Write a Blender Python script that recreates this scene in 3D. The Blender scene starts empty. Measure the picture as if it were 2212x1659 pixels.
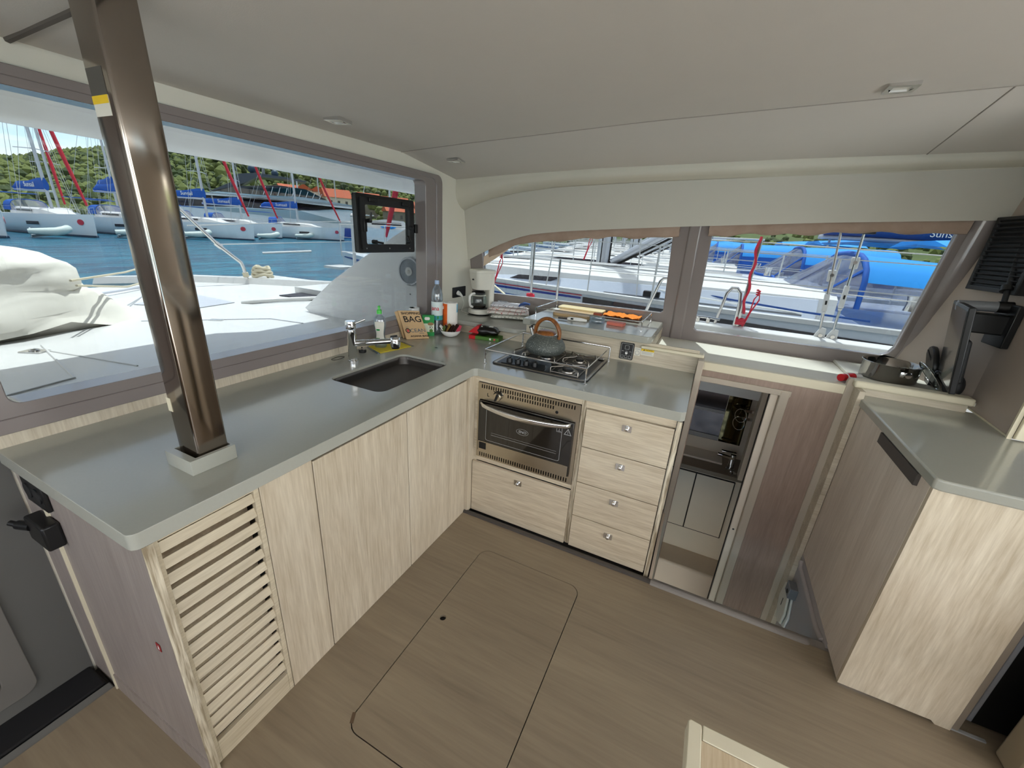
import bpy, bmesh, math, random
from mathutils import Vector, Matrix, Euler, noise
from mathutils.geometry import tessellate_polygon
random.seed(7)
PI = math.pi
R = math.radians
scene = bpy.context.scene
COL = scene.collection

# ------------------------------------------------------------------ camera
cd = bpy.data.cameras.new('camera')
cam = bpy.data.objects.new('camera', cd)
COL.objects.link(cam)
scene.camera = cam
cd.sensor_fit = 'HORIZONTAL'
cd.sensor_width = 36.0
cd.lens = 876.96 / 2212 * 36.0
cd.clip_start = 0.02
cd.clip_end = 2000
_roll, _pitch, _yaw = R(3.785), R(-20.2364), R(-24.5548)
_f = Vector((math.sin(_yaw) * math.cos(_pitch), math.cos(_yaw) * math.cos(_pitch), math.sin(_pitch)))
_r = Vector((math.cos(_yaw), -math.sin(_yaw), 0))
_u = _r.cross(_f)
_r2 = math.cos(_roll) * _r + math.sin(_roll) * _u
_u2 = -math.sin(_roll) * _r + math.cos(_roll) * _u
_m = Matrix((_r2, _u2, -_f)).transposed().to_4x4()
_m.translation = Vector((1.0395, -1.7849, 1.5794))
cam.matrix_world = _m

# ------------------------------------------------------------------ view, world, sun
scene.view_settings.view_transform = 'Standard'
scene.view_settings.look = 'None'
scene.view_settings.gamma = 1.0
scene.view_settings.use_curve_mapping = False
scene.view_settings.exposure = 2.2

world = bpy.data.worlds.new('sky')
scene.world = world
world.use_nodes = True
wn = world.node_tree.nodes
wl = world.node_tree.links
wn.clear()
w_out = wn.new('ShaderNodeOutputWorld')
w_bg = wn.new('ShaderNodeBackground')
w_sky = wn.new('ShaderNodeTexSky')
w_sky.sky_type = 'NISHITA'
w_sky.sun_disc = False
w_sky.sun_elevation = R(62)
w_sky.sun_rotation = R(-30)
w_sky.air_density = 1.0
w_sky.dust_density = 0.6
w_co = wn.new('ShaderNodeTexCoord')
w_map = wn.new('ShaderNodeMapping')
w_map.inputs['Scale'].default_value = (1.0, 1.0, 3.2)
w_no = wn.new('ShaderNodeTexNoise')
w_no.inputs['Scale'].default_value = 4.2
w_no.inputs['Detail'].default_value = 8
w_no.inputs['Roughness'].default_value = 0.6
w_rp = wn.new('ShaderNodeValToRGB')
w_rp.color_ramp.elements[0].position = 0.36
w_rp.color_ramp.elements[1].position = 0.60
w_mx = wn.new('ShaderNodeMix')
w_mx.data_type = 'RGBA'
w_mx.inputs['B'].default_value = (7.4, 7.0, 6.5, 1)
wl.new(w_co.outputs['Generated'], w_map.inputs['Vector'])
wl.new(w_map.outputs['Vector'], w_no.inputs['Vector'])
wl.new(w_no.outputs['Fac'], w_rp.inputs['Fac'])
wl.new(w_rp.outputs['Color'], w_mx.inputs['Factor'])
wl.new(w_sky.outputs['Color'], w_mx.inputs['A'])
wl.new(w_mx.outputs['Result'], w_bg.inputs['Color'])
w_bg.inputs['Strength'].default_value = 0.20
wl.new(w_bg.outputs['Background'], w_out.inputs['Surface'])

sd = bpy.data.lights.new('sun', 'SUN')
sd.energy = 5.0
sd.angle = R(0.6)
sd.color = (1.0, 0.965, 0.91)
sun = bpy.data.objects.new('sun', sd)
COL.objects.link(sun)
sun.location = (-3, 6, 20)
sun.rotation_euler = Vector((-0.16, 0.26, 0.95)).to_track_quat('Z', 'Y').to_euler()


# ------------------------------------------------------------------ materials
def C(h, a=1.0):
    h = h.lstrip('#')
    o = []
    for i in (0, 2, 4):
        c = int(h[i:i + 2], 16) / 255
        o.append(c / 12.92 if c <= 0.04045 else ((c + 0.055) / 1.055) ** 2.4)
    return (o[0], o[1], o[2], a)


def mat(name, color, rough=0.5, metal=0.0, spec=0.5, coat=0.0, noise_amt=0.0, noise_scale=8.0, bump=0.0, bump_scale=60.0, stretch=None, color2=None, emit=None, trans=0.0, ior=1.45, alpha=1.0, sheen=0.0):
    m = bpy.data.materials.new(name)
    m.use_nodes = True
    nt = m.node_tree
    b = nt.nodes['Principled BSDF']
    c = C(color) if isinstance(color, str) else color
    b.inputs['Base Color'].default_value = c
    b.inputs['Roughness'].default_value = rough
    b.inputs['Metallic'].default_value = metal
    b.inputs['Specular IOR Level'].default_value = spec
    b.inputs['Coat Weight'].default_value = coat
    b.inputs['Coat Roughness'].default_value = 0.08
    b.inputs['Transmission Weight'].default_value = trans
    b.inputs['IOR'].default_value = ior
    b.inputs['Alpha'].default_value = alpha
    b.inputs['Sheen Weight'].default_value = sheen
    if emit:
        b.inputs['Emission Color'].default_value = C(emit[0])
        b.inputs['Emission Strength'].default_value = emit[1]
    tc = nt.nodes.new('ShaderNodeTexCoord')
    vec = tc.outputs['Object']
    if stretch:
        mp = nt.nodes.new('ShaderNodeMapping')
        mp.inputs['Scale'].default_value = stretch
        nt.links.new(vec, mp.inputs['Vector'])
        vec = mp.outputs['Vector']
    # every surface carries a little procedural variation
    na = noise_amt if noise_amt > 0 else 0.03
    nz = nt.nodes.new('ShaderNodeTexNoise')
    nz.inputs['Scale'].default_value = noise_scale
    nz.inputs['Detail'].default_value = 5
    nt.links.new(vec, nz.inputs['Vector'])
    mx = nt.nodes.new('ShaderNodeMix')
    mx.data_type = 'RGBA'
    c2 = C(color2) if color2 else tuple(x * (1 - na * 2) for x in c[:3]) + (1,)
    mx.inputs['A'].default_value = c
    mx.inputs['B'].default_value = c2
    nt.links.new(nz.outputs['Fac'], mx.inputs['Factor'])
    nt.links.new(mx.outputs['Result'], b.inputs['Base Color'])
    if bump > 0:
        n2 = nt.nodes.new('ShaderNodeTexNoise')
        n2.inputs['Scale'].default_value = bump_scale
        n2.inputs['Detail'].default_value = 3
        nt.links.new(vec, n2.inputs['Vector'])
        bp = nt.nodes.new('ShaderNodeBump')
        bp.inputs['Strength'].default_value = bump
        bp.inputs['Distance'].default_value = 0.01
        nt.links.new(n2.outputs['Fac'], bp.inputs['Height'])
        nt.links.new(bp.outputs['Normal'], b.inputs['Normal'])
    return m


def wood(name, light, dark, axis='Z', rough=0.45, scale=9.0, contrast=(0.35, 0.72), bump=0.12, streak=22.0):
    """pale laminate: long streaks plus cathedral figure along one axis"""
    m = bpy.data.materials.new(name)
    m.use_nodes = True
    nt = m.node_tree
    L = nt.links
    b = nt.nodes['Principled BSDF']
    b.inputs['Roughness'].default_value = rough
    tc = nt.nodes.new('ShaderNodeTexCoord')
    mp = nt.nodes.new('ShaderNodeMapping')
    k = 0.07
    s = {'X': (k, 1, 1), 'Y': (1, k, 1), 'Z': (1, 1, k)}[axis]
    mp.inputs['Scale'].default_value = s
    L.new(tc.outputs['Object'], mp.inputs['Vector'])
    n1 = nt.nodes.new('ShaderNodeTexNoise')
    n1.inputs['Scale'].default_value = scale
    n1.inputs['Detail'].default_value = 6
    n1.inputs['Roughness'].default_value = 0.65
    n1.inputs['Distortion'].default_value = 1.3
    L.new(mp.outputs['Vector'], n1.inputs['Vector'])
    n2 = nt.nodes.new('ShaderNodeTexNoise')
    n2.inputs['Scale'].default_value = streak * 6
    n2.inputs['Detail'].default_value = 4
    L.new(mp.outputs['Vector'], n2.inputs['Vector'])
    ad = nt.nodes.new('ShaderNodeMath')
    ad.operation = 'MULTIPLY_ADD'
    ad.inputs[1].default_value = 0.42
    L.new(n2.outputs['Fac'], ad.inputs[0])
    mu = nt.nodes.new('ShaderNodeMath')
    mu.operation = 'MULTIPLY'
    mu.inputs[1].default_value = 0.62
    L.new(n1.outputs['Fac'], mu.inputs[0])
    L.new(mu.outputs[0], ad.inputs[2])
    rp = nt.nodes.new('ShaderNodeValToRGB')
    rp.color_ramp.elements[0].position = contrast[0]
    rp.color_ramp.elements[0].color = C(light)
    rp.color_ramp.elements[1].position = contrast[1]
    rp.color_ramp.elements[1].color = C(dark)
    L.new(ad.outputs[0], rp.inputs['Fac'])
    L.new(rp.outputs['Color'], b.inputs['Base Color'])
    bp = nt.nodes.new('ShaderNodeBump')
    bp.inputs['Strength'].default_value = bump
    bp.inputs['Distance'].default_value = 0.004
    L.new(ad.outputs[0], bp.inputs['Height'])
    L.new(bp.outputs['Normal'], b.inputs['Normal'])
    return m


def pane(name, tint, rough=0.0, fac=0.06, haze=0.0, hazecol='#dfe6ee'):
    """thin sheet of glass or clear vinyl: tinted see-through plus a fresnel reflection"""
    m = bpy.data.materials.new(name)
    m.use_nodes = True
    nt = m.node_tree
    L = nt.links
    nt.nodes.remove(nt.nodes['Principled BSDF'])
    out = nt.nodes['Material Output']
    tr = nt.nodes.new('ShaderNodeBsdfTransparent')
    tr.inputs['Color'].default_value = C(tint)
    gl = nt.nodes.new('ShaderNodeBsdfGlossy')
    gl.inputs['Roughness'].default_value = rough
    lw = nt.nodes.new('ShaderNodeLayerWeight')
    lw.inputs['Blend'].default_value = 0.35
    ml = nt.nodes.new('ShaderNodeMath')
    ml.operation = 'MULTIPLY_ADD'
    ml.inputs[1].default_value = 0.16
    ml.inputs[2].default_value = fac * 0.4
    L.new(lw.outputs['Fresnel'], ml.inputs[0])
    mx = nt.nodes.new('ShaderNodeMixShader')
    L.new(ml.outputs[0], mx.inputs['Fac'])
    L.new(tr.outputs[0], mx.inputs[1])
    L.new(gl.outputs[0], mx.inputs[2])
    last = mx
    if haze > 0:
        df = nt.nodes.new('ShaderNodeBsdfDiffuse')
        df.inputs['Color'].default_value = C(hazecol)
        tc = nt.nodes.new('ShaderNodeTexCoord')
        nz = nt.nodes.new('ShaderNodeTexNoise')
        nz.inputs['Scale'].default_value = 3.0
        nz.inputs['Detail'].default_value = 6
        nz.inputs['Distortion'].default_value = 1.5
        L.new(tc.outputs['Object'], nz.inputs['Vector'])
        hm = nt.nodes.new('ShaderNodeMath')
        hm.operation = 'MULTIPLY'
        hm.inputs[1].default_value = haze * 2
        L.new(nz.outputs['Fac'], hm.inputs[0])
        m2 = nt.nodes.new('ShaderNodeMixShader')
        L.new(hm.outputs[0], m2.inputs['Fac'])
        L.new(mx.outputs[0], m2.inputs[1])
        L.new(df.outputs[0], m2.inputs[2])
        last = m2
    L.new(last.outputs[0], out.inputs['Surface'])
    return m


M = {}
M['ceil'] = mat('ceiling_vinyl', '#cfc9c0', 0.75, noise_amt=0.02, bump=0.05, bump_scale=300)
M['wall'] = mat('wall_vinyl', '#dcd8ca', 0.7, noise_amt=0.02, bump=0.05, bump_scale=400)
M['cove'] = mat('cove_vinyl', '#cfcaba', 0.5, noise_amt=0.02, bump=0.04, bump_scale=300)
M['valance'] = mat('valance_panel', '#c2beb2', 0.65)
M['frame'] = mat('taupe_gelcoat', '#857c79', 0.22, coat=0.4)
M['frame_in'] = mat('taupe_sill', '#8f8885', 0.25, coat=0.3)
M['rubber'] = mat('black_seal', '#0c0c0d', 0.5)
M['black'] = mat('black_plastic', '#131314', 0.38)
M['black_soft'] = mat('soft_black_plastic', '#1d1d1f', 0.55)
M['counter'] = mat('solid_surface', '#a4a49a', 0.2, noise_amt=0.03, noise_scale=120, coat=0.4)
M['woodZ'] = wood('pale_laminate_upright', '#d8ccb6', '#ab9b82', 'Z', scale=14)
M['woodX'] = wood('pale_laminate_level', '#d8ccb4', '#a99880', 'X', scale=14)
M['woodXl'] = wood('pale_laminate_back', '#d3c9b5', '#a59780', 'X')
M['woodY'] = wood('pale_laminate_strip', '#d8cfbc', '#a89a84', 'Z')
M['woodY2'] = wood('pale_laminate_slat', '#d6cab0', '#ab9c82', 'Y')
M['woodD'] = wood('brown_laminate', '#a58f80', '#7d695d', 'Z', contrast=(0.3, 0.8))
M['woodG'] = wood('grey_side_laminate', '#a0968f', '#7e746d', 'Z', contrast=(0.3, 0.8))
M['edge'] = mat('cream_edging', '#d9d0b6', 0.5)
M['edge2'] = mat('greige_edging', '#b5a998', 0.5)
M['ply'] = wood('panel_edge_layers', '#e0d6bf', '#8f8068', 'Z', scale=40, contrast=(0.4, 0.6))
M['floor'] = wood('floor_laminate', '#998a73', '#6f6150', 'X', rough=0.34, scale=5.0, contrast=(0.25, 0.85), bump=0.05, streak=12)
M['groove'] = mat('dark_groove', '#2a211c', 0.8)
M['kick'] = mat('grey_threshold', '#8d8782', 0.4)
M['kickd'] = mat('dark_plinth', '#4c4743', 0.5)
M['chrome'] = mat('chrome', '#e6e6e6', 0.06, metal=1.0)
M['steel'] = mat('brushed_steel', '#a09a92', 0.3, metal=1.0, noise_amt=0.05, noise_scale=40, stretch=(1, 12, 12))
M['polished'] = mat('polished_steel', '#9d948b', 0.09, metal=1.0, noise_amt=0.12, noise_scale=3.0, stretch=(2, 2, 0.6), bump=0.03, bump_scale=4)
M['sinksteel'] = mat('satin_sink_steel', '#77726d', 0.36, metal=1.0, noise_amt=0.06, noise_scale=5)
M['ovensteel'] = mat('oven_steel', '#c8bfae', 0.24, metal=1.0, noise_amt=0.06, noise_scale=9)
M['darkglass'] = mat('black_oven_glass', '#050505', 0.04, spec=0.9, coat=0.6)
M['white'] = mat('white_plastic', '#e9e8e4', 0.35)
M['offwhite'] = mat('off_white_plastic', '#dedbcf', 0.35)
M['ceramic'] = mat('white_ceramic', '#f0efec', 0.12, coat=0.5)
M['greylabel'] = mat('grey_label', '#9a9a98', 0.5)
M['glass'] = pane('window_glass', '#a6abad', fac=0.02)
M['clearg'] = pane('clear_glass', '#e4ecec', fac=0.12)
M['pet'] = pane('clear_bottle_plastic', '#dfe8ee', rough=0.05, fac=0.35, haze=0.06)
M['ink'] = mat('black_ink', '#15120f', 0.7)
M['paper'] = mat('brown_paper', '#c9a87e', 0.85, noise_amt=0.05, noise_scale=20, bump=0.2, bump_scale=25)
M['tissue'] = mat('paper_towel', '#efebe4', 0.9, bump=0.3, bump_scale=90)
M['orange'] = mat('orange_print', '#e8641c', 0.6)
M['red'] = mat('red_print', '#c4161f', 0.45)
M['green'] = mat('green_print', '#149043', 0.45)
M['lgreen'] = mat('bright_green_cap', '#55c956', 0.4)
M['cyan'] = mat('pale_blue_print', '#6fb9d8', 0.5)
M['teal'] = mat('teal_print', '#3b9aa0', 0.5)
M['yellow'] = mat('yellow_cloth', '#d9c33c', 0.9, bump=0.2, bump_scale=200)
M['yellowp'] = mat('yellow_print', '#e6c11e', 0.5)
M['brownp'] = mat('dark_brown_wrapper', '#2c1a12', 0.3)
M['goldp'] = mat('gold_wrapper', '#8f6a35', 0.3)
M['pink'] = mat('pink_wrapper', '#cf4a60', 0.35)
M['olive'] = mat('olive_wrapper', '#5d7138', 0.4)
M['blackfoil'] = mat('black_foil', '#14110f', 0.25)
M['oak'] = wood('oak_handle', '#9a5f2b', '#5f3514', 'Z', rough=0.35, scale=30)
M['bamboo'] = wood('bamboo_board', '#cdb083', '#a5855a', 'X', rough=0.5, scale=14)
M['palewood'] = wood('pale_board', '#ead9ac', '#c9b482', 'X', rough=0.5, scale=14)
M['orangecloth'] = mat('orange_cloth', '#f08a2c', 0.9, bump=0.5, bump_scale=90)
M['wicker'] = mat('dark_wicker', '#4f3326', 0.7, bump=0.6, bump_scale=140)
M['pinkbox'] = mat('salmon_card', '#c96f5e', 0.6)
M['redlabel'] = mat('dark_red_label', '#8e1f22', 0.5)
M['gelcoat'] = mat('white_gelcoat', '#dad9d6', 0.35, coat=0.2)
M['gelgrey'] = mat('grey_gelcoat', '#b9bcc4', 0.5)
M['gelin'] = mat('beige_moulding', '#d6c6b3', 0.5)
M['gelin2'] = mat('grey_moulding', '#a9a2a0', 0.5)
M['cabin'] = mat('bathroom_panel', '#dccfbc', 0.5)
M['canvasw'] = mat('white_canvas', '#e4dfd3', 0.85, bump=0.8, bump_scale=4)
M['blue'] = mat('blue_canvas', '#1a58b0', 0.75, noise_amt=0.1, noise_scale=3)
M['sky'] = mat('sky_blue_canvas', '#1b8fe0', 0.7, noise_amt=0.06, noise_scale=2)
M['navy'] = mat('navy_canvas', '#1c4686', 0.75)
M['vinyl'] = pane('clear_vinyl', '#b4bacb', rough=0.05, fac=0.2, haze=0.10)
M['redsail'] = mat('red_sail_cover', '#c71f33', 0.6)
M['redrope'] = mat('red_rope', '#e0344a', 0.7)
M['rope'] = mat('beige_rope', '#cfc5ab', 0.8, bump=0.5, bump_scale=120)
M['alu'] = mat('anodised_mast', '#bfc2c8', 0.35, metal=0.7)
M['inox'] = mat('stainless_tube', '#d6d3cf', 0.18, metal=1.0)
M['wire'] = mat('pale_wire', '#c9c9c6', 0.4, metal=0.2)
M['hullw'] = mat('white_hull', '#e6ebee', 0.25, coat=0.3)
M['hullg'] = mat('pale_grey_hull', '#c9d0d8', 0.3, coat=0.3)
M['hullwin'] = mat('dark_hull_window', '#272229', 0.12, coat=0.5)
M['bluepaint'] = mat('blue_stripe', '#2a3c92', 0.3)
M['redpaint'] = mat('red_stripe', '#c8354a', 0.3)
M['antifoul'] = mat('dark_antifouling', '#1d3a52', 0.5)
M['rubbergrey'] = mat('pale_dinghy_rubber', '#c3cfca', 0.5)
M['tile'] = mat('terracotta_tiles', '#c2603b', 0.8, noise_amt=0.12, noise_scale=2, bump=0.4, bump_scale=3)
M['housew'] = mat('rendered_wall', '#ddd5c4', 0.9)
M['stone'] = mat('grey_stone_wall', '#8d877c', 0.9, noise_amt=0.15, noise_scale=1.5)
M['leaf'] = mat('pine_green', '#4a5a2a', 0.9, color2='#767d42', noise_scale=0.35)
M['leaf2'] = mat('dark_pine_green', '#26331a', 0.9, color2='#46552c', noise_scale=0.5)
M['curtain'] = mat('mushroom_shade_cloth', '#b39f90', 0.9, color2='#8e7565', noise_scale=9, bump=0.5, bump_scale=25)
M['curtain2'] = mat('shade_lining', '#d8c3ad', 0.9)
M['screen'] = mat('dark_screen', '#38332f', 0.15, coat=0.5)
M['stonekettle'] = mat('speckled_kettle_enamel', '#4d524e', 0.5, bump=0.1, bump_scale=200)
M['mirror'] = mat('mirror_glass', '#7c7678', 0.03, metal=1.0)
M['mirror2'] = mat('olive_mirror', '#716b50', 0.05, metal=1.0)
M['bracket'] = mat('grey_bracket', '#77797d', 0.4)


def speckle(m):
    nt = m.node_tree
    b = nt.nodes['Principled BSDF']
    tc = nt.nodes.new('ShaderNodeTexCoord')
    nz = nt.nodes.new('ShaderNodeTexNoise')
    nz.inputs['Scale'].default_value = 260
    nz.inputs['Detail'].default_value = 2
    rp = nt.nodes.new('ShaderNodeValToRGB')
    rp.color_ramp.elements[0].position = 0.62
    rp.color_ramp.elements[0].color = C('#4d524e')
    rp.color_ramp.elements[1].position = 0.70
    rp.color_ramp.elements[1].color = C('#b9bbb4')
    nt.links.new(tc.outputs['Object'], nz.inputs['Vector'])
    nt.links.new(nz.outputs['Fac'], rp.inputs['Fac'])
    nt.links.new(rp.outputs['Color'], b.inputs['Base Color'])


speckle(M['stonekettle'])


def checker_cloth(name, base, line, line2, sc=0.03):
    m = bpy.data.materials.new(name)
    m.use_nodes = True
    nt = m.node_tree
    L = nt.links
    b = nt.nodes['Principled BSDF']
    b.inputs['Roughness'].default_value = 0.95
    tc = nt.nodes.new('ShaderNodeTexCoord')
    sp = nt.nodes.new('ShaderNodeSeparateXYZ')
    L.new(tc.outputs['Object'], sp.inputs[0])
    last = None
    for i, ax in enumerate(('X', 'Y')):
        md = nt.nodes.new('ShaderNodeMath')
        md.operation = 'PINGPONG'
        md.inputs[1].default_value = sc * (0.5 if i else 0.42)
        L.new(sp.outputs[ax], md.inputs[0])
        lt = nt.nodes.new('ShaderNodeMath')
        lt.operation = 'LESS_THAN'
        lt.inputs[1].default_value = sc * 0.028
        L.new(md.outputs[0], lt.inputs[0])
        mx = nt.nodes.new('ShaderNodeMix')
        mx.data_type = 'RGBA'
        mx.inputs['B'].default_value = C(line if i else line2)
        if last is None:
            mx.inputs['A'].default_value = C(base)
        else:
            L.new(last, mx.inputs['A'])
        L.new(lt.outputs[0], mx.inputs['Factor'])
        last = mx.outputs['Result']
    L.new(last, b.inputs['Base Color'])
    return m


M['checkblue'] = checker_cloth('white_cloth_blue_check', '#e6e6ea', '#38456e', '#8a4a52', 0.04)
M['checkred'] = checker_cloth('white_cloth_red_check', '#e4ded8', '#a8453c', '#b5605a', 0.05)
M['checkgreen'] = checker_cloth('white_cloth_green_check', '#dcdcd2', '#46594a', '#4a4f48', 0.03)
M['bluecloth'] = mat('blue_cloth', '#3f5a96', 0.95)


def water_mat():
    m = bpy.data.materials.new('sea_water')
    m.use_nodes = True
    nt = m.node_tree
    L = nt.links
    b = nt.nodes['Principled BSDF']
    b.inputs['Roughness'].default_value = 0.12
    b.inputs['IOR'].default_value = 1.33
    tc = nt.nodes.new('ShaderNodeTexCoord')
    n1 = nt.nodes.new('ShaderNodeTexNoise')
    n1.inputs['Scale'].default_value = 0.9
    n1.inputs['Detail'].default_value = 6
    n1.inputs['Roughness'].default_value = 0.65
    mp = nt.nodes.new('ShaderNodeMapping')
    mp.inputs['Rotation'].default_value = (0, 0, R(25))
    mp.inputs['Scale'].default_value = (1.0, 0.35, 1)
    L.new(tc.outputs['Object'], mp.inputs['Vector'])
    L.new(mp.outputs['Vector'], n1.inputs['Vector'])
    bp = nt.nodes.new('ShaderNodeBump')
    bp.inputs['Strength'].default_value = 0.9
    bp.inputs['Distance'].default_value = 0.35
    L.new(n1.outputs['Fac'], bp.inputs['Height'])
    L.new(bp.outputs['Normal'], b.inputs['Normal'])
    rp = nt.nodes.new('ShaderNodeValToRGB')
    rp.color_ramp.elements[0].position = 0.38
    rp.color_ramp.elements[0].color = C('#0a435e')
    rp.color_ramp.elements[1].position = 0.66
    rp.color_ramp.elements[1].color = C('#1d7b93')
    L.new(n1.outputs['Fac'], rp.inputs['Fac'])
    L.new(rp.outputs['Color'], b.inputs['Base Color'])
    return m


M['water'] = water_mat()


# ------------------------------------------------------------------ geometry helpers
class G:
    def __init__(s):
        s.v = []
        s.f = []

    def add(s, vs, fs):
        n = len(s.v)
        s.v += [Vector(p) for p in vs]
        s.f += [tuple(i + n for i in f) for f in fs]
        return s

    def box(s, x0, x1, y0, y1, z0, z1):
        vs = [(x, y, z) for z in (z0, z1) for y in (y0, y1) for x in (x0, x1)]
        return s.add(vs, [(0, 2, 3, 1), (4, 5, 7, 6), (0, 1, 5, 4), (2, 6, 7, 3), (0, 4, 6, 2), (1, 3, 7, 5)])

    def obox(s, c, size, rot=(0, 0, 0)):
        m = Euler(rot).to_matrix()
        a, b, d = (q / 2 for q in size)
        vs = [Vector(c) + m @ Vector((x, y, z)) for z in (-d, d) for y in (-b, b) for x in (-a, a)]
        return s.add(vs, [(0, 2, 3, 1), (4, 5, 7, 6), (0, 1, 5, 4), (2, 6, 7, 3), (0, 4, 6, 2), (1, 3, 7, 5)])

    def plate(s, outer, holes=(), t=(0, 0, 0.01)):
        """planar outline with holes, given thickness vector t"""
        loops = [[Vector(p) for p in outer]] + [[Vector(p) for p in h] for h in holes]
        flat = [p for l in loops for p in l]
        tris = tessellate_polygon(loops)
        n = len(flat)
        t = Vector(t)
        vs = flat + [p + t for p in flat]
        # orient
        nrm = Vector((0, 0, 0))
        l0 = loops[0]
        for i in range(len(l0)):
            nrm += l0[i].cross(l0[(i + 1) % len(l0)])
        fs = []
        for a, b, c in tris:
            k = (flat[b] - flat[a]).cross(flat[c] - flat[a])
            if k.dot(t) > 0:
                a, b, c = a, c, b
            fs.append((a, b, c))
            fs.append((a + n, c + n, b + n))
        o = 0
        for l in loops:
            m_ = len(l)
            for i in range(m_):
                j = (i + 1) % m_
                fs.append((o + i, o + j, o + j + n, o + i + n))
            o += m_
        return s.add(vs, fs)

    def tube(s, pts, r, n=8, closed=False, caps=True):
        pts = [Vector(p) for p in pts]
        m = len(pts)
        rs = r if isinstance(r, (list, tuple)) else [r] * m
        rings = []
        up = None
        for i, p in enumerate(pts):
            a = pts[(i - 1) % m] if (i > 0 or closed) else p
            b = pts[(i + 1) % m] if (i < m - 1 or closed) else p
            d = (b - a)
            if d.length < 1e-9:
                d = Vector((0, 0, 1))
            d.normalize()
            if up is None:
                up = d.orthogonal().normalized()
            up = (up - d * up.dot(d))
            if up.length < 1e-6:
                up = d.orthogonal()
            up.normalize()
            w = d.cross(up)
            rings.append([p + rs[i] * (math.cos(2 * PI * k / n) * up + math.sin(2 * PI * k / n) * w) for k in range(n)])
        return s.loft(rings, closed_u=True, closed_v=closed, caps=caps and not closed)

    def loft(s, rings, closed_u=True, closed_v=False, caps=False):
        m = len(rings)
        n = len(rings[0])
        vs = [p for r_ in rings for p in r_]
        fs = []
        for i in range(m if closed_v else m - 1):
            i2 = (i + 1) % m
            for k in range(n if closed_u else n - 1):
                k2 = (k + 1) % n
                fs.append((i * n + k, i * n + k2, i2 * n + k2, i2 * n + k))
        if caps:
            fs.append(tuple(range(n - 1, -1, -1)))
            fs.append(tuple((m - 1) * n + k for k in range(n)))
        return s.add(vs, fs)

    def lathe(s, prof, c=(0, 0, 0), n=24, sx=1.0, sy=1.0):
        c = Vector(c)
        rings = [[c + Vector((r_ * sx * math.cos(2 * PI * k / n), r_ * sy * math.sin(2 * PI * k / n), z)) for k in range(n)] for r_, z in prof]
        return s.loft(rings, caps=True)

    def ball(s, c, r, n=10, m=6):
        rr = r if isinstance(r, (tuple, list)) else (r, r, r)
        c = Vector(c)
        rings = []
        for i in range(m + 1):
            t = PI * i / m
            a = max(math.sin(t), 1e-3)
            rings.append([c + Vector((rr[0] * a * math.cos(2 * PI * k / n), rr[1] * a * math.sin(2 * PI * k / n), -rr[2] * math.cos(t))) for k in range(n)])
        return s.loft(rings, caps=True)

    def xf(s, m):
        s.v = [m @ p for p in s.v]
        return s

    def jitter(s, amp, sc=8.0):
        s.v = [p + amp * noise.noise_vector(p * sc) for p in s.v]
        return s


ORG = {}


def link_mesh(name, g, m, parent=None, smooth=35, bevel=0.0, seg=2, origin=None):
    me = bpy.data.meshes.new(name)
    if parent is not None:
        org = ORG[parent.name]
    elif origin is not None:
        org = Vector(origin)
    else:
        xs = [p.x for p in g.v]
        ys = [p.y for p in g.v]
        zs = [p.z for p in g.v]
        org = Vector(((min(xs) + max(xs)) / 2, (min(ys) + max(ys)) / 2, min(zs)))
    me.from_pydata([tuple(p - org) for p in g.v], [], g.f)
    me.validate()
    bm = bmesh.new()
    bm.from_mesh(me)
    bmesh.ops.recalc_face_normals(bm, faces=bm.faces)
    bm.to_mesh(me)
    bm.free()
    me.materials.append(m)
    o = bpy.data.objects.new(name, me)
    COL.objects.link(o)
    if parent is not None:
        o.parent = parent
    else:
        o.location = org
    ORG[o.name] = org
    if smooth:
        me.shade_smooth()
        me.set_sharp_from_angle(angle=R(smooth))
    if bevel > 0:
        b = o.modifiers.new('bevel', 'BEVEL')
        b.width = bevel
        b.segments = seg
        b.limit_method = 'ANGLE'
        b.angle_limit = R(40)
        b.harden_normals = False
    return o


def tag(o, label, cat, group=None, kind=None):
    o['label'] = label
    o['category'] = cat
    if group:
        o['group'] = group
    if kind:
        o['kind'] = kind
    return o


def thing(name, loc, label, cat, group=None):
    o = bpy.data.objects.new(name, None)
    COL.objects.link(o)
    o.location = loc
    o.empty_display_size = 0.05
    ORG[o.name] = Vector(loc)
    return tag(o, label, cat, group)


def part(name, g, m, parent, **k):
    return link_mesh(name, g, m, parent, **k)


def solo(name, g, m, label, cat, group=None, kind=None, **k):
    return tag(link_mesh(name, g, m, None, **k), label, cat, group, kind)


def struct(name, g, m, **k):
    o = link_mesh(name, g, m, None, **k)
    o['kind'] = 'structure'
    return o


def copy_thing(src, loc, label=None, group=None, rotz=None):
    r_ = src.copy()
    COL.objects.link(r_)
    r_.location = loc
    if rotz is not None:
        r_.rotation_euler = (0, 0, rotz)
    if label:
        r_['label'] = label
    if group:
        r_['group'] = group
    for ch in list(src.children):
        c = ch.copy()
        COL.objects.link(c)
        c.parent = r_
        for g2 in ch.children:
            d = g2.copy()
            COL.objects.link(d)
            d.parent = c
    ORG[r_.name] = Vector(loc)
    return r_


def rrect(x0, x1, y0, y1, r_, n=5):
    pts = []
    for cx, cy, a0 in ((x1 - r_, y1 - r_, 0), (x0 + r_, y1 - r_, 90), (x0 + r_, y0 + r_, 180), (x1 - r_, y0 + r_, 270)):
        for k in range(n + 1):
            a = R(a0 + 90 * k / n)
            pts.append((cx + r_ * math.cos(a), cy + r_ * math.sin(a)))
    return pts


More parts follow.
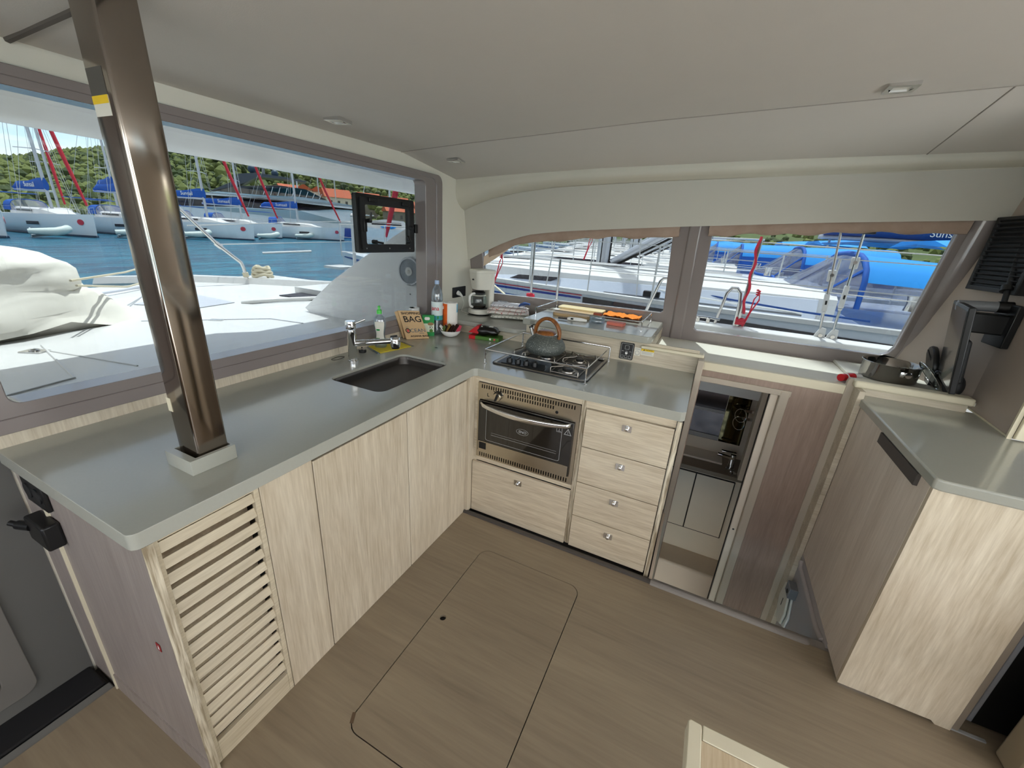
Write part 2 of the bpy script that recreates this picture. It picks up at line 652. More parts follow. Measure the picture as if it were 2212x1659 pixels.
def text_geo(txt, size, origin, xdir, ydir, depth=0.0006, bold=False, sx=1.0):
    """lettering as real mesh: origin = left end of baseline"""
    cu = bpy.data.curves.new('t', 'FONT')
    cu.body = txt
    cu.size = size
    cu.extrude = depth
    cu.offset = 0.012 * size if bold else 0
    cu.resolution_u = 3
    ob = bpy.data.objects.new('t', cu)
    COL.objects.link(ob)
    dg = bpy.context.evaluated_depsgraph_get()
    me = bpy.data.meshes.new_from_object(ob.evaluated_get(dg))
    x = Vector(xdir).normalized()
    y = Vector(ydir).normalized()
    z = x.cross(y)
    o = Vector(origin)
    g = G()
    g.add([o + x * v.co.x * sx + y * v.co.y + z * v.co.z for v in me.vertices], [tuple(p.vertices) for p in me.polygons])
    bpy.data.objects.remove(ob)
    bpy.data.curves.remove(cu)
    bpy.data.meshes.remove(me)
    return g


def lerp(a, b, t):
    return a + (b - a) * t


def interp(tab, x):
    if x <= tab[0][0]:
        return tab[0][1]
    for (x0, y0), (x1, y1) in zip(tab, tab[1:]):
        if x <= x1:
            return y0 + (y1 - y0) * (x - x0) / (x1 - x0)
    return tab[-1][1]


# ================================================================== THE ROOM
CZ = 0.90          # galley worktop height
XW = -0.735        # forward wall plane
YB = 0.66          # galley back panel / door wall plane

# floor with the stair opening at x 1.06..1.80, y > -0.03, and the lifting hatch let in
HX0, HX1, HY0, HY1 = 0.24, 0.77, -1.195, -0.255
hatch = [(x, y, -0.02) for x, y in rrect(HX0, HX1, HY0, HY1, 0.05, 6)]
hole = [(x, y, -0.02) for x, y in rrect(HX0 - 0.0035, HX1 + 0.0035, HY0 - 0.0035, HY1 + 0.0035, 0.0535, 6)]
fl = G().plate([(-0.56, -3.6, -0.02), (3.6, -3.6, -0.02), (3.6, -0.055, -0.02), (-0.56, -0.055, -0.02)], [hole], (0, 0, 0.02))
struct('floor', fl, M['floor'])
struct('floor_under_galley', G().box(-0.735, 1.06, -0.055, 0.66, -0.05, -0.035), M['kickd'])
h = thing('floor_hatch', ((HX0 + HX1) / 2, (HY0 + HY1) / 2, -0.02), 'rounded lift-up floor hatch with a dark finger hole, in the wood floor before the oven', 'hatch')
fh = [(0.288 + 0.014 * math.cos(2 * PI * k / 16), -0.70 + 0.014 * math.sin(2 * PI * k / 16), -0.02) for k in range(16)]
part('hatch_panel', G().plate(hatch, [fh], (0, 0, 0.0195)), M['floor'], h)
part('finger_hole', G().lathe([(0.0139, -0.045), (0.0139, -0.043), (0.0139, -0.012)], (0.288, -0.70, 0), 16), M['rubber'], h)
struct('bilge', G().box(0.1, 1.0, -1.4, -0.1, -0.05, -0.045), M['rubber'])
part('worn_corner', G().obox((0.243, -1.165, -0.0006), (0.012, 0.034, 0.0018), (0, 0, 0.5)), mat('bare_wood', '#5d4a36', 0.9), h)
struct('trim_1', G().box(-0.56, 3.0, -2.0005, -1.998, -0.004, 0.0006), M['groove'])

# threshold moulding along the plinth and over the stairs
kp = [(-0.03, 0.0), (-0.028, 0.012), (-0.018, 0.017), (-0.005, 0.014), (0.006, -0.006), (0.03, -0.02), (0.03, -0.06), (-0.03, -0.06)]
g = G().loft([[(x, -0.03 + a * 0.9, b * 0.8) for a, b in kp] for x in (-0.02, 1.07)], caps=True)
struct('baseboard_galley', g, M['kickd'], smooth=50)
rings = []
for x, s_ in ((1.07, 1), (1.72, 1), (1.735, 0.85), (1.742, 0.4)):
    rings.append([(x, -0.03 + a * s_ * 1.1, b if b <= 0 else b * s_) for a, b in kp])
struct('trim_2', G().loft(rings, caps=True), M['kick'], smooth=50)
struct('trim_3', G().box(1.05, 1.86, -0.055, 0.0, -0.12, -0.006), M['kick'], bevel=0.008)

# --- forward wall with the big window
def yz(pts, x):
    return [(x, a, b) for a, b in pts]


W_OUT = rrect(-1.62, 0.71, 0.945, 1.905, 0.05)
W_IN = rrect(-1.43, 0.545, 1.022, 1.862, 0.03)
wall = G().plate(yz([(-3.7, -0.12), (1.30, -0.12), (1.30, 2.0), (-3.7, 2.0)], XW - 0.06), [yz([(-3.35, 1.0), (-1.72, 1.0), (-1.72, 1.86), (-3.35, 1.86)], XW - 0.06), yz(rrect(-1.6, 0.69, 0.96, 1.89, 0.05), XW - 0.06)], (0.06, 0, 0))
struct('wall_forward', wall, M['wall'])
win = struct('window_1', G().plate(yz(W_OUT, XW - 0.075), [yz(W_IN, XW - 0.075)], (0.09, 0, 0)), M['frame'], bevel=0.008)
part('window_rib', G().plate(yz(rrect(-1.66, 0.72, 0.94, 1.912, 0.05), XW), [yz(rrect(-1.56, 0.655, 0.985, 1.885, 0.04), XW)], (0.022, 0, 0)), M['frame'], win, bevel=0.008)
part('seal', G().tube(yz(rrect(-1.436, 0.551, 1.016, 1.868, 0.03), XW - 0.07), 0.006, 6, closed=True), M['rubber'], win)
part('pane', G().plate(yz(rrect(-1.44, 0.555, 1.012, 1.872, 0.03), XW - 0.082), [yz(rrect(0.045, 0.49, 1.45, 1.715, 0.02), XW - 0.082)], (0.006, 0, 0)), M['glass'], win, smooth=0)
part('pane', G().plate(yz(rrect(-3.33, -1.74, 1.02, 1.84, 0.03), XW - 0.05), [], (0.006, 0, 0)), M['glass'], win, smooth=0)

# black opening port set in the pane
port = thing('opening_port', (XW - 0.08, 0.27, 1.43), 'black-framed opening port with locking handles set in the big forward window', 'porthole')
PO = rrect(0.02, 0.515, 1.425, 1.74, 0.012)
PI_ = rrect(0.068, 0.462, 1.468, 1.69, 0.01)
part('frame', G().plate(yz(PO, XW - 0.088), [yz(PI_, XW - 0.088)], (0.03, 0, 0)), M['black'], port, bevel=0.004)
part('sash', G().plate(yz(rrect(0.04, 0.495, 1.442, 1.722, 0.012), XW - 0.058), [yz(rrect(0.074, 0.456, 1.474, 1.684, 0.01), XW - 0.058)], (0.012, 0, 0)), M['black_soft'], port, bevel=0.003)
part('pane', G().plate(yz(PI_, XW - 0.075), [], (0.005, 0, 0)), M['glass'], port, smooth=0)
for y, z, dy, dz in ((0.085, 1.60, 0.004, 0.045), (0.125, 1.487, 0.05, -0.006), (0.43, 1.49, -0.028, 0.035), (0.455, 1.575, -0.01, 0.004)):
    lv = part('handle', G().tube([(XW - 0.05, y, z), (XW - 0.02, y, z)], 0.012, 10).tube([(XW - 0.022, y, z), (XW - 0.018, y + dy, z + dz)], 0.006, 8), M['black'], port)
for y in (0.10, 0.38):
    part('hinge', G().box(XW - 0.06, XW - 0.035, y, y + 0.07, 1.700, 1.722), M['black'], port, bevel=0.003)
part('latch_tab', G().box(XW - 0.07, XW - 0.04, 0.505, 0.53, 1.545, 1.60), M['black'], port, bevel=0.003)
part('latch_tab', G().box(XW - 0.07, XW - 0.04, 0.055, 0.078, 1.54, 1.61), M['black'], port, bevel=0.003)
for y in (0.07, 0.26, 0.45):
    part('screw', G().tube([(XW - 0.05, y, 1.45), (XW - 0.0445, y, 1.45)], 0.004, 8), M['steel'], port)

# --- ceiling: cambered, dropping towards the side deck
ZF = [(-0.80, 1.982), (-0.3, 2.02), (0.2, 2.052), (0.64, 2.082), (1.3, 2.112), (1.82, 2.135), (2.6, 2.16), (3.7, 2.18)]
ZC = [(-0.80, 1.912), (-0.3, 1.95), (0.3, 1.985), (1.25, 2.022), (2.1, 2.044), (3.7, 2.07)]


def ceil_z(x, y):
    a = interp(ZF, x)
    if y <= 0.34:
        t = min(1.0, max(0.0, (0.34 - y) / 1.2))
        base = a
        flat = 1.972 + 0.05 * max(0, x + 0.735)
        return lerp(base, min(base, flat), t)
    return lerp(a, interp(ZC, x), min(1.2, (y - 0.34) / 0.575))


def ceil_grid(xs, ys, th=0.03):
    g_ = G()
    n = len(ys)
    lo = [Vector((x, y, ceil_z(x, y))) for x in xs for y in ys]
    hi = [p + Vector((0, 0, th)) for p in lo]
    k = len(lo)
    fs = []
    for i in range(len(xs) - 1):
        for j in range(n - 1):
            a, b, c_, d = i * n + j, i * n + j + 1, (i + 1) * n + j + 1, (i + 1) * n + j
            fs.append((a, b, c_, d))
            fs.append((a + k, d + k, c_ + k, b + k))
    return g_.add(lo + hi, fs)


def lin(a, b, n):
    return [a + (b - a) * i / (n - 1) for i in range(n)]


struct('ceiling', ceil_grid(lin(-0.80, 3.7, 28), lin(-3.7, 0.334, 20)), M['ceil'], smooth=60)
struct('ceiling_side', ceil_grid(lin(-0.80, 1.80, 18), lin(0.340, 0.96, 6)), M['ceil'], smooth=60)
struct('ceiling_side.001', ceil_grid(lin(1.806, 3.7, 10), lin(0.340, 0.96, 6)), M['ceil'], smooth=60)
g = G()
g.tube([(x, 0.337, ceil_z(x, 0.34) + 0.0006) for x in lin(-0.78, 3.6, 30)], 0.0035, 6)
g.tube([(1.803, y, ceil_z(1.8, y) + 0.0006) for y in lin(0.34, 0.94, 8)], 0.003, 6)
struct('trim_4', g, mat('seam_shadow', '#9c958b', 0.8))
g = G().tube([(x, -1.19 + 0.01 * x, ceil_z(x, -1.19) + 0.001) for x in lin(-0.735, 0.6, 6)], 0.009, 6)
struct('trim_5', g, mat('ceiling_slot', '#5d564e', 0.8))

# --- cove bolster and valance above the side windows
VT = [(-0.735, 1.722), (-0.62, 1.768), (-0.505, 1.805), (-0.28, 1.85), (-0.012, 1.885), (0.577, 1.922), (1.284, 1.954), (2.3, 1.995)]
VB = [(-0.735, 1.363), (-0.608, 1.425), (-0.48, 1.484), (-0.364, 1.532), (-0.27, 1.563), (-0.178, 1.587), (0.07, 1.62), (0.321, 1.643), (0.803, 1.684), (1.554, 1.741), (2.3, 1.785)]


def vy(z):
    return 1.16 - 0.192 * (z - 1.06)


def wy(z):
    return 1.19 - 0.192 * (z - 1.06)


rings = []
for x in lin(-0.735, 2.3, 26):
    zt = interp(VT, x)
    zc = ceil_z(x, 0.915) + 0.004
    d = zc - zt
    ring = [(x, 0.905, zc + 0.01), (x, 0.915, zc), (x, 0.913, zc - 0.25 * d), (x, 0.915, zc - 0.5 * d), (x, 0.925, zc - 0.66 * d), (x, 0.95, zc - 0.80 * d), (x, 0.985, zc - 0.92 * d), (x, vy(zt) + 0.003, zt), (x, vy(zt) + 0.04, zt + 0.01), (x, 1.10, zc + 0.03)]
    rings.append([Vector(p) for p in ring])
struct('trim_6', G().loft(rings, caps=True), M['cove'], smooth=50)
xs_ = lin(-0.735, 2.3, 40)
outl = [(x, vy(interp(VT, x)), interp(VT, x)) for x in xs_] + [(x, vy(interp(VB, x)), interp(VB, x)) for x in reversed(xs_)]
struct('trim_7', G().plate(outl, [], (0, 0.016, 0.003)), M['valance'], smooth=0, bevel=0.002)

# --- side wall frame with two windows
def sp(x, z, off=0.0):
    return Vector((x, wy(z) + off, z))


outer = [(-0.735, 0.955), (2.03, 0.955), (2.12, 0.98), (2.175, 1.05), (2.215, 1.72), (2.22, 1.85), (-0.735, 1.85)]
LH = [(-0.60, 1.118), (0.765, 1.136), (0.783, 1.15), (0.76, 1.74), (-0.619, 1.74), (-0.619, 1.14)]
RH = [(1.015, 1.046), (2.0, 1.056), (2.035, 1.072), (2.052, 1.11), (2.076, 1.78), (0.985, 1.78), (0.998, 1.062)]
sw = struct('window_2', G().plate([sp(*p) for p in outer], [[sp(*p) for p in LH], [sp(*p) for p in RH]], (0, 0.05, 0.0)), M['frame'], bevel=0.006)
part('window_mullion', G().loft([[sp(x0, z, -0.012), sp(x1, z, -0.012), sp(x1 + 0.012, z, 0.004), sp(x0 - 0.012, z, 0.004)] for z, x0, x1 in ((0.96, 0.86, 0.925), (1.8, 0.86, 0.915))], caps=True), M['frame'], sw, bevel=0.006)
part('window_jamb', G().loft([[sp(x0, z, -0.022), sp(x1, z, -0.022), sp(x1 + 0.03, z, 0.004), sp(x0 - 0.03, z, 0.004)] for z, x0, x1 in ((1.02, 2.085, 2.14), (1.12, 2.105, 2.16), (1.82, 2.135, 2.19))], caps=True), M['frame'], sw, bevel=0.01, smooth=60)
for hh in (LH, RH):
    cx = sum(p[0] for p in hh) / len(hh)
    part('pane', G().plate([sp(*p, 0.026) for p in hh], [], (0, 0.006, 0)), M['glass'], sw, smooth=0)
struct('wall_side', G().plate([sp(-0.735, 0.6, 0.052), sp(2.3, 0.6, 0.052), sp(2.3, 1.04, 0.052), sp(-0.735, 1.04, 0.052)], [], (0, 0.04, 0)), M['gelcoat'])
struct('wall_side.001', G().plate([sp(-0.735, 1.80, 0.03), sp(2.3, 1.80, 0.03), sp(2.3, 2.12, 0.03), sp(-0.735, 2.12, 0.03)], [], (0, 0.04, 0)), M['gelcoat'])

# gathered cloth blinds hanging below the valance
def blind(x0, x1, label, n=46, drop=0.055):
    rings_ = []
    for i, x in enumerate(lin(x0, x1, n)):
        zb = interp(VB, x)
        w = 0.5 + 0.5 * math.sin(i * 0.55) * math.sin(i * 0.23)
        dr = drop * (0.75 + 0.35 * w)
        taper = 1.0
        zc = zb - dr * 0.35
        ry, rz = 0.016 * taper, (dr * 0.72) * taper
        yc = vy(zb) + 0.028
        rings_.append([Vector((x, yc + ry * math.cos(2 * PI * k / 12), zc + rz * math.sin(2 * PI * k / 12))) + 0.006 * noise.noise_vector(Vector((x * 14, k * 0.9, 3))) for k in range(12)])
    return solo('window_blind', G().loft(rings_, caps=True), M['curtain'], label, 'blind', smooth=80)


blind(-0.55, 0.80, 'crumpled mushroom cloth blind rolled up over the side window behind the coffee maker')
blind(0.965, 2.10, 'crumpled mushroom cloth blind rolled up over the side window above the stairs')
solo('blind_lining', G().loft([[Vector((x, vy(z) + 0.02, z)), Vector((x, vy(z) + 0.02, z - w)), Vector((x, vy(z) + 0.03, z - w)), Vector((x, vy(z) + 0.03, z))] for x, z, w in ((-0.60, 1.40, 0.07), (-0.5, 1.46, 0.07), (-0.40, 1.50, 0.045), (-0.36, 1.52, 0.03))], caps=True), M['curtain2'], 'pale cloth edge of the blind hanging free in the corner by the coffee maker', 'blind')

# --- ledge below the side windows, door wall below it
struct('ledge_side', G().box(0.80, 2.06, 0.68, 1.245, 0.955, 0.972), M['wall'], bevel=0.004)
struct('trim_8', G().box(1.075, 1.76, 0.655, 0.695, 0.93, 0.978), M['edge'], bevel=0.004)
# door wall: opening x 1.10..1.49, z up to 0.865
dw = G().plate([(1.06, YB, -1.3), (1.10, YB, -1.3), (1.10, YB, 0.865), (1.489, YB, 0.865), (1.489, YB, -1.3), (1.86, YB, -1.3), (1.86, YB, 0.955), (1.06, YB, 0.955)], [], (0, 0.025, 0))
struct('wall_stairwell', dw, M['woodD'])
struct('trim_9', G().box(1.075, 1.535, YB - 0.012, YB, 0.865, 0.897), M['edge2'], bevel=0.003)
struct('trim_10', G().box(1.487, 1.53, YB - 0.014, YB + 0.03, -1.3, 0.893), M['edge2'], bevel=0.004)
struct('trim_11', G().box(1.062, 1.094, 0.57, YB + 0.03, -1.3, 1.0), M['edge2'], bevel=0.004)
# corner block joining the cap to the post on the right
struct('trim_12', G().plate([(1.745, 0.65, -1.3), (1.80, 0.65, -1.3), (1.80, 0.65, 1.018), (1.75, 0.65, 1.018), (1.745, 0.65, 1.0)], [], (0, 0.03, 0)), M['edge2'], bevel=0.004)
struct('trim_13', G().box(1.775, 1.80, 0.56, 0.652, -1.3, 0.985), M['woodXl'], bevel=0.002)
struct('trim_14', G().box(1.765, 2.20, 0.615, 0.68, 0.985, 1.02), M['edge'], bevel=0.008)
struct('trim_15', G().box(1.80, 2.19, 0.635, 0.66, 0.94, 0.986), M['woodXl'], bevel=0.002)
struct('ledge_side.001', G().box(1.80, 2.24, 0.68, 1.22, 0.972, 0.99), M['wall'], bevel=0.004)
struct('wall_stairwell.001', G().box(1.06, 1.075, -0.03, 0.66, -1.3, 0.0), M['gelin'])

# --- bathroom beyond the door, lower down in the hull
FZ = -1.05
struct('floor_hull', G().box(0.9, 2.4, 0.0, 2.1, FZ - 0.05, FZ), M['gelin'])
struct('wall_bathroom_back', G().box(0.9, 2.1, 1.60, 1.63, FZ, 0.93), M['cabin'])
struct('wall_bathroom_right', G().box(1.60, 1.63, 0.70, 1.62, FZ, 0.93), M['cabin'])
struct('wall_bathroom_left', G().box(0.72, 0.75, 0.70, 1.62, FZ, 0.93), M['cabin'])
struct('ceiling_bathroom', G().plate([(0.75, 0.69, 0.90), (1.6, 0.69, 0.90), (1.6, 1.19, 0.90), (0.75, 1.19, 0.90)], [], (0, 0, 0.02)), M['cabin'])
vn = thing('bathroom_vanity', (1.2, 1.45, FZ), 'pale bathroom vanity cupboard under a grey-brown top, seen through the lower doorway', 'cabinet')
part('body', G().box(0.76, 1.585, 1.32, 1.598, -0.78, -0.03), M['cabin'], vn, bevel=0.004)
part('door', G().box(0.80, 1.233, 1.305, 1.32, -0.56, -0.06), M['cabin'], vn, bevel=0.002)
part('door', G().box(1.242, 1.50, 1.305, 1.32, -0.56, -0.06), M['cabin'], vn, bevel=0.002)
part('gap', G().box(0.795, 1.506, 1.3075, 1.3195, -0.566, -0.054), M['groove'], vn)
part('countertop', G().box(0.76, 1.59, 1.28, 1.598, -0.03, 0.005), mat('grey_brown_top', '#7d7161', 0.3), vn, bevel=0.004)
part('basin_plinth', G().box(0.76, 1.4, 1.42, 1.598, 0.005, 0.022), mat('basin_white', '#d8cdbd', 0.3), vn, bevel=0.004)
struct('floor_shower', G().box(0.76, 1.59, 1.10, 1.60, FZ, -0.78), M['gelin'], bevel=0.02)
mc = thing('mirror_cabinet', (1.2, 1.56, 0.15), 'mirrored bathroom wall cabinet above the vanity seen through the lower doorway', 'cabinet')
part('body', G().box(0.80, 1.50, 1.52, 1.598, 0.16, 0.62), M['cabin'], mc)
part('mirror_door', G().box(0.80, 1.335, 1.508, 1.52, 0.16, 0.62), mat('smoked_mirror', '#5c585a', 0.08, metal=0.8), mc)
part('mirror_door', G().box(1.339, 1.49, 1.508, 1.52, 0.16, 0.62), M['mirror2'], mc)
part('shelf', G().box(0.80, 1.335, 1.500, 1.508, 0.39, 0.415).box(0.80, 1.335, 1.500, 1.508, 0.165, 0.20), M['greylabel'], mc)
tr = thing('towel_ring', (1.47, 1.30, 0.45), 'pair of chrome rings on square mounts by the bathroom mirror', 'towel ring')
for z in (0.50, 0.44):
    part('mount', G().box(1.44, 1.50, 1.36, 1.378, z - 0.01, z + 0.01), M['chrome'], tr)
    part('ring', G().tube([(1.425 + 0.035 * math.cos(a), 1.365 - 0.02 * math.cos(a), z - 0.045 + 0.05 * math.sin(a)) for a in lin(0, 2 * PI * 23 / 24, 24)], 0.0028, 6, closed=True), M['chrome'], tr)
struct('bathroom_partition', G().box(1.503, 1.60, 1.25, 1.35, 0.006, 0.93), M['cabin'])
bt = thing('bathroom_tap', (1.45, 1.42, 0.022), 'dark chrome bathroom basin mixer seen through the lower doorway', 'tap')
part('body', G().lathe([(0.03, 0.006), (0.024, 0.012), (0.02, 0.06), (0.02, 0.125)], (1.455, 1.40, 0), 16), M['chrome'], bt)
part('spout', G().obox((1.405, 1.385, 0.105), (0.12, 0.03, 0.018), (0, 0.12, 0.1)), M['chrome'], bt, bevel=0.003)
part('lever', G().obox((1.42, 1.39, 0.142), (0.105, 0.028, 0.01), (0, 0.03, 0.1)), M['chrome'], bt, bevel=0.002)
solo('basin_plug', G().lathe([(0.022, 0.0), (0.024, 0.006), (0.012, 0.012), (0.004, 0.013)], (1.475, 1.33, 0.006), 16), M['chrome'], 'small domed chrome plug below the bathroom tap', 'plug')
dr = thing('sliding_door', (1.50, 0.70, FZ), 'cream sliding bathroom door edge with a dark latch, in the lower doorway', 'door')
part('door_leaf', G().box(1.448, 1.487, 0.675, 0.70, FZ, 0.86), M['cabin'], dr, bevel=0.004)
part('latch_hole', G().tube([(1.468, 0.6752, -0.03), (1.468, 0.674, -0.03)], 0.006, 12), M['rubber'], dr)
part('door_seal', G().box(1.444, 1.447, 0.672, 0.70, FZ, 0.86), M['groove'], dr)

# stair side moulding under the right-hand cabinet
struct('wall_stair_side', G().box(1.80, 1.83, -0.03, 0.65, -1.3, 0.02), M['gelin2'])
struct('trim_16', G().tube([(1.797, 0.53, 0.0), (1.797, 0.50, -0.035), (1.797, 0.10, -0.03), (1.797, 0.01, -0.012)], 0.014, 8), M['gelin2'], smooth=60)

# ================================================================== GALLEY
# worktop, one L-shaped slab with the sink cut out
cx0, cy0 = -0.722, -1.488
corner = [(0 - 0.02 + 0.02 * math.cos(a), cy0 + 0.02 + 0.02 * math.sin(a)) for a in (R(-90), R(-60), R(-30), R(0))]
Lp = [(cx0, cy0)] + corner + [(0, -0.025), (0.006, -0.010), (0.020, 0.0), (1.04, 0.0), (1.058, 0.018), (1.058, YB), (cx0, YB)]
sinkh = rrect(-0.465, -0.145, -0.545, -0.025, 0.045, 6)
wt = solo('galley_worktop', G().plate([(x, y, 0.857) for x, y in Lp], [[(x, y, 0.857) for x, y in sinkh]], (0, 0, 0.043)), M['counter'], 'L-shaped grey-green solid galley worktop carrying the sink and the hob', 'worktop', bevel=0.006, seg=3)

# sink bowl
sk = thing('kitchen_sink', (-0.305, -0.285, 0.70), 'undermounted rectangular satin steel galley sink with rounded corners', 'sink')


def rr3(x0, x1, y0, y1, r_, z):
    return [Vector((x, y, z)) for x, y in rrect(x0, x1, y0, y1, r_, 6)]


g = G().loft([rr3(-0.4645, -0.1455, -0.5445, -0.0255, 0.045, 0.888), rr3(-0.462, -0.148, -0.542, -0.028, 0.045, 0.886), rr3(-0.461, -0.149, -0.541, -0.029, 0.045, 0.87), rr3(-0.46, -0.15, -0.54, -0.03, 0.055, 0.74), rr3(-0.44, -0.17, -0.52, -0.05, 0.05, 0.712), rr3(-0.35, -0.26, -0.33, -0.24, 0.04, 0.706)], caps=False)
g.f.append(tuple(range(len(g.v) - 28, len(g.v))))
part('bowl', g, M['sinksteel'], sk, smooth=50)
part('drain', G().lathe([(0.036, 0.707), (0.036, 0.71), (0.028, 0.711), (0.01, 0.708)], (-0.305, -0.285, 0), 20), M['chrome'], sk)
part('overflow_screw', G().tube([(-0.456, -0.39, 0.80), (-0.45, -0.39, 0.80)], 0.007, 12), M['chrome'], sk)

# back strips of laminate under the window and along the side
solo('backsplash_strip', G().box(XW, -0.721, -1.49, -0.245, 0.895, 0.945), M['woodY'], 'pale laminate upstand under the forward window, left of the tap', 'upstand', bevel=0.001)
solo('backsplash_strip', G().box(XW, -0.721, -0.243, 0.66, 0.895, 0.945), M['woodY'], 'pale laminate upstand under the forward window, behind the tap and bottles', 'upstand', bevel=0.001)
struct('wall_galley', G().box(0.0, 1.062, YB, YB + 0.012, 0.895, 1.032), M['woodXl'])
struct('wall_galley.001', G().box(-0.735, 0.0, YB, YB + 0.012, 0.895, 0.958), M['woodXl'])
solo('capping_strip', G().box(0.745, 1.088, 0.635, 0.70, 0.997, 1.016), M['edge'], 'cream capping strip on the back panel right of the raised shelf', 'capping strip', bevel=0.006)

# the two grey shelves
solo('worktop_shelf', G().plate([(x, y, 0.957) for x, y in [(-0.735, 0.66), (-0.70, 0.625), (-0.10, 0.625), (-0.03, 0.64), (0.01, 0.68), (0.01, 1.20), (-0.735, 1.20)]], [], (0, 0, 0.03)), M['counter'], 'lower grey shelf in the corner carrying the coffee maker and tea towels', 'shelf', bevel=0.006, seg=3)
rs = thing('raised_shelf', (0.4, 0.92, 1.035), 'raised grey shelf with a thin steel fiddle rail, carrying the chopping boards', 'shelf')
part('shelf_board', G().plate([(x, y, 1.035) for x, y in [(-0.01, 0.61), (0.78, 0.61), (0.80, 0.63), (0.80, 1.188), (0.0, 1.188), (-0.01, 1.18)]], [], (0, 0, 0.04)), M['counter'], rs, bevel=0.006, seg=3)
pts = [(0.022, 1.165, 1.13), (0.022, 0.75, 1.13), (0.715, 0.75, 1.13), (0.715, 1.165, 1.13)]
part('rail', G().tube(pts[:2], 0.0035, 8).tube(pts[1:3], 0.0035, 8).tube(pts[2:], 0.0035, 8), M['chrome'], rs)
for x, y in ((0.022, 0.75), (0.715, 0.75), (0.022, 1.165), (0.715, 1.165)):
    part('rail_post', G().tube([(x, y, 1.075), (x, y, 1.132)], 0.0035, 8).tube([(x, y, 1.075), (x, y, 1.078)], 0.008, 12), M['chrome'], rs)
struct('shelf_support', G().box(0.0, 0.80, YB + 0.012, 1.2, 0.93, 1.036), M['woodXl'])

# --- left-hand run of cabinets (faces at x = -0.017)
XF = -0.017
lc = thing('louvred_cabinet', (-0.35, -1.33, 0), 'end cabinet of pale laminate with a louvred door, nearest the camera on the left', 'cabinet')
part('side_panel', G().box(-0.54, -0.002, -1.472, -1.452, -0.02, 0.857), M['woodG'], lc, bevel=0.001)
part('front_edge', G().box(-0.004, 0.0, -1.472, -1.45, 0.0, 0.857), M['ply'], lc)
part('lower_rail', G().box(-0.54, -0.01, -1.476, -1.472, -0.02, 0.07), M['woodG'], lc)
part('back_board', G().box(-0.70, -0.06, -1.45, -1.44, 0, 0.855).box(-0.075, -0.07, -1.44, -1.20, 0, 0.855), M['woodX'], lc)
ld = part('louvred_door', G().box(-0.035, XF, -1.449, -1.435, 0.0, 0.853).box(-0.035, XF, -1.203, -1.188, 0.0, 0.853).box(-0.0345, XF - 0.0005, -1.4349, -1.2031, 0.0, 0.085).box(-0.0345, XF - 0.0005, -1.4349, -1.2031, 0.842, 0.853), M['woodY2'], lc, bevel=0.001)
for i in range(15):
    z = 0.108 + i * 0.0497
    part('slat', G().obox((-0.026, -1.319, z + 0.014), (0.006, 0.232, 0.029), (0, R(-20), 0)), M['woodY2'], ld, bevel=0.001)
em = part('safety_sticker', G().plate([(x, -1.4728, z) for x, z in rrect(-0.095, -0.073, 0.478, 0.505, 0.003, 3)], [], (0, -0.0006, 0)), M['redlabel'], lc)
part('sticker_figure', G().plate([(-0.088, -1.4735, 0.484), (-0.080, -1.4735, 0.484), (-0.082, -1.4735, 0.494), (-0.085, -1.4735, 0.498), (-0.086, -1.4735, 0.492)], [], (0, -0.0004, 0)), M['white'], em)
part('edge_trim', G().box(-0.548, -0.54, -1.48, -1.452, -0.02, 0.857), M['edge'], lc)

sc_ = thing('sink_cabinet', (-0.35, -0.62, 0), 'pale laminate base cabinet under the sink with one filler panel and two tall doors', 'cabinet')
part('carcass', G().box(-0.70, -0.07, -1.186, -0.02, 0.02, 0.845), M['kickd'], sc_)
part('filler_panel', G().box(-0.035, XF, -1.186, -1.009, 0.0, 0.857), M['woodZ'], sc_, bevel=0.001)
part('top_rail', G().box(-0.07, -0.045, -1.009, -0.035, 0.80, 0.857), M['kickd'], sc_)
part('door', G().box(-0.035, XF, -1.005, -0.535, 0.0, 0.838), M['woodZ'], sc_, bevel=0.002)
part('door', G().box(-0.035, XF, -0.531, -0.045, 0.0, 0.838), M['woodZ'], sc_, bevel=0.002)
part('corner_stile', G().box(-0.035, 0.002, -0.043, 0.02, 0.0, 0.857), M['woodZ'], sc_, bevel=0.001)

# --- right-hand run: oven housing and drawers (faces at y = 0.015)
YF = 0.015
oh = thing('oven_housing', (0.30, 0.3, 0), 'pale laminate cabinet holding the oven with one deep drawer below', 'cabinet')
part('frame', G().box(0.0, 0.022, YF, 0.60, 0.0, 0.857).box(0.597, 0.604, YF, 0.60, 0.0, 0.857).box(0.022, 0.597, YF, 0.035, 0.825, 0.857).box(0.022, 0.597, YF, 0.035, 0.342, 0.369), M['woodX'], oh, bevel=0.001)
part('side_edge', G().box(0.603, 0.621, YF - 0.004, 0.03, 0.0, 0.857), M['ply'], oh)
d = part('drawer', G().box(0.006, 0.598, -0.004, 0.014, 0.002, 0.338), M['woodX'], oh, bevel=0.002)


def knob(x, z, par, y=-0.004):
    k = part('knob', G().plate([(a, y - 0.003, b) for a, b in rrect(x - 0.022, x + 0.022, z - 0.016, z + 0.016, 0.002, 2)], [], (0, 0.003, 0)), M['chrome'], par)
    lm = Matrix.Translation((x, y - 0.003, z)) @ Matrix.Rotation(R(90), 4, 'X')
    part('knob_button', G().lathe([(0.010, 0), (0.010, 0.003), (0.007, 0.006), (0.007, 0.008), (0.0095, 0.011), (0.010, 0.014), (0.008, 0.0165), (0.003, 0.0175)], (0, 0, 0), 18).xf(lm), M['chrome'], par, smooth=50)
    return k


